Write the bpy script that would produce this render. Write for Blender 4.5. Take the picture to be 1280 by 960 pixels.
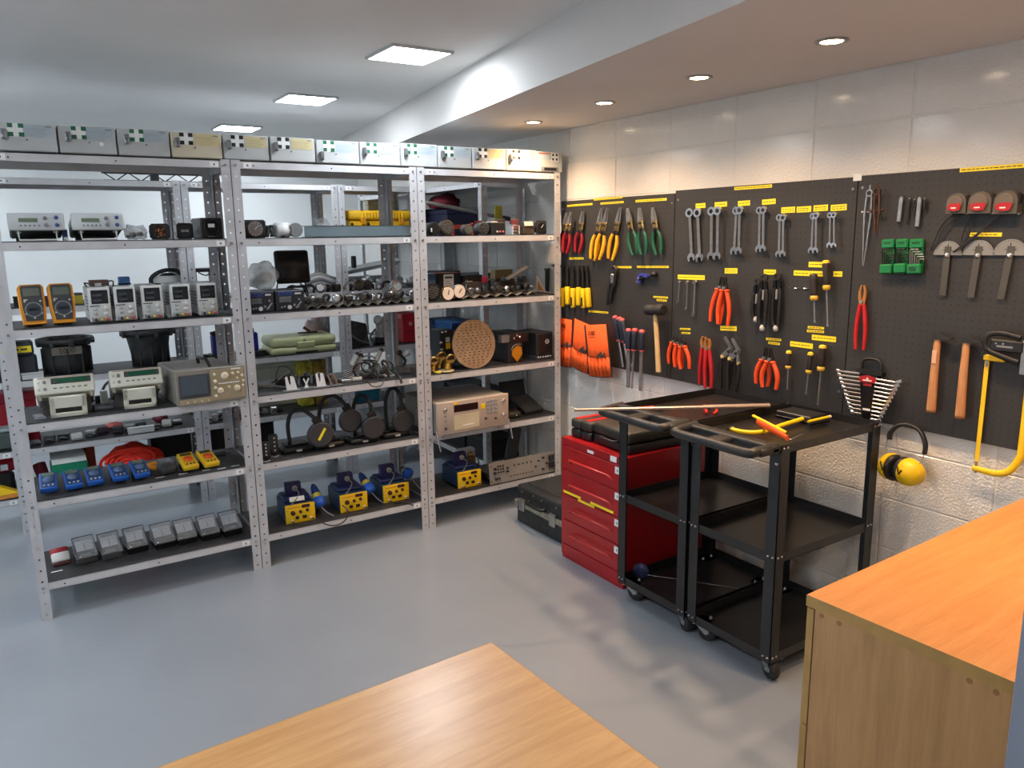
import bpy, bmesh, math, random
from mathutils import Matrix, Vector
for o in list(bpy.data.objects): bpy.data.objects.remove(o)
S = bpy.context.scene
COL = S.collection
R = math.radians
random.seed(7)
# ---------------------------------------------------------------- camera, world, exposure
cam_d = bpy.data.cameras.new('camera'); cam = bpy.data.objects.new('camera', cam_d); COL.objects.link(cam)
cam_d.sensor_width = 36.0; cam_d.lens = 36.0*961/1280; cam_d.clip_start = 0.02; cam_d.clip_end = 60
cam.matrix_world = Matrix(((0.83824949,0.11483021,-0.53305892*-1*-1,0),(-0.54512537,0.15268045,-0.82433428,0),(-0.0132708,0.98158173,0.19058117,1.6),(0,0,0,1)))
S.camera = cam
wd = bpy.data.worlds.new('world'); S.world = wd; wd.use_nodes = True
wd.node_tree.nodes['Background'].inputs[0].default_value = (0.8,0.88,1,1)
wd.node_tree.nodes['Background'].inputs[1].default_value = 0.05
S.view_settings.view_transform = 'Standard'; S.view_settings.look = 'None'
S.view_settings.exposure = 0.0; S.view_settings.gamma = 1.0; S.view_settings.use_curve_mapping = False
PANEL_E = 62.0      # ceiling panel emission
SPOT_W = 56.0       # downlight watts
# ---------------------------------------------------------------- materials
def lin(c):
    return tuple(((v/255)/12.92 if v/255 <= .04045 else ((v/255+.055)/1.055)**2.4) for v in c)
MC = {}
def M(name, col=(128,128,128), r=.5, m=0., noise=.06, sc=8., bump=0., bsc=60., coat=0., alpha=None, trans=0., emit=0., stretch=None, vor=0):
    if name in MC: return MC[name]
    mt = bpy.data.materials.new(name); mt.use_nodes = True; nt = mt.node_tree; N = nt.nodes; L = nt.links
    b = N['Principled BSDF']; c = lin(col)
    b.inputs['Roughness'].default_value = r; b.inputs['Metallic'].default_value = m
    tc = N.new('ShaderNodeTexCoord'); mp = N.new('ShaderNodeMapping'); L.new(tc.outputs['Object'], mp.inputs[0])
    if stretch: mp.inputs['Scale'].default_value = stretch
    ns = N.new('ShaderNodeTexNoise'); ns.inputs['Scale'].default_value = sc; ns.inputs['Detail'].default_value = 4
    L.new(mp.outputs[0], ns.inputs['Vector'])
    rp = N.new('ShaderNodeValToRGB'); rp.color_ramp.elements[0].position = .3; rp.color_ramp.elements[1].position = .7
    rp.color_ramp.elements[0].color = (*[max(0, v*(1-noise*2)) for v in c], 1)
    rp.color_ramp.elements[1].color = (*[min(1, v*(1+noise)+noise*.01) for v in c], 1)
    L.new(ns.outputs['Fac'], rp.inputs[0]); L.new(rp.outputs[0], b.inputs['Base Color'])
    if bump:
        n2 = N.new('ShaderNodeTexNoise'); n2.inputs['Scale'].default_value = bsc; L.new(mp.outputs[0], n2.inputs['Vector'])
        bp = N.new('ShaderNodeBump'); bp.inputs['Strength'].default_value = bump; bp.inputs['Distance'].default_value = .01
        L.new(n2.outputs['Fac'], bp.inputs['Height']); L.new(bp.outputs[0], b.inputs['Normal'])
    if coat: b.inputs['Coat Weight'].default_value = coat; b.inputs['Coat Roughness'].default_value = .12
    if trans: b.inputs['Transmission Weight'].default_value = trans
    if alpha is not None: b.inputs['Alpha'].default_value = alpha
    if emit:
        b.inputs['Emission Color'].default_value = (*c, 1); b.inputs['Emission Strength'].default_value = emit
    MC[name] = mt; return mt
def wood(name, c1, c2, axis=(1.2,14,14), r=.42, coat=.1):
    if name in MC: return MC[name]
    mt = bpy.data.materials.new(name); mt.use_nodes = True; nt = mt.node_tree; N = nt.nodes; L = nt.links; b = N['Principled BSDF']
    tc = N.new('ShaderNodeTexCoord'); mp = N.new('ShaderNodeMapping'); mp.inputs['Scale'].default_value = axis
    L.new(tc.outputs['Object'], mp.inputs[0])
    n1 = N.new('ShaderNodeTexNoise'); n1.inputs['Scale'].default_value = 2.2; n1.inputs['Detail'].default_value = 8; n1.inputs['Roughness'].default_value = .62
    n1.inputs['Distortion'].default_value = .4; L.new(mp.outputs[0], n1.inputs['Vector'])
    n2 = N.new('ShaderNodeTexNoise'); n2.inputs['Scale'].default_value = 14; n2.inputs['Detail'].default_value = 2; L.new(mp.outputs[0], n2.inputs['Vector'])
    mx = N.new('ShaderNodeMath'); mx.operation = 'MULTIPLY_ADD'; mx.inputs[1].default_value = .35; L.new(n2.outputs['Fac'], mx.inputs[0]); L.new(n1.outputs['Fac'], mx.inputs[2])
    rp = N.new('ShaderNodeValToRGB'); rp.color_ramp.elements[0].position = .45; rp.color_ramp.elements[1].position = .85
    rp.color_ramp.elements[0].color = (*lin(c1), 1); rp.color_ramp.elements[1].color = (*lin(c2), 1)
    L.new(mx.outputs[0], rp.inputs[0]); L.new(rp.outputs[0], b.inputs['Base Color'])
    b.inputs['Roughness'].default_value = r; b.inputs['Coat Weight'].default_value = coat; b.inputs['Coat Roughness'].default_value = .25
    MC[name] = mt; return mt
# ---------------------------------------------------------------- geometry collector
class G:
    def __init__(s): s.v=[]; s.f=[]; s.mi=[]; s.sm=[]; s.T=Matrix(); s.k=0
    def at(s, x=0, y=0, z=0, rx=0, ry=0, rz=0, sc=1):
        s.T = Matrix.Translation((x,y,z)) @ Matrix.Rotation(R(rz),4,'Z') @ Matrix.Rotation(R(ry),4,'Y') @ Matrix.Rotation(R(rx),4,'X') @ Matrix.Scale(sc,4); return s
    def mt(s, k): s.k = k; return s
    def add(s, vs, fs, sm=False):
        n = len(s.v); s.v += [s.T @ Vector(v) for v in vs]
        for f in fs: s.f.append([i+n for i in f]); s.mi.append(s.k); s.sm.append(sm)
        return s
    def box(s, x0,x1,y0,y1,z0,z1):
        return s.add([(x0,y0,z0),(x1,y0,z0),(x1,y1,z0),(x0,y1,z0),(x0,y0,z1),(x1,y0,z1),(x1,y1,z1),(x0,y1,z1)],
            [(3,2,1,0),(4,5,6,7),(0,1,5,4),(1,2,6,5),(2,3,7,6),(3,0,4,7)])
    def rbox(s, x0,x1,y0,y1,z0,z1, r=.004, seg=1):
        b = bmesh.new(); bmesh.ops.create_cube(b, size=1)
        r = min(r, .49*min(x1-x0,y1-y0,z1-z0))
        for v in b.verts: v.co = Vector(((x0+x1)/2+v.co.x*(x1-x0), (y0+y1)/2+v.co.y*(y1-y0), (z0+z1)/2+v.co.z*(z1-z0)))
        bmesh.ops.bevel(b, geom=b.edges[:], offset=r, segments=seg, affect='EDGES', profile=.5)
        b.verts.index_update()
        s.add([v.co.copy() for v in b.verts], [[v.index for v in f.verts] for f in b.faces], seg>1); b.free(); return s
    def prism(s, P, a0, a1, ax='y', sm=False):
        n = len(P)
        def q(p, a): return {'y':(p[0],a,p[1]),'x':(a,p[0],p[1]),'z':(p[0],p[1],a)}[ax]
        vs = [q(p,a0) for p in P]+[q(p,a1) for p in P]
        fs = [(i,(i+1)%n,(i+1)%n+n,i+n) for i in range(n)]
        s.add(vs, fs, sm); s.add(vs, [list(range(n))[::-1], list(range(n,2*n))]); return s
    def cone(s, p0, p1, r0, r1=None, n=14, cap=True, sm=True):
        if r1 is None: r1 = r0
        p0 = Vector(p0); p1 = Vector(p1); d = (p1-p0)
        if d.length < 1e-7: return s
        d.normalize(); a = d.orthogonal().normalized(); b = d.cross(a)
        vs = [p0+r0*(a*math.cos(t)+b*math.sin(t)) for t in [2*math.pi*i/n for i in range(n)]]
        vs += [p1+r1*(a*math.cos(t)+b*math.sin(t)) for t in [2*math.pi*i/n for i in range(n)]]
        s.add(vs, [(i,(i+1)%n,(i+1)%n+n,i+n) for i in range(n)], sm)
        if cap: s.add(vs, [list(range(n))[::-1], list(range(n,2*n))])
        return s
    def tube(s, pts, r, n=8, smooth=3, flat=1.):
        P = [Vector(p) for p in pts]; rr = r if isinstance(r,(list,tuple)) else [r]*len(P)
        if smooth > 1 and len(P) > 2:
            Q=[]; q=[]
            for i in range(len(P)-1):
                p0=P[max(i-1,0)]; p1=P[i]; p2=P[i+1]; p3=P[min(i+2,len(P)-1)]
                for k in range(smooth):
                    t=k/smooth; Q.append(.5*((2*p1)+(p2-p0)*t+(2*p0-5*p1+4*p2-p3)*t*t+(-p0+3*p1-3*p2+p3)*t**3)); q.append(rr[i]*(1-t)+rr[i+1]*t)
            Q.append(P[-1]); q.append(rr[-1]); P=Q; rr=q
        vs=[]; a=None; m=len(P)
        for i in range(m):
            d=(P[min(i+1,m-1)]-P[max(i-1,0)]).normalized()
            if a is None: a = d.orthogonal().normalized() if abs(d.y)>.9 else d.cross(Vector((0,1,0))).normalized()
            a=(a-d*a.dot(d)).normalized(); b=d.cross(a)
            vs += [P[i]+rr[i]*(a*math.cos(2*math.pi*k/n)+b*flat*math.sin(2*math.pi*k/n)) for k in range(n)]
        fs=[(i*n+k,i*n+(k+1)%n,(i+1)*n+(k+1)%n,(i+1)*n+k) for i in range(m-1) for k in range(n)]
        s.add(vs,fs,True); s.add(vs,[list(range(n))[::-1],list(range((m-1)*n,m*n))]); return s
    def lathe(s, prof, n=20, ax='z', sm=True):
        vs=[]
        for r,z in prof:
            for k in range(n):
                c,q=r*math.cos(2*math.pi*k/n),r*math.sin(2*math.pi*k/n)
                vs.append((c,q,z) if ax=='z' else ((c,z,q) if ax=='y' else (z,c,q)))
        m=len(prof); s.add(vs,[(i*n+k,i*n+(k+1)%n,(i+1)*n+(k+1)%n,(i+1)*n+k) for i in range(m-1) for k in range(n)],sm)
        s.add(vs,[list(range(n)),list(range((m-1)*n,m*n))]); return s
    def ball(s, x,y,z, rx,ry=None,rz=None, n=12, m=8):
        ry=ry or rx; rz=rz or rx
        vs=[(x+rx*math.sin(math.pi*i/m)*math.cos(2*math.pi*k/n), y+ry*math.sin(math.pi*i/m)*math.sin(2*math.pi*k/n), z+rz*math.cos(math.pi*i/m)) for i in range(m+1) for k in range(n)]
        return s.add(vs,[(i*n+k,(i+1)*n+k,(i+1)*n+(k+1)%n,i*n+(k+1)%n) for i in range(m) for k in range(n)],True)
    def ring(s, x,z, ro,ri, y0,y1, n=16):   # flat ring facing y
        vs=[]
        for rr,yy in ((ro,y0),(ri,y0),(ri,y1),(ro,y1)):
            vs += [(x+rr*math.cos(2*math.pi*k/n), yy, z+rr*math.sin(2*math.pi*k/n)) for k in range(n)]
        return s.add(vs,[(j*n+k,j*n+(k+1)%n,((j+1)%4)*n+(k+1)%n,((j+1)%4)*n+k) for j in range(4) for k in range(n)])
    def dsk(s, x,z, r, y0,y1, n=14): return s.cone((x,y0,z),(x,y1,z),r,n=n)
    def ob(s, name, mats, parent=None, label=None, kind=None):
        me = bpy.data.meshes.new(name); me.from_pydata(s.v,[],s.f)
        if not isinstance(mats,(list,tuple)): mats=[mats]
        for m in mats: me.materials.append(m)
        me.polygons.foreach_set('material_index', s.mi); me.polygons.foreach_set('use_smooth', s.sm)
        bm=bmesh.new(); bm.from_mesh(me); bmesh.ops.recalc_face_normals(bm, faces=bm.faces[:]); bm.to_mesh(me); bm.free()
        me.update(); o = bpy.data.objects.new(name, me); COL.objects.link(o)
        if parent: o.parent = parent
        if label: o['label']=label
        if kind: o['kind']=kind
        return o
def tag(o, label, cat, group=None, kind=None):
    if label: o['label']=label
    if cat: o['category']=cat
    if group: o['group']=group
    if kind: o['kind']=kind
    return o
def thing(name, label, cat, loc=(0,0,0), rz=0, group=None, rx=0, ry=0):
    o = bpy.data.objects.new(name, None); COL.objects.link(o); o.location = loc; o.empty_display_size = .05
    o.rotation_euler = (R(rx),R(ry),R(rz)); return tag(o,label,cat,group)
def dup(root, loc, rz=None, label=None, group=None):
    r = root.copy(); COL.objects.link(r); r.location = loc
    if rz is not None: r.rotation_euler = (root.rotation_euler[0],root.rotation_euler[1],R(rz))
    if label: r['label']=label
    if group: r['group']=group
    for ch in list(root.children):
        c = ch.copy(); COL.objects.link(c); c.parent = r
        for g in list(ch.children):
            d = g.copy(); COL.objects.link(d); d.parent = c
    return r
def text(s, size, mat, parent, x, y, z, rx=90, ry=0, rz=0, name='lettering', ext=.0006, align='CENTER'):
    c = bpy.data.curves.new(name,'FONT'); c.body=s; c.size=size; c.extrude=ext; c.align_x=align; c.align_y='CENTER'; c.resolution_u=2
    t = bpy.data.objects.new(name,c); COL.objects.link(t)
    me = bpy.data.meshes.new_from_object(t); bpy.data.objects.remove(t)
    me.materials.clear(); me.materials.append(mat)
    o = bpy.data.objects.new(name,me); COL.objects.link(o); o.parent=parent; o.location=(x,y,z); o.rotation_euler=(R(rx),R(ry),R(rz)); return o
# ---------------------------------------------------------------- base palette
PAINT=M('white_wall_paint',(224,222,217),.36,noise=.03,sc=3,bump=.5,bsc=110,coat=.45)
PLAST=M('white_ceiling_plaster',(228,228,226),.8,noise=.02,sc=2)
SOFF=M('soffit_plaster',(222,220,217),.8,noise=.02,sc=2)
BACKW=M('white_back_wall',(234,238,238),.7,noise=.04,sc=1.5)
GALV=M('galvanised_steel',(200,201,204),.42,.2,noise=.08,sc=14,stretch=(1,1,.4))
SHELF=M('pale_grey_shelf_steel',(204,204,206),.45,.1,noise=.06,sc=10)
DKST=M('shaded_grey_steel',(120,124,128),.45,.4,noise=.08,sc=12)
MAT_=M('dark_shelf_mat',(52,52,54),.55,noise=.2,sc=20)
BLK=M('black_plastic',(26,27,29),.42,noise=.12,sc=20)
BLKG=M('black_gloss_plastic',(16,17,20),.22,noise=.1)
BLKR=M('black_rubber',(34,34,36),.7,noise=.15,sc=30)
DGR=M('dark_grey_plastic',(62,64,67),.5,noise=.1)
GRY=M('mid_grey_plastic',(128,130,132),.5)
LGR=M('light_grey_plastic',(196,198,196),.45)
WHT=M('white_plastic',(226,228,226),.42,noise=.03)
CHR=M('chrome_metal',(214,214,216),.18,.95,noise=.05)
STL=M('satin_steel',(168,168,168),.32,.85,noise=.1,sc=30)
DST=M('dark_tool_steel',(70,68,66),.4,.7,noise=.15,sc=30)
BRS=M('brass',(190,158,98),.25,.9,noise=.1)
YEL=M('yellow_plastic',(248,205,22),.42,noise=.05)
YLB=M('yellow_label_tape',(250,226,40),.45,noise=.03)
INK=M('black_print',(40,38,30),.6)
RED=M('red_plastic',(190,28,34),.4)
ORG=M('orange_plastic',(240,90,30),.4)
GRN=M('green_plastic',(20,112,66),.45)
BLU=M('blue_plastic',(38,98,190),.42)
NVY=M('navy_plastic',(28,36,84),.42)
LCD=M('grey_green_lcd',(112,128,104),.25)
PAPER=M('white_paper',(236,238,238),.7,noise=.02)
GREEN_LCD=M('green_display',(20,92,62),.2)
GLASS=M('clear_plastic',(225,232,235),.12,alpha=.28,noise=.05)
# ---------------------------------------------------------------- room shell
XW=2.79; YB=6.9; XL=-3.2; YF=-2.2; ZC=2.41; ZS=2.19
def nodeset(mt): return mt.node_tree.nodes, mt.node_tree.links, mt.node_tree.nodes['Principled BSDF']
FLOOR=M('grey_floor_paint',(140,147,155),.24,noise=.05,sc=1.3,coat=.35)
N,L,b=nodeset(FLOOR)   # patchy gloss and faint scuffs of a painted concrete floor
tc=N.new('ShaderNodeTexCoord'); n3=N.new('ShaderNodeTexNoise'); n3.inputs['Scale'].default_value=2.3; n3.inputs['Detail'].default_value=6; L.new(tc.outputs['Object'],n3.inputs['Vector'])
mr=N.new('ShaderNodeMapRange'); mr.inputs[1].default_value=.3; mr.inputs[2].default_value=.7; mr.inputs[1].default_value=.2; mr.inputs[2].default_value=.8; mr.inputs[3].default_value=.27; mr.inputs[4].default_value=.32
L.new(n3.outputs['Fac'],mr.inputs[0]); L.new(mr.outputs[0],b.inputs['Roughness'])
n4=N.new('ShaderNodeTexNoise'); n4.inputs['Scale'].default_value=28; L.new(tc.outputs['Object'],n4.inputs['Vector'])
bp=N.new('ShaderNodeBump'); bp.inputs['Strength'].default_value=.06; bp.inputs['Distance'].default_value=.01; L.new(n4.outputs['Fac'],bp.inputs['Height']); L.new(bp.outputs[0],b.inputs['Normal'])
def struct(g,name,m): o=g.ob(name,m); o['kind']='structure'; return o
struct(G().box(XL-.1,XW+.25,YF-.1,YB+.1,-.1,0),'floor',FLOOR)
struct(G().box(XL-.1,XW+.25,YF-.1,YB+.1,ZC,ZC+.1),'ceiling',PLAST)
struct(G().box(XL-.1,XW+.2,YB,YB+.1,0,ZC),'wall_back',BACKW)
struct(G().box(XL-.1,XL,YF,YB,0,ZC),'wall_left',BACKW)
struct(G().box(XL-.1,XW+.2,YF-.1,YF,0,ZC),'wall_front',BACKW)
# angled bulkhead: vertical face and soffit to the right wall
sl=.158; xa=1.692+sl*(YF-1.463); xb=1.692+sl*(YB-1.463)
g=G(); g.add([(xa,YF,ZS),(XW+.2,YF,ZS),(XW+.2,YB,ZS),(xb,YB,ZS),(xa,YF,ZC),(XW+.2,YF,ZC),(XW+.2,YB,ZC),(xb,YB,ZC)],[(3,2,1,0),(4,5,6,7),(0,1,5,4),(1,2,6,5),(2,3,7,6),(3,0,4,7)])
o=struct(g,'ceiling_soffit',SOFF)
# right wall: mortar backing, each painted block proud of it
MORT=M('painted_mortar',(218,217,213),.55,noise=.03)
wall=struct(G().box(XW+.0022,XW+.25,YF,YB,0,ZS),'wall_right',MORT)
CW,CH=.4055,.2045
bm_=G(); bm_.rbox(0,.03,-CW/2+.002,CW/2-.002,-CH/2+.0018,CH/2-.0018,.003)
first=None; k=0
for j in range(11):
    zc=1.998-CH*(9.5-j)
    z0=zc-CH/2; 
    for i in range(-7,10):
        yc=2.855+CW*(i+.5)
        if yc+CW/2>YB or yc-CW/2<.2: continue
        if zc+CH/2>ZS+.01:   # cut course under the soffit
            continue
        if z0<-.12: continue
        if first is None: first=bm_.ob('concrete_block',PAINT,wall); o=first
        else: o=first.copy(); COL.objects.link(o); o.parent=wall
        o.location=(XW-random.uniform(0,.0015),yc,zc)
hh=ZS-(1.998+0.0)
tb=None
for i in range(-7,10):
    yc=2.855+CW*(i+.5)
    if yc+CW/2>YB or yc-CW/2<.2: continue
    if tb is None: tb=G().rbox(0,.03,-CW/2+.003,CW/2-.003,.003,hh,.004).ob('concrete_block',PAINT,wall); o=tb
    else: o=tb.copy(); COL.objects.link(o); o.parent=wall
    o.location=(XW,yc,1.998)
# ---------------------------------------------------------------- lamps
PEM=M('panel_light_diffuser',(240,247,255),.5,noise=0,emit=PANEL_E)
pan=thing('ceiling_panel_light','','lamp',(1.635,3.35,ZC),0,'square ceiling panel lights')
g=G(); w=.15
g.box(-w,w,-w,-w+.012,-.012,0); g.box(-w,w,w-.012,w,-.012,0); g.box(-w,-w+.012,-w+.012,w-.012,-.012,0); g.box(w-.012,w,-w+.012,w-.012,-.012,0)
g.ob('frame',LGR,pan); G().box(-w+.012,w-.012,-w+.012,w-.012,-.010,-.002).ob('diffuser',PEM,pan)
pan['label']='square white panel light nearest to the camera, beside the bulkhead'
P=[(1.60,4.69,'middle one of the three square panel lights in view'),(1.55,6.12,'farthest square panel light, just above the white boxes')]
for x,y,l in P: dup(pan,(x,y,ZC),label=l)
for x,y in ((-.75,6.25),(-.75,4.9),(-.75,3.55),(-.75,2.2),(-.75,.85),(-.75,-.5),(-2.3,5.6),(-2.3,3.9),(-2.3,2.2),(-2.3,.5)):
    dup(pan,(x,y,ZC),label='square ceiling panel light added outside the picture')  # unseen panels; left rows filled out to brighten the back and left
DEM=M('downlight_lens',(255,224,180),.5,noise=0,emit=45)
def downlight(x,y,l,src=[None]):
    if src[0] is None:
        t=thing('downlight',l,'lamp',(x,y,ZS),0,'round recessed downlights in the soffit')
        G().lathe([(.052,0),(.052,-.004),(.038,-.006),(.036,0)],24).ob('bezel',STL,t)
        G().cone((0,0,-.001),(0,0,-.004),.034,n=20).ob('lens',DEM,t)
        ld=bpy.data.lights.new('downlight_beam','SPOT'); ld.energy=SPOT_W; ld.color=(1,.66,.40); ld.spot_size=R(138); ld.spot_blend=1.0; ld.shadow_soft_size=.03
        lo=bpy.data.objects.new('beam',ld); COL.objects.link(lo); lo.parent=t; lo.location=(0,0,-.012)
        src[0]=t
    else: dup(src[0],(x,y,ZS),label=l)
downlight(2.27,1.62,'round downlight nearest the camera, above the third pegboard')
downlight(2.33,2.24,'second round downlight from the camera in the soffit')
downlight(2.38,2.87,'third round downlight from the camera in the soffit')
downlight(2.44,3.53,'farthest round downlight, close to the last white box')
downlight(2.25,1.02,'round downlight at the right edge of the picture')
downlight(2.20,.4,'round downlight in the soffit outside the picture')
# ---------------------------------------------------------------- slotted-angle racks
def strip(g, w, h, pitch, r, org, ux, uz, nrm, th=.002, z0=.03):
    """perforated flat strip: org corner, ux across, uz up"""
    ux=Vector(ux); uz=Vector(uz); nrm=Vector(nrm); org=Vector(org)
    n=int((h)/pitch); rest=h-n*pitch
    for side in (0,th):
        for i in range(n):
            zb=i*pitch+ (rest if i>=0 else 0)*0
            c=(w/2, zb+pitch/2)
            o8=[(0,zb),(w/2,zb),(w,zb),(w,zb+pitch/2),(w,zb+pitch),(w/2,zb+pitch),(0,zb+pitch),(0,zb+pitch/2)]
            i8=[(c[0]+r*math.cos(a),c[1]+r*math.sin(a)) for a in [R(-135+45*k) for k in range(8)]]
            vs=[org+ux*p[0]+uz*p[1]+nrm*side for p in o8+i8]
            g.add(vs,[(k,(k+1)%8,(k+1)%8+8,k+8) for k in range(8)])
        vs=[org+ux*p[0]+uz*p[1]+nrm*side for p in ((0,n*pitch),(w,n*pitch),(w,h),(0,h))]
        g.add(vs,[(0,1,2,3)])
def upright_mesh(h, sx, sy, w=.040):
    """angle: flange in the xz plane going sx, flange in the yz plane going sy, corner at origin"""
    g=G(); strip(g,w,h,.05,.0048,(0,0,0),(sx,0,0),(0,0,1),(0,sy,0)); strip(g,w,h,.05,.0048,(0,0,0),(0,sy,0),(0,0,1),(sx,0,0)); return g
UPM={}
def rack(label, x0, x1, y0, y1, levels, rz=0, loc=(0,0,0), mats=True, h=1.945, lbl=(0,1), group='slotted steel shelving bays'):
    t=thing('steel_shelving_rack',label,'shelving',loc,rz,group)
    for (x,y,sx,sy) in ((x0,y0,1,1),(x1,y0,-1,1),(x0,y1,1,-1),(x1,y1,-1,-1)):
        key=(sx,sy,h)
        if key in UPM: o=UPM[key].copy(); COL.objects.link(o); o.parent=t
        else: o=upright_mesh(h,sx,sy).ob('upright',GALV,t); UPM[key]=o
        o.location=(x,y,0)
    for z in levels:
        g=G(); a,b_,c,d=x0+.003,x1-.003,y0+.003,y1-.003; th=.0015
        g.box(a,b_,c,d,z-th,z)
        g.box(a,b_,c,c+th,z-.034,z); g.box(a,b_,d-th,d,z-.034,z); g.box(a,a+th,c,d,z-.034,z); g.box(b_-th,b_,c,d,z-.034,z)
        g.box(a,b_,c,c+.012,z-.034,z-.0325)
        s=g.ob('shelf',SHELF,t)
        if mats and z<1.9: G().box(a+.003,b_-.003,c+.004,d-.003,z,z+.003).ob('shelf_mat',MAT_,s)
        for q in lbl:
            xx = (x0+.055) if q==0 else (x1-.085)
            if z<1.9 and q==0: continue
            G().box(xx,xx+.036,c-.0012,c,z-.029,z-.006).ob('shelf_label',PAPER,s)
            G().box(xx+.014,xx+.022,c-.0018,c-.0012,z-.022,z-.013).ob('label_print',GRY,s)
        g=G()
        for xx in (x0+.02,x1-.02): g.cone((xx,y0,z-.018),(xx,y0-.005,z-.018),.006,n=6)
        for xx in (x0+.10,(x0+x1)/2+.01): g.mt(1).cone((xx,c,z-.018),(xx,c-.001,z-.018),.0035,n=8); g.mt(0)
        g.ob('shelf_bolts',[STL,BLK],s,kind='stuff')
    return t
LV=[.165,.527,.860,1.250,1.597,1.940]
rack('left bay of front steel shelving, holding power supplies and multimeters',-.048,.884,3.657,4.06,LV)
rack('middle bay of front steel shelving, holding magnifier lamps and soldering stations',.888,1.802,3.657,4.06,LV)
rack('right bay of front steel shelving beside the pegboard wall',1.806,2.712,3.657,4.06,LV)
LV2=[.215,.482,.860,1.250,1.597,1.925]
rack('rear left steel shelving bay behind the bay of power supplies',-.048,.884,4.85,5.26,LV2,h=1.93)
rack('rear middle steel shelving bay behind the magnifier lamps',.888,1.826,4.85,5.26,LV2,h=1.93)
rack('rear right short steel shelving bay with the yellow case',1.830,2.42,4.85,5.26,[.215,.482,.860,1.250,1.656,1.925],h=1.93)
rack('rear steel shelving bay past the left end, with red bags',-.985,-.052,4.85,5.26,LV2,h=1.93)
# side racks along the right wall, fronts facing left
LV3=[.15,.45,.80,1.22,1.597,1.92]
rack('steel shelving bay against the right wall, nearer of two',-.48,.48,0,.31,LV3,rz=-90,loc=(2.46,4.60,0),h=1.93)
rack('steel shelving bay against the right wall, farther of two',-.48,.48,0,.31,LV3,rz=-90,loc=(2.46,5.60,0),h=1.93)
# ---------------------------------------------------------------- white first-aid boxes on top of the front racks
BXW=M('white_enamel_box',(184,188,188),.4,noise=.05); BXC=M('cream_enamel_box',(202,194,172),.45,noise=.06)
STG=M('green_sticker',(18,98,68),.5); STK=M('black_sticker',(22,24,22),.5); STB=M('pale_blue_sticker',(172,186,194),.5); STY=M('aged_cream_sticker',(206,192,146),.55); STW=M('white_sticker',(230,234,232),.5)
bx=[.012,.2275,.4400,.6455,.8600,1.0660,1.2820,1.5010,1.7180,1.9290,2.1330,2.3480,2.5500,2.7350]
tone=['g','g','g','k','ky','ky','g','g','g','g','k','k','s']
nm=['leftmost white box on top of the shelving with a green and white cross','second white box from the left with a small round sticker under its label','third white box from the left with a dark green handle plate','yellowed white box, fourth from the left, black squares and brown label','fifth box from the left above the upright, black squares and cream label','sixth box from the left with black squares and cream label','seventh box from the left with its grey clip hanging low','eighth box from the left with green squares and blue tinted label','ninth box from the left, above the second pair of uprights','tenth box from the left with dark green squares and grey clip','eleventh box from the left with black squares, warm lit','twelfth box from the left, next to the slotted last box','last box at the right end with red print and a dark slot']
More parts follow.
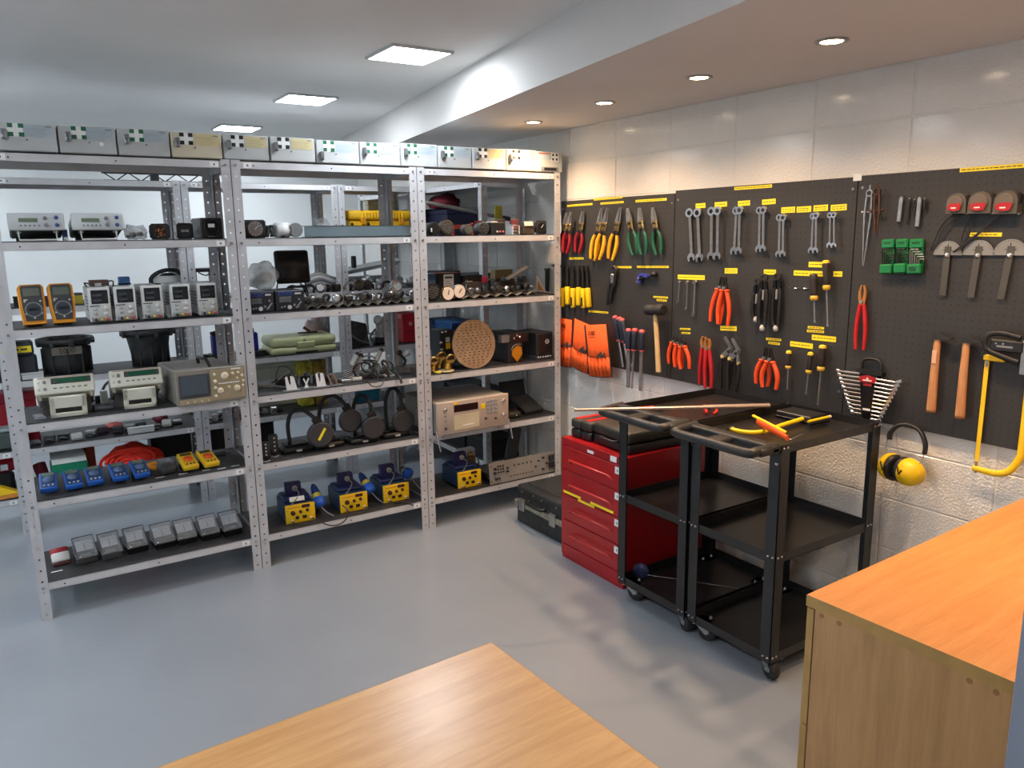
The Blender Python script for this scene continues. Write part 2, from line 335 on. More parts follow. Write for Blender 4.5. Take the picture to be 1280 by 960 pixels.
for i in range(13):
    x0,x1=bx[i]+.0025,bx[i+1]-.0025; w=x1-x0; tn=tone[i]; hb=.107+(i%3)*.0015+(i>7)*.004; cr='y' in tn or i in (3,)
    t=thing('first_aid_wall_box',nm[i],'box',(x0,3.655+(i*37%5)*.0015,1.9455),(i*53%7-3)*.25,'white boxes in a row on top of the shelving')
    m=BXC if i in (3,11) else BXW
    G().rbox(0,w,.012,.20,0,hb,.004).ob('body',m,t)
    G().rbox(0.001,w-.001,0,.0115,.0015,hb-.001,.003).ob('door',m,t)
    if tn!='s':
        c=STG if tn=='g' else STK; u=.0125; cx=.062+ (.012 if i<3 else 0); cz=hb-.028
        g=G(); g.box(cx-.028,cx+.028,-.0008,0,cz-.025,cz+.025); g.ob('cross_sticker',STW,t)
        q=G()
        for sx in (-1,1):
            for sz in (-1,1): q.box(cx+sx*.018-.009,cx+sx*.018+.009,-.0016,-.0008,cz+sz*.0165-.008,cz+sz*.0165+.008)
        q.ob('cross_squares',c,t,kind='stuff')
        lc=STY if (i in (3,4,5,11,10)) else STB
        lb=G().box(.098,w-.012,-.001,0,hb-.053,hb-.006).ob('printed_label',lc,t)
        g=G(); g.box(w-.038,w-.016,-.0016,-.001,hb-.014,hb-.009)
        for k in range(6): g.box(.102,w-.02-.01*(k%3),-.0013,-.001,hb-.020-k*.0055,hb-.0192-k*.0055)
        g.ob('fine_print',M('faint_print',(128,132,130),.6),lb,kind='stuff')
        hz=.0 if i!=6 else -.028
        g=G().rbox(.022 if i<3 else .014,.044 if i<3 else .034,-.016,0,hb-.066+hz,hb-.026+hz,.004); g.rbox(.026 if i<3 else .018,.040 if i<3 else .030,-.02,-.014,hb-.062+hz,hb-.046+hz,.003); g.ob('latch',M('grey_latch',(120,122,124),.4,.5),t)
        g=G(); g.dsk(cx+.034,.0,.003,-.002,.0,8); g.ob('door_screw',DST,t) 
        for v in t.children:
            if v.name.startswith('door_screw'): v.location=(0,0,hb-.064)
        if i==1: G().dsk(w*.73,hb-.068,.008,-.0015,0).ob('round_sticker',STW,t)
    else:
        g=G(); cx=w*.70; cz=hb-.028
        G().box(cx-.026,cx+.026,-.0008,0,cz-.024,cz+.024).ob('cross_sticker',STW,t)
        for sx in (-1,1):
            for sz in (-1,1): g.box(cx+sx*.013-.006,cx+sx*.013+.006,-.0016,-.0008,cz+sz*.012-.006,cz+sz*.012+.006)
        g.ob('cross_squares',STK,t,kind='stuff')
        G().box(.03,w-.03,-.002,0,.006,.028).ob('slot_surround',GRY,t); G().box(.05,w-.045,-.003,-.001,.010,.024).ob('slot',BLK,t)
        G().box(.012,.095,-.001,0,hb-.012,hb-.008).ob('red_print',RED,t)
        G().box(.006,.11,-.0008,0,hb-.040,hb-.018).ob('printed_label',STB,t)
# ---------------------------------------------------------------- pegboards
PEG=M('peg_dark_grey',(50,49,48),.5,noise=.05,sc=4)
N,L,b=nodeset(PEG)   # holes every inch, computed from the board's own coordinates
tc=N.new('ShaderNodeTexCoord'); mp=N.new('ShaderNodeMapping'); mp.inputs['Scale'].default_value=(1/.0254,)*3; L.new(tc.outputs['Object'],mp.inputs[0])
fr=N.new('ShaderNodeVectorMath'); fr.operation='FRACTION'; L.new(mp.outputs[0],fr.inputs[0])
sb=N.new('ShaderNodeVectorMath'); sb.operation='SUBTRACT'; sb.inputs[1].default_value=(.5,.5,.5); L.new(fr.outputs[0],sb.inputs[0])
ml=N.new('ShaderNodeVectorMath'); ml.operation='MULTIPLY'; ml.inputs[1].default_value=(0,1,1); L.new(sb.outputs[0],ml.inputs[0])
ln=N.new('ShaderNodeVectorMath'); ln.operation='LENGTH'; L.new(ml.outputs[0],ln.inputs[0])
lt=N.new('ShaderNodeMath'); lt.operation='LESS_THAN'; lt.inputs[1].default_value=.105; L.new(ln.outputs['Value'],lt.inputs[0])
mx=N.new('ShaderNodeMix'); mx.data_type='RGBA'; src=b.inputs['Base Color'].links[0].from_socket
L.new(lt.outputs[0],mx.inputs['Factor']); L.new(src,mx.inputs['A']); mx.inputs['B'].default_value=(.008,.008,.008,1); L.new(mx.outputs['Result'],b.inputs['Base Color'])
PX=2.768
def board(label,y0,y1,z0,z1):
    t=thing('pegboard_panel',label,'pegboard',(PX,(y0+y1)/2,z0),0,'dark pegboard panels on the right wall')
    w=(y1-y0)/2-.0015; h=z1-z0
    G().box(0,.0015,-w,w,0,h).ob('perforated_sheet',PEG,t)
    for nm_,a in (('upper_flange',(0.0015,.0185,-w,w,h-.002,h)),('lower_flange',(0.0015,.0185,-w,w,0,.002)),('side_flange',(0.0015,.0185,-w,-w+.002,0,h)),('side_flange',(0.0015,.0185,w-.002,w,0,h))):
        G().box(*a).ob(nm_,PEG,t)
    for sy in (-1,1):
        for z in (.09,h-.045): G().at(0,sy*(w-.018),z,ry=90).cone((0,0,0),(0,0,-.003),.006,.004,n=10).ob('fixing_screw',STL,t)
    return t
board('left pegboard panel, nearest the shelving, holding snips and orange pouches',2.795,3.725,.868,1.788)
board('middle pegboard panel holding the rows of combination spanners',1.822,2.793,.868,1.800)
board('right pegboard panel holding tapes, hammers and hex key holders',.860,1.820,.868,1.803)
G().box(PX-.002,PX,1.808,1.842,1.785,1.812).ob('wall_sticker',PAPER); tag(COL.objects[-1],'small white sticker across the top seam of two pegboards','sticker')
# yellow label strips stuck on the pegboards: (left px point, right point, height)
def ylab(y0,z0,y1,z1,h,label,name='label_strip'):
    cy,cz=(y0+y1)/2,(z0+z1)/2; L_=math.hypot(y1-y0,z1-z0); a=math.degrees(math.atan2(z1-z0,-(y1-y0)))
    t=thing(name,label,'label',(PX-.0002,cy,cz),0,'yellow printed labels on the pegboards'); t.rotation_euler=(R(-a),0,R(-90)) if False else (0,0,R(-90))
    t.rotation_euler=(Matrix.Rotation(R(-90),4,'Z')@Matrix.Rotation(R(-a),4,'Y')).to_euler()
    G().box(-L_/2,L_/2,-.0012,0,-h/2,h/2).ob('tape',YLB,t)
    g=G(); n=max(2,int(L_/.018)); x=-L_/2+.006
    random.seed(int(abs(cy*999)))
    while x<L_/2-.012:
        w=random.uniform(.006,.016); w=min(w,L_/2-.006-x)
        if h>.022: g.box(x,x+w,-.0016,-.0011,.002,.0045); g.box(x,x+w*.9,-.0016,-.0011,-.006,-.0035)
        else: g.box(x,x+w,-.0016,-.0011,-.0014,.0014)
        x+=w+.0035
    g.ob('small_print',INK,t,kind='stuff'); return t
for a in [
 (3.664,1.760,3.432,1.762,.010,'yellow strip above the red handled snips'),
 (3.419,1.785,3.182,1.787,.010,'long yellow strip at the top left, above the yellow handled snips'),
 (3.360,1.761,3.171,1.762,.010,'yellow strip just over the yellow handled snips'),
 (3.077,1.762,2.851,1.762,.012,'long yellow strip above the green handled snips'),
 (3.641,1.459,3.509,1.462,.012,'yellow strip over the yellow-gripped pad saws'),
 (3.259,1.419,3.101,1.423,.010,'yellow strip above the black locking pliers'),
 (3.057,1.426,2.825,1.432,.010,'long yellow strip above the blue pipe cutter'),
 (2.929,1.277,2.825,1.279,.009,'upper yellow strip over the rubber mallet'),
 (2.905,1.262,2.833,1.263,.009,'lower yellow strip over the rubber mallet'),
 (3.459,1.164,3.286,1.168,.010,'yellow strip at the top right of the orange pouches'),
 (2.426,1.789,2.222,1.789,.013,'long yellow strip centred along the top of the middle board'),
 (2.656,1.722,2.595,1.723,.022,'yellow label over the first pair of spanners'),
 (2.538,1.723,2.465,1.724,.022,'yellow label over the second pair of spanners'),
 (2.401,1.723,2.335,1.724,.022,'yellow label over the third pair of spanners'),
 (2.269,1.723,2.199,1.725,.022,'yellow label over the fourth pair of spanners'),
 (2.167,1.686,2.099,1.687,.024,'yellow label over the fifth pair of spanners'),
 (2.091,1.686,2.022,1.687,.024,'yellow label over an empty pair of hooks'),
 (2.011,1.688,1.945,1.690,.024,'yellow label over the sixth pair of spanners'),
 (1.932,1.687,1.862,1.689,.024,'yellow label over the smallest pair of spanners'),
 (2.760,1.385,2.584,1.388,.022,'wide yellow label over the three small spanners'),
 (2.463,1.424,2.389,1.426,.024,'yellow label over the orange long nose pliers'),
 (2.242,1.426,2.179,1.427,.022,'yellow label behind the black cable strippers'),
 (2.018,1.464,1.943,1.464,.022,'yellow label beside the head of the large screwdriver'),
 (2.088,1.427,2.008,1.427,.021,'left label of the wide row above the large screwdrivers'),
 (2.006,1.427,1.937,1.428,.021,'middle label of the row above the large screwdrivers'),
 (1.901,1.429,1.862,1.430,.021,'right label of the row above the large screwdrivers'),
 (2.476,1.158,2.379,1.164,.022,'yellow label over the silver water pump pliers'),
 (2.736,1.130,2.666,1.135,.009,'upper yellow strip over the small orange pliers'),
 (2.725,1.111,2.665,1.115,.009,'lower yellow strip over the small orange pliers'),
 (2.212,1.135,2.133,1.138,.010,'upper yellow strip over the slim orange pliers'),
 (2.200,1.119,2.139,1.120,.010,'lower yellow strip over the slim orange pliers'),
 (2.004,1.206,1.928,1.208,.010,'upper strip of the stepped labels under the large screwdrivers'),
 (2.007,1.190,1.927,1.193,.010,'lower strip of the stepped labels under the large screwdrivers'),
 (1.982,1.166,1.870,1.168,.022,'wide yellow label over the longest small screwdriver'),
 (2.086,1.128,1.975,1.128,.022,'wide yellow label over the two shorter screwdrivers'),
 (1.443,1.796,1.236,1.796,.014,'very long yellow strip along the top of the right board'),
 (1.391,1.580,1.287,1.579,.013,'yellow strip between the tape measures and the protractors')]: ylab(*a)
# ---------------------------------------------------------------- red drawer cabinet
REDC=M('red_enamel',(160,18,26),.33,noise=.05,coat=.3); REDD=M('red_enamel_drawer',(166,21,29),.33,noise=.05,coat=.3)
t=thing('drawer_cabinet','red steel drawer cabinet beside the black carts with white number tags','cabinet',(2.19,2.71,0),-90,None)
w=.234; H=.622
G().box(-w,w,.006,.515,.02,H).rbox(-w,w,.0,.012,H-.035,H,.002).ob('carcass',REDC,t)
G().box(-w,-w+.018,0,.006,.02,H-.035).ob('side_post',REDC,t); G().box(w-.018,w,0,.006,.02,H-.035).ob('side_post',REDC,t)
G().box(-w+.004,w-.004,.002,.5,0,.02).ob('plinth',REDC,t)
zs=[(.018,.075),(.078,.205),(.208,.335),(.338,.462),(.465,.583)]
for i,(a,b_) in enumerate(zs):
    d=G().rbox(-w+.020,w-.020,-.004,.006,a,b_,.003).ob('drawer' if i else 'kick_panel',REDD,t)
    if i:
        g=G(); zc=a+ (b_-a)*.45
        g.tube([(-.155,-.003,zc-.012),(-.14,-.026,zc+.010),(.14,-.026,zc+.010),(.155,-.003,zc-.012)],.0055,6,1); g.ob('handle',M('red_handle_highlight',(196,44,42),.3,coat=.3),d)  # lighter red puts the handles' highlights into their colour
        tg=G().box(w-.06,w-.024,-.0055,-.004,b_-.042,b_-.010).ob('number_tag',PAPER,d)
        G().box(w-.045,w-.039,-.0062,-.0055,b_-.033,b_-.02).ob('tag_print',GRY,d)
        if i==3:
            for a_,c_,e_ in ((-.213,-.075,.112),(-.095,.03,.098),(.0,.165,.112)): G().box(a_,c_,-.0055,-.004,a-.105+e_,a-.105+e_+.012).ob('yellow_strip',YLB,d)
G().box(-.03,.015,-.0015,0,H-.032,H-.018).ob('top_sticker',PAPER,t); G().box(.135,.178,-.0015,0,H-.033,H-.007).ob('number_tag',PAPER,t)
G().at(.205,0,H-.022).lathe([(.010,0),(.010,-.004),(.004,-.006)],14,'y').ob('lock',CHR,t)
# power tool cases on the cabinet
CASE=M('black_olive_case',(46,47,42),.5,noise=.1)
def toolcase(label,x,y,rz,w,d,h,stripe,z=.622):
    t=thing('tool_case',label,'tool case',(x,y,z),rz,'black cases on the red cabinet')
    G().rbox(-w/2,w/2,-d/2,d/2,0,h*.47,.012,2).ob('lower_shell',BLK,t); G().rbox(-w/2,w/2,-d/2,d/2,h*.49,h,.012,2).ob('lid',CASE,t)
    if stripe: G().rbox(-w*.18,w*.18,-d*.46,d*.46,h-.002,h+.004,.002).ob('red_stripe',RED,t)
    g=G(); g.tube([(-w*.2,-d/2+.005,h*.48),(-w*.2,-d/2-.022,h*.48),(w*.2,-d/2-.022,h*.48),(w*.2,-d/2+.005,h*.48)],.006,6,1); g.ob('carry_handle',BLK,t) if not stripe else None
    return t
toolcase('rounded black case with a red top stripe at the cabinet corner',2.40,2.895,-90,.072,.33,.092,1)
toolcase('second striped black case, next to the large case',2.40,2.815,-90,.075,.33,.094,1)
toolcase('large black tool case under the handle of the far cart',2.42,2.625,-93,.27,.36,.102,0)
# ---------------------------------------------------------------- black flight case on the floor
t=thing('flight_case','battered black equipment case with metal trim on the floor by the red cabinet','case',(2.27,3.48,0),-90)
CB=M('scuffed_black_case',(38,42,44),.5,noise=.3,sc=25,bump=.3,bsc=40)
G().rbox(0,.50,0,.46,0,.105,.014,2).ob('lower_shell',CB,t); G().rbox(0,.50,0,.46,.125,.222,.018,2).ob('lid',CB,t)
G().rbox(-.008,.508,-.008,.468,.100,.132,.003).ob('metal_trim',M('worn_metal_trim',(164,164,148),.45,.6,noise=.2,sc=30),t)
for x in (.07,.36):
    G().rbox(x-.026,x+.026,-.018,0,.082,.152,.004).ob('latch',STL,t)
G().tube([(.13,-.002,.150),(.14,-.026,.148),(.27,-.026,.148),(.28,-.002,.150)],.010,8,2).ob('carry_handle',BLK,t)
for x,z in ((.06,.19),(.17,.195),(.25,.192),(.38,.19)): G().dsk(x,z,.005,-.003,.002,8).ob('rivet',STL,t)
G().rbox(.04,.46,.05,.41,.220,.228,.004).ob('lid_panel',CB,t)
# ---------------------------------------------------------------- black trolleys
CART=M('black_powder_coat',(30,31,33),.38,noise=.1,sc=10); TRAY=M('black_tray_steel',(34,33,33),.3,noise=.15,sc=8); HAND=M('black_handle_plastic',(38,38,38),.45,noise=.1)
def cart(label,yc):
    t=thing('tool_trolley',label,'trolley',(2.12,yc,0),-90,'black three shelf tool trolleys')
    w=.203; D=.575; zt=.885
    for sx in (-1,1):
        for yy,sy in ((0,1),(D,-1)):
            g=G(); x=sx*w
            g.box(min(x,x-sx*.046),max(x,x-sx*.046),min(yy,yy+sy*.003),max(yy,yy+sy*.003),.085,zt-.01); g.box(min(x,x-sx*.003),max(x,x-sx*.003),min(yy,yy+sy*.046),max(yy,yy+sy*.046),.085,zt-.01)
            g.ob('leg',CART,t)
    for k,z in enumerate((.108,.490,zt)):
        g=G(); e=.0035; lip=.032; a,b_=-w+e,w-e; c,d=e,D-e; base=z-(.026 if k==2 else .03)
        g.box(a,b_,c,d,base-.002,base)
        for q in ((a,b_,c,c+.002),(a,b_,d-.002,d),(a,a+.002,c,d),(b_-.002,b_,c,d)): g.box(*q,base-.002 if k==2 else base-.002,z+.004)
        s=g.ob('shelf_tray',TRAY,t)
        for sx in (-1,1):
            for yy,ny in ((0,-1),(D,1)):
                for dx in (.012,.032): G().at(sx*(w-dx),yy,z-.008).cone((0,0,0),(0,ny*.004,0),.0048,.003,n=8).ob('bolt',CHR,s)
            for yy in (.014,.034,D-.014,D-.034): G().at(sx*w,yy,z-.008).cone((0,0,0),(sx*.002,0,0),.0048,.003,n=8).ob('bolt',CHR,s)
        if k==0:
            for sx in (-1,1):
                for y_ in (.03,.085,D-.085,D-.03): G().at(sx*(w-.05),y_,base).cone((0,0,0),(0,0,.01),.009,.005,n=8).ob('caster_nut',STL,s)
    # moulded push handle with two openings, in front of the top tray
    g=G(); z=zt-.002
    def ov(x0,x1,y0,y1,zt_,r): g.tube([(x0,y1,zt_),(x0+.006,y0+.02,zt_-.004),(x0+.03,y0,zt_-.008),(0,y0-.006,zt_-.006),(x1-.03,y0,zt_-.008),(x1-.006,y0+.02,zt_-.004),(x1,y1,zt_)],r,10,4)
    ov(-w+.018,w-.018,-.125,0,z,.017)
    g.rbox(-w+.001,w-.001,-.045,.004,z-.022,z+.010,.008,2); g.rbox(-.032,.032,-.125,-.03,z-.020,z+.006,.008,2)
    g.rbox(-w+.001,-w+.034,-.10,.0,z-.022,z+.008,.01,2); g.rbox(w-.034,w-.001,-.10,.0,z-.022,z+.008,.01,2)
    g.ob('push_handle',HAND,t)
    for sx in (-1,1):
        G().prism([(sx*w,z-.02),(sx*(w-.05),z-.02),(sx*(w-.036),z-.05),(sx*w,z-.085)],-.004,.0).ob('handle_bracket',HAND,t)
        G().at(sx*(w-.014),-.004,z-.06).cone((0,0,0),(0,-.004,0),.007,.004,n=10).ob('bolt',CHR,t)
    # casters
    for j,(sx,yy,rot) in enumerate(((-1,.05,25),(1,.05,-20),(-1,D-.06,0),(1,D-.06,10))):
        cst=thing('caster','',None,(sx*(w-.045),yy,.0)); cst.parent=t; cst.rotation_euler=(0,0,R(rot))
        for k_ in ('label','category'):
            if k_ in cst: del cst[k_]
        g=G(); g.box(-.032,.032,-.04,.04,.074,.078); g.cone((0,0,.066),(0,0,.075),.018,n=12)
        for q in (-1,1): g.prism([(-.034,.074),(.026,.074),(.030,.036),(.012,.028)],q*.019-.0012,q*.019+.0012,'y')
        g.ob('fork',STL,cst)
        G().at(.020,0,.038).lathe([(.016,-.015),(.035,-.015),(.038,-.010),(.038,.010),(.035,.015),(.016,.015)],24,'y').ob('wheel',BLKR,cst)
        G().at(.020,0,.038).lathe([(.006,-.022),(.015,-.014),(.015,.014),(.006,.022)],12,'y').ob('hub',STL,cst)
    return t
cart('near black trolley with a yellow hacksaw lying on its top tray',1.812)
cart('far black trolley next to the red cabinet with a long rod on top',2.232)
# ---------------------------------------------------------------- wooden desks and grey locker
WD1=wood('beech_worktop',(196,144,86),(218,168,110),(1.2,14,14),.36,.4); WD2=wood('orange_beech_worktop',(196,128,68),(214,148,86)); WDS=wood('beech_side_panel',(160,122,80),(184,144,98),(12,12,1.0)); WDE=M('wood_edge_banding',(172,138,82),.5,noise=.08,sc=20)
t=thing('wooden_cabinet','wooden cabinet with orange-toned top against the right side','cabinet',(1.525,1.062,0),1.6)
G().box(0,1.16,-.485,0,.712,.74).ob('worktop',[WD2],t)
G().box(-.0015,0,-.485,0,.712,.74).ob('edge_band',WDE,t); G().box(0,1.16,-.4865,-.485,.712,.74).ob('edge_band',WDE,t)
G().box(.004,.022,-.482,-.022,.0,.710).ob('side_panel',WDS,t); G().box(1.13,1.15,-.482,-.022,0,.710).ob('side_panel',WDS,t); G().box(.022,1.13,-.482,-.464,.0,.710).ob('back_panel',WDS,t); G().box(.022,1.13,-.464,-.022,.0,.06).ob('bottom_panel',WDS,t)
for i in range(2):
    for j,(a,b_) in enumerate(((.40,.706),(.03,.396))):
        d=G().box(.004+i*.575,.004+i*.575+.570,-.019,-.001,a,b_).ob('door' if j else 'drawer_front',WDS,t); G().box(.004+i*.575-.0008,.004+i*.575,-.019,-.001,a,b_).ob('edge_band',WDE,d)
        G().tube([(.22+i*.575,-.0,b_-.06),(.22+i*.575,.022,b_-.06),(.36+i*.575,.022,b_-.06),(.36+i*.575,0,b_-.06)],.005,6,1).ob('handle',STL,d)
for y in (-.04,-.085,-.375,-.425): G().at(.004,y,.700).cone((-.0008,0,0),(.001,0,0),.0065,n=12).ob('screw_cap',M('brown_cap',(150,104,66),.5),t)
t=thing('wooden_desk','light beech desk in the foreground with a bright lamp reflection','desk',(0.780,1.302,0),2.4)
G().box(-1.5,0,-.8,0,.714,.74).ob('worktop',WD1,t)
for a in ((-1.5,0,0,.0015),(-1.5,0,-.8015,-.8)): G().box(*a,.714,.74).ob('edge_band',WDE,t)
G().box(0,.0015,-.8,0,.714,.74).ob('edge_band',WDE,t)
G().box(-.05,-.03,-.76,-.04,0,.714).ob('side_panel',WDS,t); G().box(-1.47,-1.45,-.76,-.04,0,.714).ob('side_panel',WDS,t); G().box(-1.45,-.05,-.42,-.402,.35,.714).ob('modesty_panel',WDS,t)
LOCK=M('blue_grey_steel',(132,142,158),.4,noise=.04)
lx=1.384
t=thing('steel_cupboard','blue-grey steel cupboard edge at the bottom right corner of the picture','cabinet',(lx,.545,0),0)
G().rbox(0,.45,-.60,0,.0,1.05,.003).ob('body',LOCK,t); G().rbox(-.016,-.001,-.595,-.005,.03,1.03,.002).ob('door',LOCK,t)
G().tube([(-.016,-.56,.55),(-.04,-.56,.55),(-.04,-.56,.68),(-.016,-.56,.68)],.005,6,1).ob('handle',STL,t)
# ---------------------------------------------------------------- tools on the pegboards
BOARDS=[o for o in COL.objects if o.name.startswith('pegboard_panel')]
HOOK=[None]
def hook(y,z,w=.012):
    return
    b=min(BOARDS,key=lambda q:abs(q.location.y-y))
    if HOOK[0] is None:
        g=G()
        for s_ in (-1,1): g.tube([(0,s_*.006,0),(-.022,s_*.006,0),(-.030,s_*.006,.006)],.0013,5,1)
        g.cone((0,-.006,0),(0,.006,0),.0013,n=5); HOOK[0]=o=g.ob('peg_hook',CHR,b)
    else: o=HOOK[0].copy(); COL.objects.link(o); o.parent=b
    o.location=(-.0002,y-b.location.y,z-b.location.z)
SXN={'tin_snips':1.5,'locking_cutter':1.35,'locking_pliers':1.4,'pipe_cutter':1.25,'rubber_mallet':1.22,'wood_file':1.3,'combination_spanner':1.12,'pliers':1.4,'cable_stripper':1.2,'water_pump_pliers':1.35,'slip_joint_pliers':1.15,'screwdriver':1.15}
def peg(name,label,cat,a,b,group=None,off=.0,hk=None):
    y0,z0=a; y1,z1=b; L_=math.hypot(y1-y0,z1-z0); th=math.atan2(-(y1-y0),-(z1-z0))   # tilt so that local -z runs from a to b
    t=thing(name,label,cat,(PX-.001-off,y0,z0),-90,group)
    t.rotation_euler=(Matrix.Rotation(R(-90),4,'Z')@Matrix.Rotation(-th,4,'Y')).to_euler()
    q=SXN.get(name,1)
    if y0>1.9 or name!='water_pump_pliers': t.scale=(q,1+(q-1)*.4,1)
    return t,L_
def ringend(g,cz,ro,ri,d,y=-.010): g.at(0,0,0).ring(0,cz,ro,ri,y-d/2,y+d/2,18)
def spanner(label,a,b,w,group='combination spanners in pairs',both=False):
    t,L_=peg('combination_spanner',label,'spanner',a,b,group,off=.012 if label.startswith('right') else 0)
    cz=0; ro=w*.5; ri=w*.30
    g=G(); ringend(g,0,ro,ri,.008); g.ring(0,0,ri+.001,ri-.0015,-.0145,-.0055,12); g.ob('ring_end',CHR,t)
    g=G(); g.rbox(-w*.17,w*.17,-.0125,-.0075,-L_+w*.4,-ro*.9,.0015); g.ob('shank',STL,t)
    g=G(); q=w*.52; c=-L_
    if both: g.ring(0,-L_,ro*.9,ri*.9,-.0135,-.0065,16)
    else:
        o=[(-w*.17,c+q*1.0),(-q*.8,c+q*.55),(-q,c),(-q*.78,c-q*.75),(-q*.42,c-q*.80),(-q*.42,c-q*.05),(0,c+q*.18),(q*.42,c-q*.05),(q*.5,c-q*.65),(q*.85,c-q*.6),(q,c),(q*.8,c+q*.55),(w*.17,c+q*1.0)]
        g.prism([o[0],o[1],o[2],o[5],o[6],o[7],o[10],o[11],o[12]],-.014,-.006); g.prism([o[2],o[3],o[4],o[5]],-.014,-.006); g.prism([o[7],o[8],o[9],o[10]],-.014,-.006)
    g.ob('open_end' if not both else 'small_ring_end',CHR,t); return t
SP=[(2.684,1.691,2.662,1.481,.043,'first spanner from the left, largest, hanging slightly tilted'),
(2.633,1.690,2.611,1.481,.043,'second spanner from the left, largest pair'),
(2.546,1.694,2.538,1.490,.040,'left spanner of the second pair from the left'),
(2.498,1.695,2.491,1.491,.040,'right spanner of the second pair from the left'),
(2.400,1.692,2.403,1.514,.036,'left spanner of the third pair, leaning outwards'),
(2.371,1.693,2.367,1.515,.036,'right spanner of the third pair'),
(2.271,1.689,2.265,1.525,.032,'left spanner of the fourth pair'),
(2.242,1.689,2.235,1.526,.032,'right spanner of the fourth pair'),
(2.165,1.656,2.159,1.504,.030,'left spanner of the fifth pair, hanging lower than its neighbours'),
(2.138,1.655,2.131,1.505,.030,'right spanner of the fifth pair, hanging lower than its neighbours'),
(2.002,1.658,2.001,1.521,.026,'left spanner of the sixth pair, after the gap'),
(1.980,1.659,1.973,1.521,.026,'right spanner of the sixth pair, after the gap'),
(1.925,1.659,1.919,1.542,.022,'left spanner of the smallest pair at the right'),
(1.900,1.659,1.891,1.542,.022,'right spanner of the smallest pair at the right')]
for y0,z0,y1,z1,w,l in SP: spanner(l,(y0,z0),(y1,z1),w)
for y0,z0,y1,z1,w,l in [(2.736,1.361,2.744,1.260,.012,'shortest of three small spanners under the wide yellow label'),
(2.685,1.363,2.686,1.233,.014,'middle one of three small spanners under the wide yellow label'),
(2.635,1.365,2.639,1.209,.020,'longest of three small spanners, a double ring one')]: spanner(l,(y0,z0),(y1,z1),w,'small spanners on one rail',both=l.startswith('longest'))
def handles(g,z0,z1,s0,s1,r,curve=.35,flat=1.2,y=-.016):
    for s_ in (-1,1):
        m=z0+(z1-z0)*curve
        g.tube([(s_*s0,y,z0),(s_*(s0+(s1-s0)*.75+.004),y,m),(s_*s1*1.02,y,(m+z1)/2),(s_*s1*.92,y,z1)],[r*.8,r,r,r*.85],8,3)
SNM={'r':M('dark_red_grip',(150,22,34),.45),'y':M('amber_grip',(244,178,26),.42),'g':M('dark_green_grip',(16,82,56),.45)}
def snips(label,a,b,c,g_,off=0):
    t,L_=peg('tin_snips',label,'snips',a,b,g_,off=off)
    for s_ in (-1,1):
        G().prism([(0,0),(s_*.004,-.002),(s_*.010,-L_*.16),(s_*.013,-L_*.30),(s_*.004,-L_*.40),(-s_*.002,-L_*.30)],-.014+s_*.002,-.009+s_*.002).ob('blade',STL,t)
    g=G(); g.rbox(-.013,.013,-.017,-.006,-L_*.46,-L_*.27,.004); g.ob('pivot_plate',BRS,t)
    G().dsk(0,-L_*.33,.006,-.021,-.016).ob('pivot_bolt',DST,t)
    G().tube([(-.004,-.02,-L_*.40),(.010,-.021,-L_*.43),(.014,-.02,-L_*.50)],.0022,6,2).ob('latch',DST,t)
    for s_ in (-1,1):
        G().tube([(s_*.006,-.012,-L_*.43),(s_*.013,-.012,-L_*.55)],.0055,8,1).ob('tang',DST,t)
        G().tube([(s_*.011,-.013,-L_*.52),(s_*.019,-.013,-L_*.66),(s_*.018,-.013,-L_*.85),(s_*.012,-.013,-L_)],[.0062,.0078,.0078,.0062],8,3).ob('grip',SNM[c],t)
    return t
for c,l,P_ in (('r','red handled snips',[((3.652,1.721),(3.699,1.493),'left'),((3.581,1.723),(3.635,1.494),'middle'),((3.496,1.725),(3.548,1.495),'right')]),
  ('y','yellow handled snips',[((3.332,1.737),(3.407,1.457),'left'),((3.255,1.734),(3.338,1.465),'middle'),((3.177,1.735),(3.256,1.462),'right')]),
  ('g','green handled snips',[((3.124,1.729),(3.059,1.490),'left, tilted'),((3.008,1.727),(2.968,1.492),'middle'),((2.934,1.726),(2.882,1.493),'right')])):
    for iq,(a,b,p) in enumerate(P_): snips('%s one of the three %s'%(p,l),a,b,c,'tin snips on the left pegboard',.022*(iq==1))
# pad saws with yellow handles on a black rail
PS=[(3.688,1.412,3.691,1.173),(3.645,1.413,3.633,1.191),(3.587,1.414,3.582,1.176),(3.538,1.416,3.530,1.191),(3.501,1.417,3.483,1.180),(3.465,1.418,3.434,1.188)]
onm=['leftmost','second from left','third from left','fourth from left','fifth from left','rightmost']
for i,(y0,z0,y1,z1) in enumerate(PS):
    t,L_=peg('locking_cutter','%s of six black cutters with yellow grips'%onm[i],'cutter',(y0,z0),(y1,z1),'black cutters with yellow grips')
    G().tube([(0,-.012,.004),(.002,-.012,-L_*.25),(-.003,-.013,-L_*.62)],[.007,.006,.009],8,3).ob('black_arm',BLK,t)
    G().tube([(.007,-.018,.0),(.006,-.018,-L_*.3),(.004,-.018,-L_*.6)],.0035,6,2).ob('thin_arm',DST,t)
    o_=.0; G().rbox(-.011,.011,-.026,-.004,-L_,-L_*.52,.006,2).ob('yellow_grip',YEL,t)
    if i%2==0: G().rbox(-.0055,.0055,-.0275,-.025,-L_*.95,-L_*.74,.002).ob('grip_window',BLK,t)
t=thing('black_rail','thin black rail carrying the six yellow-gripped cutters','rail',(PX-.001,3.784,1.414),-90); G().tube([(-.004,-.02,0),(.062,-.022,.001),(.126,-.016,.001)],.004,8,2).ob('bar',BLK,t); G().rbox(.0,.012,-.018,0,-.006,.008,.002).ob('bracket',BLK,t)
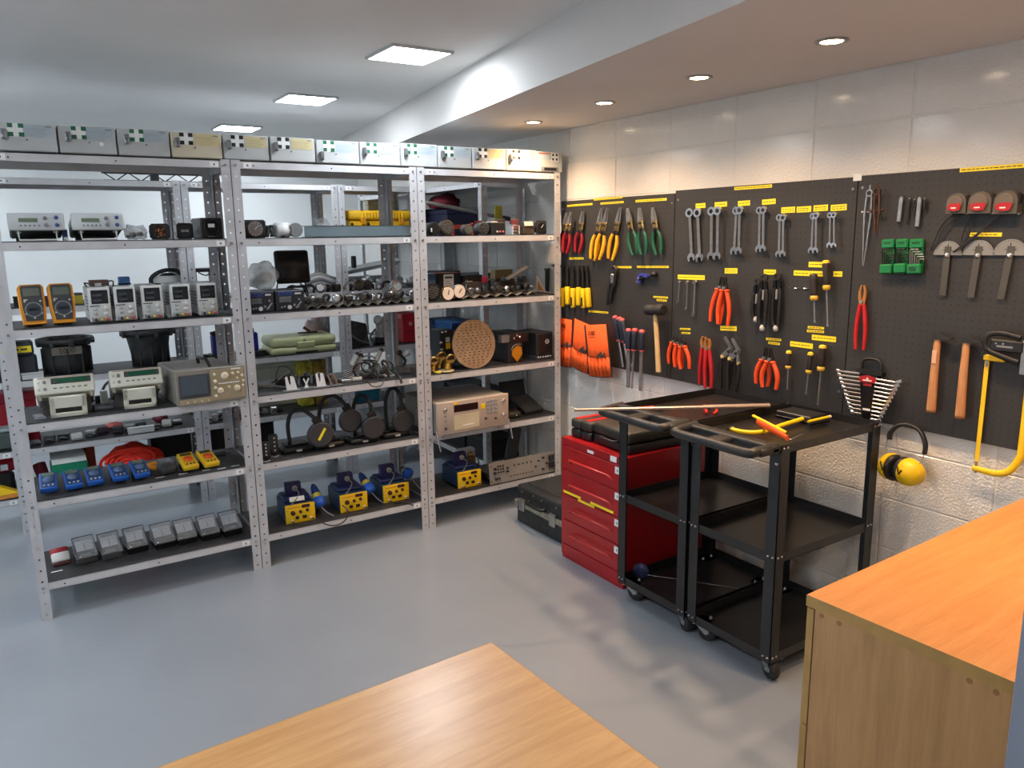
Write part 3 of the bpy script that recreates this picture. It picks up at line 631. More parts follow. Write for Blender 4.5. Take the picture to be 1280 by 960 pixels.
# black locking pliers
t,L_=peg('locking_pliers','black adjustable locking pliers hanging left of the blue cutter','pliers',(3.220,1.420),(3.273,1.213),hk=.02)
G().tube([(-.012,-.014,-.012),(-.004,-.014,.004),(.012,-.014,-.002),(.014,-.014,-.02)],.007,8,3).ob('jaw',DST,t)
G().tube([(.012,-.014,-.02),(.018,-.014,-L_*.35),(.014,-.014,-L_*.5)],.008,8,3).ob('fixed_jaw_arm',BLK,t)
G().rbox(-.010,.012,-.020,-.008,-L_*.42,-L_*.18,.003).ob('slide_plate',STL,t)
G().tube([(-.006,-.015,-L_*.3),(-.006,-.016,-L_*.6),(-.003,-.015,-L_)],[.006,.008,.006],8,3).ob('grip',BLK,t); G().tube([(.012,-.015,-L_*.4),(.010,-.016,-L_*.7),(.014,-.015,-L_*.94)],[.006,.008,.006],8,3).ob('grip',BLK,t)
# blue pipe cutter
t,L_=peg('pipe_cutter','blue pipe cutter with black knob lying sideways on the board','pipe cutter',(2.974,1.390),(2.973,1.336),hk=.0)
BLV=M('violet_blue_metal',(58,66,150),.4,.2)
G().prism([(-.044,-.006),(-.052,-.022),(-.048,-.046),(-.030,-.048),(-.028,-.036),(-.038,-.030),(-.036,-.016),(-.020,-.006),(.002,-.016),(.018,-.014),(.018,-.002),(-.004,.004),(-.030,.006)],-.022,-.006).ob('frame',BLV,t)
G().cone((.016,-.014,-.008),(.036,-.014,-.002),.0055,n=10).ob('spindle',BLV,t); G().at(.048,-.014,.002,ry=75).lathe([(.004,-.014),(.011,-.013),(.012,0),(.011,.013),(.006,.015)],14,'z').ob('knob',BLK,t)
G().dsk(-.034,-.020,.006,-.026,-.004).ob('roller',STL,t); G().dsk(-.040,-.038,.005,-.026,-.004).ob('roller',STL,t)
# rubber mallet
WH=wood('mallet_handle_wood',(196,160,104),(222,190,136),(14,14,1.5),.5,0)
t,L_=peg('rubber_mallet','black rubber mallet with a pale wooden handle','mallet',(2.861,1.247),(2.832,0.905),off=.02,hk=.05)
G().at(0,-.03,-.028).lathe([(.020,-.050),(.027,-.046),(.028,-.014),(.025,-.010),(.025,.010),(.028,.014),(.027,.046),(.020,.050)],22,'x').ob('head',BLKR,t)
G().tube([(0,-.03,-.03),(0,-.03,-.09),(.003,-.03,-.16),(.006,-.03,-L_)],[.010,.011,.012,.0125],10,3,flat=.8).ob('handle',WH,t)
# orange tool rolls
OF=M('orange_canvas',(240,92,26),.75,noise=.08,sc=30,bump=.2,bsc=200); BT=M('black_binding',(34,24,22),.8)
def pouch(label,a,b,w,sk,n,band,word=None,off=.004):
    t,L_=peg('file_roll_pouch',label,'pouch',a,b,'orange canvas file pouches',off=off)
    h=w/2; rows=8
    def sheet(z0,z1,x0,x1,y,wv): 
        nx=12; vs=[]
        for j in (0,1):
            for i in range(nx+1):
                u=i/nx; z=(z0 if j==0 else z1)+ (sk*(u-.5)) ; vs.append((x0+(x1-x0)*u, y-wv*abs(math.sin(u*math.pi*n)), z))
        vs+=[(v[0],v[1]+.0025,v[2]) for v in vs]
        m=nx+1; f=[(i,i+1,i+1+m,i+m) for i in range(nx)]+[(i+2*m,i+1+2*m,i+1+3*m,i+3*m) for i in range(nx)]
        f+=[(i,i+1,i+1+2*m,i+2*m) for i in range(nx)]+[(i+m,i+1+m,i+1+3*m,i+3*m) for i in range(nx)]+[(0,m,3*m,2*m),(nx,nx+m,nx+3*m,nx+2*m)]
        return G().add(vs,f,True)
    sheet(0,-L_,-h,h,-.006,.002).ob('back_cloth',OF,t); sheet(-L_*band,-L_,-h,h,-.010,.008).ob('pocket_row',OF,t)
    g=G(); g.tube([(-h,-.010,-L_*band-sk*.5),(0,-.019,-L_*band),(h,-.010,-L_*band+sk*.5)],.0028,6,3); g.ob('pocket_binding',BT,t)
    G().tube([(-h,-.008,-L_-sk*.5),(0,-.014,-L_-.004),(h,-.008,-L_+sk*.5)],.003,6,3).ob('bottom_binding',BT,t)
    for s_ in (-1,1): G().cone((s_*h,-.008,sk*.5*s_),(s_*h,-.008,-L_+sk*.5*s_),.0045,n=6).ob('side_binding',BT,t)
    for q in range(5): G().rbox(-h*.1+q*.014,-h*.1+q*.014+.009,-.014,-.008,-L_*band-.01,-L_*band+.012+.009*((q*7)%3),.002).ob('file_tang',DGR,t)
    if word:
        o=text(word,.034,BT,t,-h*.45,-.0085,-L_*.16,name='printed_word'); G().box(-h*.75,-h*.1,-.0085,-.0078,-L_*.235,-L_*.228).ob('print_line',BT,t)
    return t
pouch('leftmost orange canvas pouch, narrow, touching the shelving',(3.660,1.103),(3.676,0.820),.135,.004,4,.58,'OBE')
pouch('middle orange canvas pouch, partly covered by the right one',(3.473,1.103),(3.501,0.823),.165,-.014,5,.60,None,.026)
pouch('right orange canvas pouch with a black printed word, widest and lowest',(3.326,1.102),(3.280,0.816),.195,-.010,6,.62,'OBE',.048)
# wood files
FH=M('navy_rubber_grip',(40,46,62),.5); FR=M('pinkish_red_band',(206,84,84),.5)
def wfile(label,a,m,b,wd,off=.0,flat=.35):
    t,L_=peg('wood_file',label,'file',a,b,'files hanging by the handles',off=off,hk=.03)
    Lh=math.hypot(m[0]-a[0],m[1]-a[1])
    G().at(0,-.016,0).lathe([(.006,0),(.0125,-.006),(.0135,-.03),(.011,-.055),(.0125,-Lh+.008),(.008,-Lh)],14).ob('handle',FH,t)
    G().at(0,-.016,0).lathe([(.004,.002),(.0115,-.001),(.0128,-.008),(.0135,-.012)],14).ob('cap',FR,t); G().at(0,-.016,0).lathe([(.0088,-Lh+.003),(.0128,-Lh),(.008,-Lh-.006)],14).ob('collar',FR,t)
    g=G(); g.rbox(-wd/2,wd/2,-.016-wd*flat,-.016+wd*flat,-L_,-Lh-.004,.002); g.ob('blade',STL,t)
wfile('back left file with a tilted navy handle',(3.209,1.158),(3.172,1.028),(3.136,0.884),.010)
wfile('back middle file with a tilted navy handle',(3.158,1.156),(3.113,1.030),(3.075,0.890),.010,.014)
wfile('back right file, overlapping the back middle one',(3.120,1.152),(3.069,1.021),(3.027,0.884),.010,.028)
wfile('front left file with an upright navy handle and broad blade',(3.039,1.108),(3.036,0.997),(3.034,0.793),.018,.050)
wfile('front middle file with an upright navy handle and thin blade',(2.990,1.113),(2.996,1.000),(3.006,0.791),.008,.050,.5)
wfile('front right file with an upright navy handle, next to the mallet',(2.936,1.111),(2.934,1.003),(2.939,0.791),.016,.050)
# pliers
def pliers(label,a,b,L0,spread,col,jaw='cut',off=0,gr=.0075,group='insulated pliers with orange grips',name='pliers',tilt=None):
    t,L_=peg(name,label,'pliers',a,b,group,off=off,hk=L0)
    D_=DST if jaw!='pump' else STL
    for s_ in (-1,1):
        if jaw=='nose': P_=[(s_*.0008,0),(s_*.0030,0),(s_*.0065,-L0*.6),(s_*.012,-L0*.85),(s_*.010,-L0*1.15),(-s_*.004,-L0*1.15),(s_*.0008,-L0*.8)]
        elif jaw=='round': P_=[(s_*.001,-.002),(s_*.006,0),(s_*.014,-L0*.35),(s_*.015,-L0*.7),(s_*.010,-L0*1.15),(-s_*.004,-L0*1.15),(s_*.003,-L0*.7),(s_*.006,-L0*.3)]
        else: P_=[(s_*.001,0),(s_*.007,-.002),(s_*.014,-L0*.5),(s_*.012,-L0*1.15),(-s_*.004,-L0*1.15),(s_*.001,-L0*.7)]
        G().prism(P_,-.019+s_*.0015,-.011+s_*.0015).ob('jaw',D_,t)
    G().dsk(0,-L0*.95,.0065,-.023,-.009).ob('pivot',STL,t)
    for s_ in (-1,1):
        z0=-L0*1.1
        G().tube([(s_*.007,-.015,z0),(s_*(spread*.8),-.015,z0+(-L_-z0)*.33),(s_*spread,-.015,z0+(-L_-z0)*.65),(s_*spread*.86,-.015,-L_)],[gr*.95,gr*1.1,gr,gr*.8],9,3).ob('grip',col,t)
        if col is OR2 and jaw!='pump': G().rbox(s_*.010-.008,s_*.010+.008,-.024,-.006,z0-.010,z0+.000,.003).ob('finger_guard',col,t)
    return t
OR2=M('orange_red_grip',(242,84,32),.4)
pliers('left long nose pliers of two with long orange grips',(2.464,1.397),(2.495,1.183),.050,.024,OR2,'nose')
pliers('right long nose pliers of two with long orange grips',(2.424,1.398),(2.427,1.181),.050,.024,OR2,'nose',off=.022)
pliers('left small side cutters with orange grips beside the mallet',(2.757,1.092),(2.760,0.950),.026,.024,OR2)
pliers('middle small side cutters with orange grips',(2.710,1.093),(2.699,0.944),.028,.020,OR2,off=.022)
pliers('right small side cutters with orange grips, over their neighbour',(2.659,1.090),(2.634,0.948),.028,.024,OR2,off=.044)
pliers('left slim long nose pliers with orange grips at the bottom',(2.198,1.099),(2.210,0.931),.048,.026,OR2,'nose')
pliers('right slim long nose pliers with orange grips at the bottom',(2.154,1.103),(2.152,0.927),.050,.030,OR2,'nose',off=.022)
BLG=M('black_grip',(24,24,26),.45)
for i,(a,b,c) in enumerate((((2.257,1.403),(2.264,1.210),'shortest, leftmost one'),((2.207,1.423),(2.212,1.179),'middle one'),((2.154,1.428),(2.157,1.181),'right one'))):
    L0=.060; t,L_=peg('cable_stripper','%s of three black crimping pliers with pale end caps'%c,'pliers',a,b,'black crimping pliers',off=.020*(i==1),hk=.04)
    g=G(); g.ring(0,-.018,.016,.009,-.020,-.012,16); g.ob('head_loop',DST,t)
    for s_ in (-1,1): G().prism([(s_*.004,-.030),(s_*.015,-.038),(s_*.016,-.070),(s_*.004,-.078)],-.019+s_*.001,-.011+s_*.001).ob('body_plate',BLKG,t)
    for s_ in (-1,1): G().tube([(s_*.010,-.015,-.068),(s_*.015,-.015,-.11),(s_*.014,-.015,-L_*.82),(s_*.010+.006,-.015,-L_*.93)],[.007,.009,.008,.006],8,3).ob('grip',BLG,t)
    G().rbox(.000,.009,-.026,-.022,-.115,-.072,.002).ob('grey_inlay',GRY,t)
    G().at(.004,-.015,-L_).lathe([(.004,-.006),(.009,-.002),(.010,.010),(.006,.020)],12).ob('end_cap',LGR,t)
pliers('left small water pump pliers with red grips and copper coloured jaws',(2.558,1.112),(2.563,0.877),.050,.014,RED,'round',group='small red gripped pliers',name='water_pump_pliers')
pliers('right small water pump pliers with red grips and copper coloured jaws',(2.516,1.109),(2.502,0.871),.050,.016,RED,'round',off=.022,group='small red gripped pliers',name='water_pump_pliers')
pliers('red handled pump pliers alone on the right board beside the seam',(1.759,1.392),(1.755,1.142),.066,.020,RED,'round',group='small red gripped pliers',name='water_pump_pliers')
for o in list(COL.objects):
    if o.name.startswith('jaw') and o.parent and o.parent.name.startswith('water_pump'): o.data.materials[0]=M('copper_toned_steel',(188,128,72),.4,.5)
def wpump(label,a,b,off):
    t,L_=peg('slip_joint_pliers',label,'pliers',a,b,'large silver slip joint pliers',off=off,hk=.03)
    G().prism([(-.018,0),(-.010,.004),(.016,-.030),(.024,-.048),(.012,-.062),(.004,-.060),(.010,-.044),(-.012,-.016)],-.022,-.014).ob('upper_jaw',STL,t)
    G().prism([(.024,-.046),(.014,-.034),(-.012,-.066),(-.030,-.084),(-.024,-.100),(-.006,-.094),(.018,-.070),(.026,-.060)],-.016,-.008).ob('slotted_arm',STL,t)
    G().prism([(.010,-.060),(.024,-.060),(.030,-.10),(.020,-.11)],-.022,-.014).ob('arm',STL,t); G().dsk(.012,-.064,.007,-.026,-.006).ob('pivot',DST,t)
    for s_,zz in ((-1,-.095),(1,-.108)):
        G().at(0,0,0).cone((s_*.024,-.016,zz+.006),(s_*.024,-.016,zz-.006),.0075,n=10).ob('collar',M('pale_collar',(216,196,120),.4),t)
        G().tube([(s_*.025,-.016,zz),(s_*.028,-.016,zz-.05),(s_*.020,-.016,-L_)],[.0072,.008,.0065],8,3).ob('grip',BLG,t)
wpump('left large silver slip joint pliers with black grips',(2.412,1.123),(2.421,0.873),.0)
wpump('right large silver slip joint pliers with black grips',(2.354,1.122),(2.361,0.879),.018)
# screwdrivers
def sdrv(label,a,m,b,r,cap,col=None):
    t,L_=peg('screwdriver',label,'screwdriver',a,b,'yellow and black screwdrivers',hk=.02); Lh=math.hypot(m[0]-a[0],m[1]-a[1])
    G().at(0,-.022,0).lathe([(r*.5,0),(r*.95,-.004),(r,-.02),(r*.8,-Lh*.55),(r*.95,-Lh*.8),(r*.75,-Lh*.86)],14).ob('handle',DGB,t)
    G().at(0,-.022,0).lathe([(r*.3,.002),(r*.8,-.0005),(r*.98,-.006),(r*1.0,-.010)],14).ob('end_cap',YEL if cap else DGB,t)
    G().at(0,-.022,0).lathe([(r*.78,-Lh*.82),(r*1.05,-Lh*.88),(r*.9,-Lh),(r*.4,-Lh-.002)],14).ob('yellow_collar',M('pale_yellow_collar',(232,190,70),.4),t)
    G().cone((0,-.022,-Lh),(0,-.022,-L_),.0032,n=8).ob('shaft',STL,t); G().prism([(-.0032,-L_+.012),(.0032,-L_+.012),(.0045,-L_),(-.0045,-L_)],-.0235,-.0205).ob('tip',STL,t)
DGB=M('charcoal_grip',(44,38,36),.45)
sdrv('large screwdriver with a plain black end, left of two under the yellow row',(1.976,1.428),(1.967,1.322),(1.956,1.231),.0145,0)
sdrv('tallest large screwdriver, its yellow and black handle above the labels',(1.923,1.482),(1.911,1.366),(1.895,1.220),.0135,1)
sdrv('smallest screwdriver, short handle, left of the lower three',(2.073,1.100),(2.072,1.024),(2.070,0.933),.0110,1)
sdrv('middle screwdriver of the lower three with a hooked yellow end',(1.966,1.106),(1.969,1.018),(1.976,0.928),.0110,1)
sdrv('longest screwdriver of the lower three, nearest the board seam',(1.912,1.142),(1.914,1.037),(1.917,0.892),.0135,1)
for y,z,l in ((2.069,1.361,'empty steel hook left of the large screwdrivers'),(2.023,1.363,'second empty steel hook left of the large screwdrivers')):
    t=thing('double_hook',l,'hook',(PX-.001,y,z),-90); g=G(); g.tube([(-.014,0,.002),(-.014,-.02,0),(-.016,-.028,.006)],.0014,5,1); g.tube([(.010,0,.002),(.010,-.02,0),(.012,-.028,.006)],.0014,5,1); g.cone((-.014,-.002,.001),(.010,-.002,.001),.0014,n=5); g.ob('wire',CHR,t)
# dividers
def divider(label,a,b,m,open_=.010):
    t,L_=peg('spring_divider',label,'divider',a,b,'spring dividers at the board seam',off=0 if m is STL else .012)
    G().ring(0,-.030,.014,.009,-.020,-.012,16).ob('spring',m,t); G().cone((0,-.016,0),(0,-.016,-.018),.003,n=8).ob('thumb_stem',m,t)
    for s_ in (-1,1): G().prism([(s_*.010-.003,-.040),(s_*.010+.003,-.040),(s_*open_+.0035,-.11),(s_*.002+.001,-L_),(s_*.002-.001,-L_),(s_*open_-.0035,-.11)],-.019,-.013).ob('leg',m,t)
    G().cone((-.022,-.016,-.100),(.022,-.016,-.100),.002,n=6).ob('adjusting_screw',m,t)
    for s_ in (-1,1): G().cone((s_*.020,-.016,-.100),(s_*.026,-.016,-.100),.005,n=8).ob('thumb_nut',m,t)
RST=M('rusty_brown_steel',(88,58,46),.6,.4,noise=.2,sc=30)
divider('large silver divider, its points hanging low beside the seam',(1.759,1.766),(1.764,1.465),STL,.013)
divider('brown rusty divider right of the silver one',(1.724,1.770),(1.713,1.586),RST,.010)
# punches / small metal bars
for i,(a,b,w,l) in enumerate((((1.634,1.714),(1.638,1.625),.015,'widest flat steel bar of the left pair'),((1.603,1.707),(1.606,1.621),.009,'dark round punch right of the flat bar'),((1.585,1.703),(1.593,1.659),.007,'short dark punch half hidden by its neighbours'),((1.566,1.709),(1.568,1.606),.016,'bright steel punch with a dark tip'),((1.548,1.704),(1.547,1.668),.010,'short dark bolt beside the bright punch'))):
    t,L_=peg('steel_punch',l,'punch',a,b,'steel punches and bars',hk=.01)
    if i in (0,3): G().rbox(-w/2,w/2,-.018,-.010,-L_,0,.002).ob('bar',STL,t)
    else: G().cone((0,-.014,0),(0,-.014,-L_),w/2,w*.42,n=10).ob('bar',DST,t)
    G().cone((0,-.014,-L_+.004),(0,-.014,-L_-.003),w*.5,w*.35,n=10).ob('tip',DST,t); G().cone((0,-.014,-.001),(0,-.014,.004),w*.35,n=10).ob('head',STL,t)
# hex key holders
HGR=M('hex_holder_green',(20,118,64),.4)
for i,(a,b,w,l) in enumerate((((1.674,1.565),(1.666,1.438),.048,'left green hex key holder'),((1.620,1.566),(1.612,1.442),.046,'middle green hex key holder'),((1.566,1.566),(1.559,1.441),.052,'right green hex key holder, with silver keys'))):
    t,L_=peg('hex_key_holder',l,'hex key set',a,b,'green hex key holders',off=.002,hk=.004)
    h=w/2; G().rbox(-h,h,-.016,-.002,-.034,0,.004).ob('top_block',HGR,t); G().rbox(-h,h,-.030,-.002,-L_,-L_+.036,.005).ob('bottom_block',HGR,t); G().rbox(-h*.9,h*.9,-.006,-.001,-L_+.01,-.01,.001).ob('back_plate',HGR,t)
    G().box(-h*.55,h*.55,-.0168,-.016,-.018,-.010).ob('moulded_word',M('dark_green_mark',(8,70,40),.6),t)
    if i==2: G().box(-h*.55,h*.4,-.0312,-.03,-L_+.012,-L_+.026).ob('moulded_mark',M('dark_green_mark'),t)
    for k in range(5):
        x=-h*.75+k*h*.32; zt=-.040-.009*k
        G().tube([(x,-.014,-L_+.03),(x,-.016,zt),(x+.004,-.018,zt+.004),(min(x+.034,h*1.35),-.020,zt+.002)],.0030-.0003*k if i<2 else .0032,6,1).ob('hex_key',DST if i<2 else STL,t)
# tape measures with wrist straps
TPG=M('tape_case_olive_grey',(84,78,68),.45); TPR=M('tape_red_badge',(170,24,30),.4)
for i,(a,w,h,l) in enumerate((((1.425,1.719),.066,.068,'leftmost tape measure, smallest'),((1.348,1.720),.074,.071,'middle one of the three tape measures'),((1.268,1.719),.073,.074,'rightmost tape measure, largest, with black clip'))):
    y,z=a; t=thing('tape_measure',l,'tape measure',(PX-.001,y,z),-90,'round tape measures with red badges'); hw=w/2
    prof=[(-hw,-h),(-hw,-h*.5)]+[(-hw*math.cos(R(q)),-h*.45+h*.45*math.sin(R(q))) for q in range(20,171,15)]+[(hw,-h*.5),(hw*1.02,-h)]
    G().prism(prof,-.040,-.004).ob('case',TPG,t)
    G().at(-.002,-.040,-h*.50).lathe([(hw*.80,0),(hw*.78,-.004),(hw*.70,-.005)],22,'y').ob('round_cover',M('tape_cover_grey',(98,90,80),.4),t)
    G().prism([(-hw*.75,-h*.62),(-hw*.4,-h*.52),(hw*.5,-h*.50),(hw*.62,-h*.62),(hw*.5,-h*.85),(-hw*.2,-h*.88),(-hw*.65,-h*.8)],-.0475,-.0448).ob('red_badge',TPR,t)
    G().box(-hw*.35,hw*.15,-.0482,-.0475,-h*.76,-h*.70).ob('badge_text',PAPER,t); G().rbox(hw*.72,hw*1.08,-.038,-.006,-h*.62,-h*.12,.006).ob('rubber_grip',BLKR,t)
    G().rbox(hw*.9,hw*1.12,-.030,-.012,-h-.004,-h+.004,.002).ob('tape_hook',STL,t)
    s_=[[(hw*-.3,-.012,-h*.9),(-.055,-.010,-h-.035),(-.075,-.010,-h-.085),(-.085,-.010,-h-.125),(-.062,-.010,-h-.10),(-.04,-.010,-h-.05),(hw*.2,-.012,-h*.9)],[(-.02,-.012,-h*.95),(-.050,-.012,-h-.03),(-.058,-.012,-h-.09),(-.040,-.012,-h-.08),(-.03,-.012,-h-.02)],[(-.02,-.012,-h*.95),(-.07,-.016,-h-.05),(-.13,-.016,-h-.105),(-.165,-.016,-h-.125),(-.12,-.016,-h-.09),(-.02,-.016,-h)]][i]
    G().tube(s_,.0028,6,3,flat=.5).ob('wrist_strap',BLK,t)
# protractors
PRS=M('brushed_protractor_steel',(150,148,142),.45,.5,noise=.08); PRD=M('dark_rule_steel',(88,86,80),.5,.5)
for i,((y,z),(y2,z2),r,l) in enumerate((((1.454,1.510),(1.451,1.369),.049,'leftmost semicircular steel protractor with a hanging rule'),((1.352,1.511),(1.343,1.368),.051,'middle semicircular steel protractor with a hanging rule'),((1.252,1.512),(1.239,1.367),.053,'rightmost steel protractor, warm lit, with a hanging rule'))):
    t=thing('protractor',l,'protractor',(PX-.001,y,z),-90,'steel protractors'); hook(y,z+.02)
    G().prism([(r*math.cos(R(q)),r*math.sin(R(q))) for q in range(0,181,10)],-.008,-.006).ob('half_disc',PRS,t)
    g=G()
    for q in range(10,171,10): g.at(0,-.0082,0,ry=-q).box(r*.86,r*.95,-.0003,.0003,-.0004,.0004)
    g.at(0,0,0).box(-r*.35,r*.35,-.0086,-.008,r*.33,r*.37); g.box(-.0015,.0015,-.0086,-.008,r*.2,r*.75); g.ob('engraved_marks',INK,t,kind='stuff')
    L_=z-z2; G().at(0,0,0,ry=math.degrees((y2-y)/L_)*-1).box(-.011,.011,-.0105,-.0085,-L_,.030).ob('rule',PRD,t); G().at(0,-.008,.0).lathe([(.010,0),(.009,-.006),(.004,-.008)],14,'y').ob('thumb_nut',CHR,t)
# spanner rack (two flared rows of spanners in a black holder)
t,L_=peg('spanner_set_rack','black holder with two flared rows of chrome spanners and red badge','spanner set',(1.702,1.111),(1.694,0.872))
G().tube([(-.040,-.012,-.042),(-.036,-.012,-.012),(-.015,-.012,.0),(.022,-.012,-.002),(.038,-.012,-.02),(.042,-.012,-.05)],.006,8,3).ob('carry_loop',BLK,t)
G().prism([(-.055,-.040),(.055,-.046),(.052,-.060),(-.052,-.056)],-.030,-.002).ob('top_bar',BLK,t)
G().prism([(-.042,-.055),(.036,-.055),(.016,-L_),(-.018,-L_)],-.026,-.002).ob('spine',BLKG,t)
G().prism([(-.044,-.070),(-.008,-.062),(.034,-.070),(.028,-.090),(-.034,-.090)],-.030,-.026).ob('red_badge',TPR,t)
G().box(-.022,.014,-.0308,-.030,-.084,-.080).ob('badge_text',PAPER,t); G().prism([(-.010,-.078),(-.004,-.070),(.002,-.078)],-.0308,-.030).ob('badge_mark',PAPER,t); G().box(-.022,.012,-.027,-.026,-.104,-.095).ob('red_print',TPR,t)
G().box(-.020,.010,-.027,-.026,-L_+.046,-L_+.038).ob('white_print',PAPER,t)
for k in range(11):
    u=k/10; z=-.058-u*(L_*.66); xl=-.128+u*.068; xi=-.036+u*.014
    g=G(); g.rbox(xl,xi,-.034,-.028,z-.0035-.005*(1-u)*0,z+.0035,.0015); g.at(xl,0,z+.002,ry=8).rbox(-.010,.006,-.036,-.026,-.0065,.0055,.002); g.ob('chrome_spanner',CHR,t)
    if k<11:
        xr=.122-u*.070; zr=z-.012
        g=G(); g.at(.03-u*.014,0,zr-.002,ry=3).rbox(0,xr-.03+u*.014,-.034,-.028,-.0035,.0035,.0015); g.at(xr,0,zr-.002,ry=-20).rbox(-.008,.010+.004*(1-u),-.037,-.025,-.007,.006,.002); g.ob('chrome_spanner',CHR,t)
# hammers
HW=wood('hammer_ash_wood',(176,120,76),(206,152,104),(14,14,1.5),.5,0)
for i,(a,b,l) in enumerate((((1.451,1.225),(1.451,0.956),'left hammer, brown handle with a pale sticker, black head'),((1.352,1.224),(1.349,0.953),'right hammer with a plain paler wooden handle'))):
    t,L_=peg('cross_pein_hammer',l,'hammer',a,b,'wooden handled hammers',off=.008,hk=.01)
    G().prism([(-.026,-.010),(-.028,.004),(-.010,.010),(.012,.010),(.050,.000),(.052,-.004),(.014,-.010)],-.030,-.006).ob('head',DST,t); G().at(.028,-.018,.016,ry=20).box(-.012,.014,-.003,.003,-.002,.001).ob('wedge_pin',DST,t)
    G().tube([(0,-.018,-.002),(-.0,-.018,-.06),(-.001,-.018,-L_*.5),(0,-.018,-L_+.006),(0,-.018,-L_)],[.012,.0125,.0145,.017,.0155],12,3,flat=.75).ob('handle',HW,t)
    if i==0: G().box(-.008,.008,-.031,-.0285,-.095,-.048).ob('sticker',M('faded_sticker',(220,176,140),.6),t)
# bow saw / hacksaw at the right edge
t=thing('bow_saw','yellow framed hacksaw hanging at the right edge with a toothed yellow blade','saw',(PX-.001,1.285,1.168),-90)
Lb=.378
G().rbox(-.012,.055,-.018,-.004,-.008,.012,.003).ob('upper_yellow_label',YEL,t)
G().box(-.0065,.0075,-.014,-.012,-Lb,-.010).ob('blade',YEL,t)
g=G()
for k in range(60): z=-.02-k*(Lb-.04)/60; g.prism([(-.0065,z),(-.0095,z-.002),(-.0065,z-.004)],-.0137,-.0123)
g.ob('teeth',INK,t,kind='stuff'); G().rbox(-.004,.004,-.016,-.010,-Lb-.028,-Lb+.016,.001).ob('blade_holder',STL,t); G().rbox(-.004,.004,-.016,-.010,-.030,-.008,.001).ob('blade_holder',STL,t)
G().tube([(-.010,-.013,-Lb-.012),(.06,-.013,-Lb-.014),(.105,-.013,-Lb+.004),(.132,-.013,-Lb+.055),(.136,-.013,-Lb+.10),(.136,-.013,-.075)],[.011,.011,.012,.012,.012,.012],10,4,flat=.6).ob('frame_tube',YEL,t)
t=thing('tenon_saw','black moulded saw handle partly outside the frame at the right edge','saw',(PX-.024,1.227,1.221),-90)
G().tube([(.05,-.016,.028),(-.01,-.016,.038),(-.048,-.016,.030),(-.058,-.016,.006),(-.050,-.016,-.020),(-.010,-.016,-.036),(.05,-.016,-.052)],.0095,8,3,flat=.7).ob('handle_loop',BLG,t)
G().rbox(-.044,.06,-.020,-.008,-.024,.018,.006).ob('handle_panel',BLK,t); G().box(-.02,.03,-.0208,-.020,-.008,-.002).ob('faint_print',GRY,t)
for x in (-.022,.0,): G().dsk(x,.004,.0035,-.022,-.02,8).ob('rivet',STL,t)
G().rbox(.055,.34,-.015,-.013,-.09,.02,.0005).ob('blade',STL,t)
# ear defenders
t=thing('ear_defenders','yellow ear defenders hanging below the right pegboard','ear defenders',(PX-.006,1.520,0.888),-90); t.scale=(1.13,1.0,1.08)
G().tube([(-.058,-.040,-.062),(-.058,-.036,-.036),(-.036,-.030,-.008),(0,-.026,.0),(.036,-.030,-.012),(.060,-.036,-.050),(.062,-.040,-.085)],.0075,8,4,flat=1.7).ob('headband_pad',BLK,t)
G().tube([(-.060,-.046,-.06),(-.062,-.05,-.09),(-.020,-.07,-.128)],.0016,6,2).ob('wire',STL,t); G().tube([(.062,-.044,-.08),(.058,-.05,-.115),(.022,-.07,-.150)],.0016,6,2).ob('wire',STL,t); G().tube([(-.042,-.030,-.04),(-.030,-.04,-.085),(-.006,-.05,-.115)],.0016,6,2).ob('wire',STL,t)
G().at(-.034,-.062,-.150,rz=-20).lathe([(.004,-.034),(.030,-.030),(.045,-.014),(.048,0),(.046,.006)],24,'x').ob('cup',YEL,t); G().at(.018,-.052,-.156,rz=-20).lathe([(.046,-.006),(.049,0),(.046,.022),(.034,.044),(.004,.050)],24,'x').ob('cup',YEL,t)
G().at(-.018,-.060,-.152,rz=-20).lathe([(.034,-.012),(.047,-.009),(.047,.000),(.034,.003)],24,'x').ob('cushion',BLK,t); G().at(.004,-.054,-.154,rz=-20).lathe([(.034,-.004),(.047,-.001),(.047,.009),(.034,.012)],24,'x').ob('cushion',BLK,t)
for x in (-.044,.012): G().tube([(x-.006,-.104,-.128),(x+.006,-.110,-.156),(x+.014,-.110,-.140)],.0030,6,1).ob('arm_clip',BLK,t)
# ---------------------------------------------------------------- things lying on the trolleys
t=thing('long_metal_rod','long pale metal rod lying across the far trolley handle','rod',(2.531,1.990,.905))
ax_,ay_=(2.531,1.990); bx_,by_=(1.797,2.332); dx,dy=bx_-ax_,by_-ay_; 
G().cone((0,0,0),(dx,dy,.018),.008,.006,n=12).ob('rod',M('pale_tube_metal',(196,176,164),.3,.6),t); G().cone((.012,.012,0),(dx*.35+.012,dy*.35+.012,.006),.006,n=12).ob('inner_rod',M('pale_tube_metal'),t)
t=thing('red_pliers','red handled pliers lying on the far trolley beside the rod','pliers',(2.176,2.341,.868)); G().tube([(-.03,.03,0),(0,.0,.004),(.045,-.01,.006)],.008,8,3).ob('grip',RED,t); G().tube([(-.01,.05,0),(.02,.02,.004),(.055,.004,.006)],.008,8,3).ob('grip',RED,t); G().tube([(.05,-.004,.006),(.09,.0,.004),(.115,.004,.002)],[.008,.010,.004],8,2).ob('jaws',DST,t)
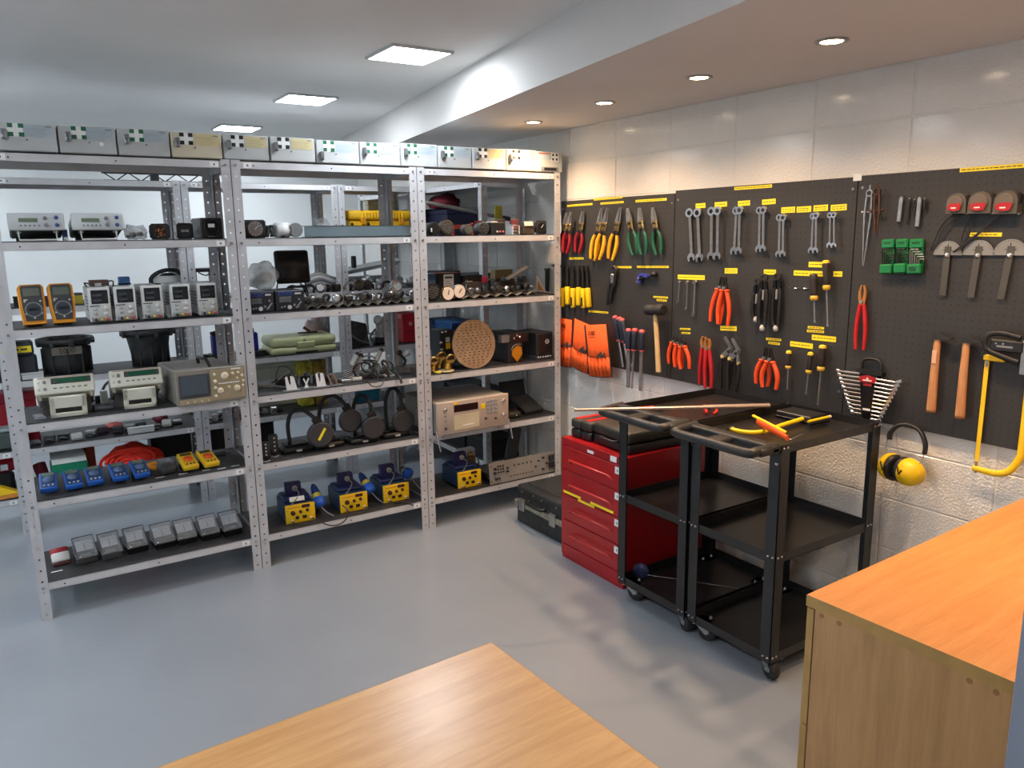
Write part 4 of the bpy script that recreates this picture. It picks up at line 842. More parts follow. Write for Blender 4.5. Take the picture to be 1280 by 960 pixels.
t=thing('red_knife','small pair of red grips lying under the rod on the far trolley','pliers',(2.375,2.140,.868)); G().tube([(-.02,-.012,0),(.015,.0,.004),(.035,.022,.004)],.006,8,3).ob('grip',M('coral_red_grip',(200,52,44),.4),t); G().tube([(-.03,.02,0),(-.012,.03,.004),(.0,.05,.004)],.006,8,3).ob('grip',M('coral_red_grip'),t); G().tube([(.0,.05,.004),(.05,.06,.004)],[.008,.004],8,1).ob('jaws',DST,t)
t=thing('hacksaw','yellow framed hacksaw with orange handle on the near trolley','saw',(2.272,1.805,.870))
P0=(2.272,1.805); q=[(2.191,1.893),(2.199,1.829),(2.262,1.797),(2.377,1.817),(2.540,1.839)]
G().tube([(p[0]-P0[0],p[1]-P0[1],.008) for p in q],.0085,10,4).ob('frame_tube',YEL,t)
q=[(2.581,1.953),(2.586,1.915),(2.563,1.856)]; G().tube([(p[0]-P0[0],p[1]-P0[1],.009) for p in q],.008,8,2).ob('frame_end',YEL,t)
q=[(2.170,1.886),(2.207,1.895)]; G().tube([(p[0]-P0[0],p[1]-P0[1],.012) for p in q],.006,8,1).ob('wing_nut',CHR,t)
t=thing('craft_knife','orange handled knife lying across the yellow hacksaw frame','knife',(2.232,1.739,.902))
P0=(2.232,1.739); q=[(2.285,1.846),(2.232,1.739),(2.177,1.631)]; G().tube([(p[0]-P0[0],p[1]-P0[1],0) for p in q],[.012,.013,.010],10,2,flat=.6).ob('handle',ORG,t); q=[(2.208,1.654),(2.208,1.641),(2.307,1.665)]; G().tube([(p[0]-P0[0],p[1]-P0[1],-.012) for p in q],[.004,.003,.002],6,1).ob('blade',STL,t)
t=thing('yellow_strip','thin yellow plastic strip lying under the orange knife','strip',(2.370,1.859,.880))
P0=(2.370,1.859); q=[(2.424,1.984),(2.310,1.739)]; G().tube([(p[0]-P0[0],p[1]-P0[1],0) for p in q],.006,8,1,flat=.5).ob('strip',YEL,t)
t=thing('spirit_level','short black and yellow tool lying near the corner of the near trolley','tool',(2.539,1.769,.866))
P0=(2.539,1.769); q=[(2.489,1.775),(2.615,1.777)]; pts=[(p[0]-P0[0],p[1]-P0[1]) for p in q]; G().cone((pts[0][0],pts[0][1],.010),(pts[1][0],pts[1][1],.010),.010,n=4).ob('body',BLK,t); G().cone((pts[0][0],pts[0][1],.021),(pts[1][0],pts[1][1],.021),.006,n=6).ob('yellow_edge',YEL,t); G().cone((pts[1][0],pts[1][1],.021),(pts[1][0]+.012,pts[1][1],.021),.006,n=8).ob('cap',PAPER,t)
t=thing('flat_black_box','flat black box at the back of the near trolley tray','box',(2.570,1.875,.8605),-90); G().rbox(-.09,.07,-.03,.075,0,.030,.004).ob('lid',BLK,t); G().rbox(-.092,.072,-.032,.077,0,.012,.003).ob('base',BLKG,t)
t=thing('clear_disc','translucent bluish disc standing on the lowest tray of the far trolley','disc',(2.216,2.387,.086),-60); G().at(0,0,.034).lathe([(.004,.004),(.036,.003),(.036,-.003),(.004,-.004)],26,'y').ob('disc',M('smoky_blue_plastic',(60,66,104),.2,alpha=.75),t); G().tube([(.02,.0,.02),(.2,.02,.02),(.42,.06,.01)],.0015,5,2).ob('wire',STL,t)
# ---------------------------------------------------------------- things on the front shelves
Z1,Z2,Z3,Z4,Z5=1.6005,1.2535,.8635,.5305,.1685
def at_(name,label,cat,x,y,z,rz=0,group=None): return thing(name,label,cat,(x,y,z),rz,group)
SGW=M('instrument_off_white',(206,212,214),.4,noise=.03); SGB=M('instrument_blue_knob',(60,80,140),.4)
for i,(x0,l) in enumerate(((0.025,'left white signal generator on the top shelf, standing on its bail'),(0.246,'right white signal generator on the top shelf, standing on its bail'))):
    t=at_('signal_generator',l,'instrument',x0,3.70,Z1,0,'white signal generators'); w=.190
    G().at(0,0,.045,rx=-8).rbox(0,w,.012,.25,0,.064,.006).ob('body',M('instrument_grey_case',(104,112,108),.5),t)
    G().at(0,0,.045,rx=-8).rbox(-.004,w+.004,-.004,.014,-.003,.067,.006,2).ob('front_bezel',SGW,t)
    G().at(0,-.0055,.045,rx=-8).rbox(.034,.100,0,.002,.030,.046,.001).ob('display',LCD,t)
    g=G()
    for k in range(5): g.at(.040+k*.0155,-.006,.045,rx=-8).dsk(0,.016,.004,-.002,.002,8)
    g.ob('buttons',GRY,t,kind='stuff')
    for k,(kx,kz) in enumerate(((.125,.045),(.128,.018),(.165,.048),(.165,.018))): G().at(kx,-.006,.045+kz,rx=-8).lathe([(.008,0),(.007,-.009),(.003,-.010)],12,'y').ob('knob',SGB if k>1 else GRY,t)
    G().tube([(.028,.02,.046),(.030,.008,.004),(.160,.008,.004),(.162,.02,.046)],.0045,6,1).ob('tilt_bail',WHT,t)
    for fx in (.03,.16): G().rbox(fx-.01,fx+.01,.015,.035,.030,.046,.002).ob('bail_hinge',GRY,t)
    G().box(.02,.17,.18,.24,0,.03).ob('rear_foot',BLK,t)
t=at_('blue_box','small blue cardboard box between the two signal generators','box',0.209,3.74,Z1); G().rbox(0,.018,0,.05,0,.045,.002).ob('carton',M('deep_blue_card',(36,50,110),.6),t); G().box(.002,.016,-.001,0,.002,.014).ob('white_label',PAPER,t)
BAG=M('clear_bag_plastic',(190,192,192),.15,alpha=.45,noise=.2,sc=30)
def lump(name,label,cat,x,y,z,rx,ry,rz,m,seed,inner=None,rough=.18,n=16,k=10,rot=0):
    t=at_(name,label,cat,x,y,z,rot); random.seed(seed); g=G().ball(0,0,rz,rx,ry,rz,n,k); 
    ph=[random.uniform(0,6) for _ in range(6)]
    for i,v in enumerate(g.v):
        q=1+rough*(math.sin(v.x/rx*5+ph[0])*math.sin(v.z/rz*4+ph[1])+.5*math.sin(v.x/rx*11+ph[2]+v.y/ry*7)+.3*math.sin(v.z/rz*13+ph[3]))
        g.v[i]=Vector((v.x*q,v.y*q,max(0,rz+(v.z-rz)*q)))
    g.ob('bag' if m is BAG else 'body',m,t)
    if inner:
        for j,(dx,dz,r_,mm) in enumerate(inner): G().ball(dx,0,dz,r_,r_*.8,r_*.7,10,7).ob('contents',mm,t)
    return t
lump('parts_bag','clear plastic bag of dark red parts beside the right signal generator','bag',0.489,3.77,Z1,.046,.04,.032,BAG,3,[(-.012,.02,.018,M('maroon_part',(96,44,50),.5)),(.016,.024,.014,DST),(-.03,.014,.010,BLK)])
def gauge(label,x,y,z,w,h,d,face,m,kind=0,rz=0,grp='round aircraft style gauges'):
    t=at_('dial_gauge',label,'gauge',x,y,z,rz,grp); r=min(w,h)*.45
    c=.25*w; P_=[(-w/2+c*.5,0),(w/2-c*.5,0),(w/2,c*.5),(w/2,h-c*.5),(w/2-c*.5,h),(-w/2+c*.5,h),(-w/2,h-c*.5),(-w/2,c*.5)]
    G().prism(P_,0,.012).ob('front_flange',m,t); G().at(0,.012,h/2).lathe([(r,0),(r,d),(r*.6,d+.004)],20,'y').ob('body',m,t)
    G().ring(0,h/2,r,r*.86,-.005,0,22).ob('bezel',m,t); f=G().dsk(0,h/2,r*.86,-.0015,0,22).ob('dial_face',face,t)
    if kind==0: G().at(0,-.0025,h/2,ry=35).box(-.0012,.0012,-.0005,.0005,-r*.1,r*.7).ob('needle',WHT if face is not WHT else BLK,t)
    elif kind==1:
        random.seed(int(x*1000)); g=G()
        for k in range(16): a=random.uniform(0,6.3); q=random.uniform(.1,.75)*r; g.box(q*math.cos(a)-.003,q*math.cos(a)+.003,-.003,-.0015,h/2+q*math.sin(a)-.0015,h/2+q*math.sin(a)+.0015)
        g.ob('amber_marks',M('amber_mark',(196,120,60),.4),t,kind='stuff')
    elif kind==2:
        G().box(-r*.5,-.001,-.003,-.0015,h/2-.004,h/2+.006).ob('grey_window',GRY,t); G().box(.001,r*.5,-.003,-.0015,h/2-.004,h/2+.006).ob('grey_window',GRY,t)
    return t
FDK=M('dark_dial_face',(30,31,33),.3); FGR=M('dusty_grey_dial',(104,96,90),.6)
gauge('black gauge with amber markings on the top shelf',0.579,3.72,Z1,.082,.068,.09,M('brown_dark_dial',(44,26,22),.25),BLK,1)
gauge('black gauge with two small grey windows on the top shelf',0.682,3.72,Z1,.070,.070,.08,FDK,BLKG,2)
t=at_('indicator_box','large black box with a round lens at the right end of the top shelf','instrument',0.745,3.70,Z1,4); w=.098
G().rbox(0,w,0,.15,0,.092,.006).ob('housing',BLK,t); G().at(w*.5,0,.052).lathe([(.036,0),(.036,-.006),(.030,-.008),(.030,-.003)],24,'y').ob('lens_ring',BLKG,t); G().at(0,0,0).dsk(w*.5,.052,.029,-.003,.001,22).ob('lens',BLKG,t)
G().box(w*.5-.016,w*.5+.012,-.0045,-.003,.050,.066).ob('white_window',WHT,t); G().box(w*.3,w*.6,-.001,0,.008,.011).ob('print_line',GRY,t)  # plain white patch on the lens, no emission
t=at_('dial_instrument','square black housing with a dusty grey dial beside the second upright','instrument',0.929,3.70,Z1); G().rbox(0,.108,0,.08,0,.083,.008).ob('housing',BLK,t); G().at(.056,0,.042).lathe([(.036,0),(.036,-.004),(.033,-.005)],24,'y').ob('dial',FGR,t)
g=G()
for k in range(12): g.at(.056,-.0055,.042,ry=k*30).box(-.0008,.0008,-.0004,.0004,.025,.031)
g.at(.056,-.0055,.042,ry=45).box(-.001,.001,-.0005,.0005,-.005,.022); g.ob('dial_marks',LGR,t,kind='stuff')
random.seed(5)
t=at_('relay_cluster','jumble of small black relays and wires beside the dusty dial','parts',1.035,3.71,Z1)
for k in range(3): G().at(.0+.012*k,random.uniform(0,.04),0,ry=random.uniform(-9,9)).rbox(0,.014,0,.02,.004,random.uniform(.025,.062),.002).ob('relay',[BLK,DGR,BLKR][k%3],t)
for k in range(3): G().tube([(.004+k*.008,-.004,.01),(.01+k*.008,-.012,.03+.008*k),(.022+k*.006,-.004,.012)],.0016,5,3).ob('wire',[GRY,BLK][k%2],t)
t=at_('small_motor','white and black cylindrical motor lying with its open end forward','motor',1.184,3.72,Z1,0)
G().at(0,0,.036).lathe([(.032,0),(.034,.004),(.034,.02),(.030,.026),(.030,.06)],24,'y').ob('open_ring',GRY,t); G().at(0,0,.036).dsk(0,0,.029,.001,.01,20).ob('dark_bore',BLK,t)
G().at(-.05,.03,.036,rz=15).lathe([(.022,-.05),(.035,-.045),(.036,.02),(.024,.03)],20,'x').ob('white_barrel',WHT,t); G().rbox(-.075,-.055,0,.05,0,.060,.004).ob('end_block',BLK,t); G().tube([(-.03,-.002,.06),(-.02,-.006,.04),(-.028,-.004,.015)],.004,6,3).ob('cable',GRY,t)
BGC=M('blue_grey_channel',(126,144,152),.4,.2)
t=at_('metal_channel','long blue-grey metal channel lying on the top shelf of the middle bay','channel',1.250,3.80,Z1); L_=1.824-1.250
g=G(); g.box(0,L_,0,.003,0,.056); g.box(0,L_,0,.05,0,.003); g.box(0,L_,0,.05,.053,.056); g.ob('channel_body',BGC,t)
# bay 3 top shelf: jumble of avionics parts
def cyl_part(name,label,cat,x,y,z,r,d,m,mf,pins=0,rz=0,grp=None):
    t=at_(name,label,cat,x,y,z,rz,grp); G().at(0,0,r).lathe([(r*.9,0),(r,.003),(r,d*.3),(r*.9,d*.35),(r*.9,d)],20,'y').ob('shell',m,t); G().dsk(0,r,r*.78,-.001,.002,18).ob('insert',mf,t)
    if pins:
        random.seed(int(x*997)); g=G()
        for k in range(pins): a=k*2.4; q=r*.7*math.sqrt((k+.5)/pins); g.cone((q*math.cos(a),-.001,r+q*math.sin(a)),(q*math.cos(a),-.005,r+q*math.sin(a)),r*.055,n=6)
        g.ob('pins',GRY,t,kind='stuff')
    return t
BRD=M('dusty_brown_metal',(74,66,56),.6,.4,noise=.25,sc=30)
cyl_part('connector_drum','black drum with a grey hub at the left end of the right top shelf','parts',1.928,3.72,Z1,.036,.08,BLK,FDK)
G().box(-.024,-.018,-.008,-.004,.02,.04).ob('white_stripe',WHT,COL.objects['connector_drum'])
cyl_part('multipin_connector','large round multi-pin connector speckled with contacts','connector',2.013,3.73,Z1,.041,.05,BRD,BRD,26,grp='round multi-pin connectors on the top shelf')
cyl_part('multipin_connector','low multi-pin connector in front of the red bracket','connector',2.137,3.72,Z1,.030,.05,BRD,M('green_brown_insert',(70,76,60),.6),20,grp='round multi-pin connectors on the top shelf')
cyl_part('multipin_connector','dark multi-pin connector against the black box with red sockets','connector',2.240,3.73,Z1,.036,.06,DGR,BLK,14,grp='round multi-pin connectors on the top shelf')
ORR=M('dull_red_metal',(158,50,38),.5)
t=at_('red_bracket','dull red cranked metal bracket behind the round connectors','bracket',2.105,3.84,Z1); L_=.20
G().at(0,0,.034,ry=-3).box(0,.135,0,.02,0,.022).ob('arm',ORR,t); g=G(); g.box(.130,.140,0,.03,.030,.080); g.box(.130,.185,0,.03,.070,.080); g.box(.178,.188,0,.03,.04,.080); g.ob('crank',ORR,t); G().box(0,.01,0,.02,0,.036).ob('foot',ORR,t); G().box(.13,.14,0,.02,0,.036).ob('foot',ORR,t)
t=at_('red_box','dark red box with pale top plate under the green label','box',2.409,3.90,Z1); G().rbox(0,.082,0,.07,.0,.072,.002).ob('box_body',M('dark_red_box',(110,24,34),.5),t); G().box(.0,.07,-.02,.05,.072,.086).ob('pale_plate',M('buff_plate',(160,130,110),.6),t)
t=at_('green_card','yellow-green card standing on the red box','card',2.440,3.93,Z1+.0875); G().rbox(0,.050,0,.008,0,.080,.002).ob('card',M('olive_yellow_card',(160,156,30),.6),t); G().box(-.012,.06,-.01,.012,0,.006).ob('base',LGR,t)
t=at_('socket_box','black box with three pink and white sockets on its front','box',2.283,3.72,Z1); G().rbox(0,.090,0,.08,0,.068,.003).ob('housing',BLK,t); G().box(-.004,.04,.0,.05,.068,.074).ob('white_lid',LGR,t)
for k,cx in enumerate((.038,.056,.076)): G().dsk(cx,.018,.005,-.004,0,10).ob('socket',[LGR,M('pink_socket',(206,110,120),.4),M('pink_socket')][k],t)
t=at_('terminal_frame','small open metal frame with brown plates and three upright pins','parts',2.424,3.72,Z1)
for x in (0,.044): G().box(x,x+.004,0,.03,0,.05).ob('side_bar',LGR,t)
for k in range(3): G().rbox(.005,.043,.002,.028,.006+k*.018,.018+k*.018,.002).ob('plate',[BRD,M('maroon_part'),M('pinkish_plate',(130,80,84),.5)][k],t)
for k in range(3): G().cone((.012+k*.012,.02,.058),(.012+k*.012,.02,.112),.0016,n=6).ob('pin',DGR,t)
G().rbox(.0,.05,.012,.032,.058,.085,.002).ob('red_block',M('maroon_part'),t)
t=at_('transformer_block','brown block with a pale angled label near the wall end','parts',2.494,3.71,Z1); G().rbox(0,.075,.002,.06,0,.052,.004).ob('core',BRD,t); G().at(.004,-.001,.048,rx=-18).box(0,.062,-.001,.0,0,.026).ob('pale_label',M('grey_label',(176,172,166),.5),t); G().rbox(.004,.070,.006,.05,.052,.074,.003).ob('cap',DGR,t)
gauge('small black gauge on the top shelf beside the wall',2.624,3.72,Z1,.064,.078,.06,FDK,BLKR,0,-8)
# second shelf: handheld multimeters and power supplies
OMM=M('orange_yellow_rubber',(240,158,34),.5); DIAL=M('dial_dark_blue_grey',(58,66,76),.35)
def bigmeter(label,x,lean,rz):
    t=at_('handheld_multimeter',label,'multimeter',x,3.705,Z2,rz,'large yellow-framed multimeters'); w=.092;h=.165
    T0=dict(rx=-14)
    G().at(0,0,.012,**T0).prism([(-w*.43,0),(w*.43,0),(w*.5,h*.4),(w*.5,h*.93),(w*.40,h),(-w*.40,h),(-w*.5,h*.93),(-w*.5,h*.4)],0,.040).ob('rubber_holster',OMM,t)
    G().at(0,0,.012,**T0).prism([(-w*.33,.014),(w*.33,.014),(w*.40,h*.45),(w*.40,h*.93),(w*.34,h*.965),(-w*.34,h*.965),(-w*.40,h*.93),(-w*.40,h*.45)],-.006,.002).ob('face',DGR,t)
    G().at(0,0,.012,**T0).rbox(-w*.32,w*.32,-.008,-.005,h*.70,h*.90,.003).ob('display',M('meter_lcd_grey',(106,112,104),.25),t)
    q=G().at(0,-.008,.012,rx=-14)
    q.ring(0,h*.37,w*.34,w*.29,-.004,.001,24); q.ob('dial_ring',GRY,t); G().at(0,0,.012,**T0).dsk(0,h*.37,w*.27,-.012,-.004,22).ob('rotary_dial',DIAL,t); G().at(0,0,.012,**T0).rbox(-w*.2,w*.2,-.018,-.011,h*.37-.005,h*.37+.005,.002).ob('dial_pointer',BLK,t)
    g=G().at(0,0,.012,**T0)
    for sx in (-.30,.30): g.dsk(sx*w,h*.26,.004,-.009,-.004,8); g.dsk(sx*w,h*.57,.004,-.009,-.004,8)
    g.dsk(0,h*.15,.004,-.009,-.004,8); g.ob('jacks',LGR,t,kind='stuff'); G().at(0,0,.012,**T0).rbox(-w*.33,-w*.18,-.009,-.005,h*.60,h*.62,.001).ob('button',PAPER,t)
    G().rbox(-w*.3,w*.3,.03,.10,0,.006,.002).ob('kick_stand',BLK,t)
bigmeter('left yellow-framed multimeter leaning on the second shelf',0.072,0,4)
bigmeter('right yellow-framed multimeter leaning next to the power supplies',0.177,0,3)
PSG=M('power_supply_grey',(188,190,188),.45); SCR=M('dark_panel_screen',(28,30,34),.2)
pls=['first bench power supply from the left, with a brown block on top','second bench power supply, with a small blue box on top','third bench power supply, in the middle of five','fourth bench power supply from the left','fifth bench power supply, next to the upright']
for i,(xa,xb_,yb) in enumerate(((113.5,137,402),(146,168.5,399.5),(180,204,397),(215.5,240,394.5),(249.5,272,391.5))):
    x0=[0.271,0.369,0.476,0.592,0.707][i]
    t=at_('bench_power_supply',pls[i],'power supply',x0,3.69,Z2,0,'five grey bench power supplies'); w=.080; h=.148
    G().rbox(0,w,.012,.24,.008,h,.003).ob('case',PSG,t); G().rbox(-.002,w+.002,0,.014,.005,h+.004,.005,2).ob('front_frame',M('power_supply_front',(204,206,204),.45),t)
    G().rbox(.010,w-.006,-.0015,.001,h-.066,h-.008,.002).ob('display_window',SCR,t)
    g=G(); g.box(.016,.05,-.0025,-.001,h-.034,h-.024); g.box(.016,.05,-.0025,-.001,h-.056,h-.046); g.ob('digits',M('dim_digit_grey',(58,62,70),.3),t,kind='stuff')
    for kx,kz in ((.055,.062),(.055,.040)): G().at(kx+.004,0,kz).lathe([(.010,0),(.009,-.009),(.004,-.010)],14,'y').ob('knob',LGR,t)
    for kx,kz in ((.022,.060),(.022,.042)): G().at(kx,0,kz).lathe([(.008,0),(.007,-.004),(.003,-.005)],12,'y').ob('button',M('power_supply_button',(172,176,172),.5),t)
    G().rbox(.004,w-.002,-.004,.0,.008,.026,.002).ob('terminal_strip',M('terminal_strip_grey',(150,152,150),.5),t)
    for k,(cx,mm) in enumerate(((.020,BLK),(.042,M('yellow_terminal',(220,196,60),.4)),(.064,M('red_terminal',(206,48,62),.4)))): G().at(cx,-.004,.016).lathe([(.0055,0),(.0055,-.010),(.003,-.012)],10,'y').ob('binding_post',mm,t)
    g=G()
    for k in range(8):
        for m_ in range(5): g.box(-.0008,.0,.04+k*.016,.050+k*.016,.05+m_*.014,.055+m_*.014)
    g.ob('vent_slots',DGR,t,kind='stuff')
    G().box(w*.02,w*.5,-.0012,0,h-.077,h-.073).ob('small_print',DGR,t)
t=at_('brown_transformer','brown wound transformer with black leads on the first power supply','transformer',0.286,3.75,Z2+.153); G().rbox(0,.075,0,.05,0,.026,.003).ob('core',M('brown_core',(96,70,62),.5),t); G().tube([(-.002,.0,.012),(-.02,-.01,.016),(-.012,-.02,0)],.003,6,3).ob('lead',BLK,t); G().tube([(.072,.0,.02),(.090,-.01,.02),(.086,-.02,-.006)],.003,6,3).ob('lead',BLK,t); G().box(.02,.045,-.002,0,.0,.014).ob('pale_tab',LGR,t)
t=at_('small_blue_box','small blue box standing on the second power supply','box',0.401,3.76,Z2+.153); G().rbox(0,.044,0,.04,0,.036,.003).ob('box_body',M('denim_blue',(50,100,150),.5),t); G().rbox(-.003,.047,.0,.03,-.0,.010,.002).ob('base',NVY,t)
for i,x in enumerate((0.356,0.462,0.577)):
    t=at_('wall_adapter','small white adapter on the shelf between power supplies %s'%['one and two','two and three','three and four'][i],'adapter',x,3.75,Z2); G().rbox(0,.024,0,.03,.006,.056,.003).ob('plug_body',WHT,t); G().rbox(.002,.022,-.02,.0,.0,.012,.002).ob('clip',LGR,t)
# lab units, bag, monitor (middle bay second shelf)
LAB=M('lab_unit_black_blue',(34,38,46),.4)
for i,(x0,w) in enumerate(((0.927,.124),(1.056+.002,.140))):
    t=at_('lab_controller',['left black lab unit with blue terminals, under the plastic bag','right black lab unit with blue terminals, in front of the monitor'][i],'instrument',x0,3.70,Z2,1.5,'black lab units with blue terminals'); h=.098
    G().rbox(0,w,0,.20,0,h,.004).ob('case',LAB,t); G().box(.012,w*.62,-.002,0,h*.76,h*.95).ob('blue_strip',M('lab_blue',(44,70,120),.4),t)
    for k in range(4): G().dsk(.022+k*w*.14,h*.86,.005,-.006,0,8).ob('terminal',NVY,t)
    G().rbox(.014,w*.52,-.003,0,h*.42,h*.70,.002).ob('display',M('lab_display_grey',(84,88,90),.3),t)
    G().box(w*.66,w*.88,-.001,0,h*.80,h*.88).ob('print_line',LGR,t)
    for k,(kx,kz,r_) in enumerate(((.18,.2,.004),(.28,.22,.004),(.45,.18,.010),(.62,.28,.006),(.8,.55,.005),(.74,.2,.005))): G().dsk(w*kx,h*kz,r_,-.006,0,12).ob('knob',LGR if k==2 else GRY,t)
    G().at(w*.68,-.003,h*.12,ry=-50).rbox(0,.042,-.001,.001,-.004,.004,.001).ob('curved_mark',GRY,t)
lump('packing_bag','bulky clear plastic bag standing on the left lab unit','bag',1.028,3.80,Z2+.100,.072,.06,.068,M('clear_bag_bright',(216,222,224),.15,alpha=.5,noise=.3,sc=14),11,[(.01,.06,.04,M('milky_plastic',(214,214,206),.4,alpha=.6)),(-.03,.04,.03,M('milky_plastic'))],.10,20,14)
t=at_('small_monitor','black square monitor tilted on wire legs behind the lab units','monitor',1.226,3.93,Z2+.003,2)
G().at(0,0,.115,rx=-6).rbox(-.088,.088,0,.035,0,.168,.014,3).ob('housing',BLK,t); G().at(0,0,.115,rx=-6).rbox(-.072,.076,-.003,.002,.020,.158,.006,2).ob('screen',BLKG,t)
for a in ([(-.075,.02,.15),(-.095,0.01,.08),(-.12,.015,.0)],[(.03,.01,.12),(.055,-.01,.05),(.07,-.03,0)],[(.055,.01,.12),(.065,0,.06),(.075,.02,.0)],[(.07,-.03,.0),(.085,-.01,.03),(.10,.02,.045)]): G().tube(a,.0035,6,2).ob('wire_leg',BLK,t)
G().dsk(-.086,.19,.007,.0,.012).ob('side_knob',BLK,t)
t=at_('black_cable_coil','short coil of black cable on the right lab unit','cable',1.139,3.78,Z2+.100); G().tube([(0,0,.006),(.02,-.01,.016),(.05,0,.010),(.075,-.01,.014),(.10,0,.006),(.06,.02,.006),(.01,.015,.006)],.0045,6,3).ob('cord',BLK,t)
# corrugated trays with small metal parts
GT=M('grey_brown_tray',(104,98,88),.7,noise=.1); MP=[DST,STL,BRD,DGR,CHR,BLK]
def tray(label,x0,x1,y,z,n,grp='corrugated trays'):
    t=at_('corrugated_tray',label,'tray',x0,y,z,0,grp); L_=x1-x0; g=G(); m=n*2
    for k in range(m):
        xa,xb_=k*L_/m,(k+1)*L_/m; za,zb=(.002,.018) if k%2==0 else (.018,.002)
        g.add([(xa,0,za),(xb_,0,zb),(xb_,.16,zb+.003),(xa,.16,za+.003),(xa,0,za+.003),(xb_,0,zb+.003),(xb_,.16,zb+.006),(xa,.16,za+.006)],[(3,2,1,0),(4,5,6,7),(0,1,5,4),(1,2,6,5),(2,3,7,6),(3,0,4,7)])
    g.ob('folded_sheet',GT,t); G().box(0,L_,.155,.162,.0,.022).ob('rear_support',GT,t); return t
xa,xb_=1.206,1.789
tray('long corrugated tray in the middle bay, full of fittings',xa,xb_,3.70,Z2,11)
def fitting(i,x,y,z,r,d,rx,rz,label,grp,kind=None):
    t=at_('metal_fitting',label,'fitting',x,y,z,rz,grp); m=MP[i%6]; m2=MP[(i*5+2)%6]
    k_=i%4 if kind is None else kind
    if k_==0: G().at(0,0,r).lathe([(r*.55,0),(r,0),(r,.008),(r*.8,.010),(r*.8,d),(r*.55,d)],14,'y').ob('barrel',m,t); G().at(0,0,0).ring(0,r,r*1.08,r*.7,.004,.010,12).ob('collar',m2,t)
    elif k_==1: G().at(0,0,r).lathe([(r*.4,-.006),(r*.95,0),(r,.012),(r*.6,.016),(r*.6,d)],12,'y').ob('cap',m,t); G().dsk(0,r,r*.35,-.012,-.004,8).ob('tip',m2,t)
    elif k_==2: G().at(0,0,0,rz=20).rbox(-r,r,0,d*.6,0,r*1.5,.003).ob('block',m,t); G().dsk(0,r*.8,r*.45,-.006,.002,10).ob('port',m2,t)
    else: G().at(0,.01,r,rx=0,ry=0).tube([(-r,0,-r*.5),(-r*.6,-.004,r*.5),(r*.4,0,r*.7),(r,.01,0),(r*.7,.02,-r*.7)],r*.32,7,3).ob('bent_pipe',m,t); G().ball(-r*.9,0,-r*.3+r,r*.42,n=8,m=6).ob('nut',m2,t)
    return t
random.seed(21)
for k in range(17):
    x=xa+.012+(xb_-xa-.02)*k/16.; fitting(k,x,3.71+.035*(k%2),Z2+.026,random.uniform(.017,.0225),.05,0,random.uniform(-30,30),'small metal fitting lying in the long corrugated tray of the middle bay','fittings in the middle corrugated tray')
for k in range(9):
    x=xa+.06+(xb_-xa-.1)*k/9.; fitting(k+3,x,3.82+random.uniform(0,.03),Z2+.068,random.uniform(.02,.028),.05,0,random.uniform(-40,40),'metal fitting piled at the back of the corrugated tray in the middle bay','fittings at the back of the middle tray')
t=gauge('round chrome gauge sitting on top of the fittings in the middle bay',1.708,3.74,Z2+.062,.058,.058,.03,M('pale_dial',(172,176,176),.3),CHR,0)
# bay 3 second shelf
cyl_part('multipin_connector','large multi-pin connector beside the third pair of uprights on the second shelf','connector',1.908,3.72,Z2,.048,.06,BLK,BRD,30,grp='connectors on the right second shelf')
for i,(px_,l) in enumerate(((1.970,'left round white dial gauge propped against the fittings'),(2.040,'right round white dial gauge propped against the fittings'))):
    t=at_('white_dial',l,'gauge',px_,3.664+i*.0,Z2+.004+i*.008,0,'white dial gauges'); r=.037
    G().at(0,0,r).lathe([(r*.9,.028),(r,.022),(r,.002),(r*.95,0)],22,'y').ob('case',BRS if i==0 else STL,t); G().dsk(0,r,r*.92,-.0015,.001,22).ob('dial_face',M('ivory_dial',(232,214,196),.5,noise=.02),t); G().at(0,-.0025,r,ry=12 if i==0 else 40).box(-.0022,.0022,-.0005,.0005,-r*.2,r*.55).ob('needle',DGR,t)
xa,xb_=2.010,2.579
tray('corrugated tray in the right bay holding brown connectors',xa,xb_,3.70,Z2,8)
for k in range(12): fitting(k*2+k//3,xa+.05+(xb_-xa-.06)*k/11.,3.715+random.uniform(0,.03),Z2+.026,random.uniform(.016,.022),.06,0,random.uniform(-25,25),'brownish round fitting lying in the corrugated tray of the right bay','fittings in the right corrugated tray',kind=k%2)
for k in range(6): cyl_part('multipin_connector','brown multi-pin connector piled behind the right corrugated tray','connector',2.401+k*.042,3.875+.012*(k%2),Z2+.0+(k%3)*.030,  .021,.05,DGR,BRD,10,grp='brown connectors piled behind the tray')
t=at_('tin_box','dull tin box with a bright clip behind the right tray','box',2.196,3.862,Z2+.036); G().rbox(0,.10,0,.055,0,.045,.003).ob('tin',M('dull_tin',(112,104,96),.5,.5),t); G().rbox(-.002,.02,-.004,.01,0,.036,.002).ob('clip',CHR,t); G().box(0,.10,.002,.055,-.035,0).ob('base_block',DGR,t)
t=at_('white_bar','pale flat bar slanting over the pile of connectors','bar',2.445,3.80,Z2+.087,0); G().at(0,0,0,ry=-26).rbox(0,.155,0,.03,0,.014,.002).ob('bar',M('pale_grey_bar',(170,166,160),.5),t)
t=at_('leaning_plate','brass toned triangular plate leaning at the wall end of the second shelf','plate',2.629,3.78,Z2); G().prism([(0,.012),(.055,.0),(.07,.006),(.0,.115)],0,.004).ob('plate',M('pale_grey_bar'),t); G().prism([(.008,.018),(.05,.010),(.008,.075)],-.003,0).ob('brass_part',M('dull_brass',(170,120,66),.4,.6),t)
t=at_('black_strap_bar','dark bar sticking out over the shelf end towards the wall','bar',2.572,3.69,Z2+.006); G().cone((0,0,.016),(.095,-.03,-.002),.006,n=8).ob('bar',DGR,t)
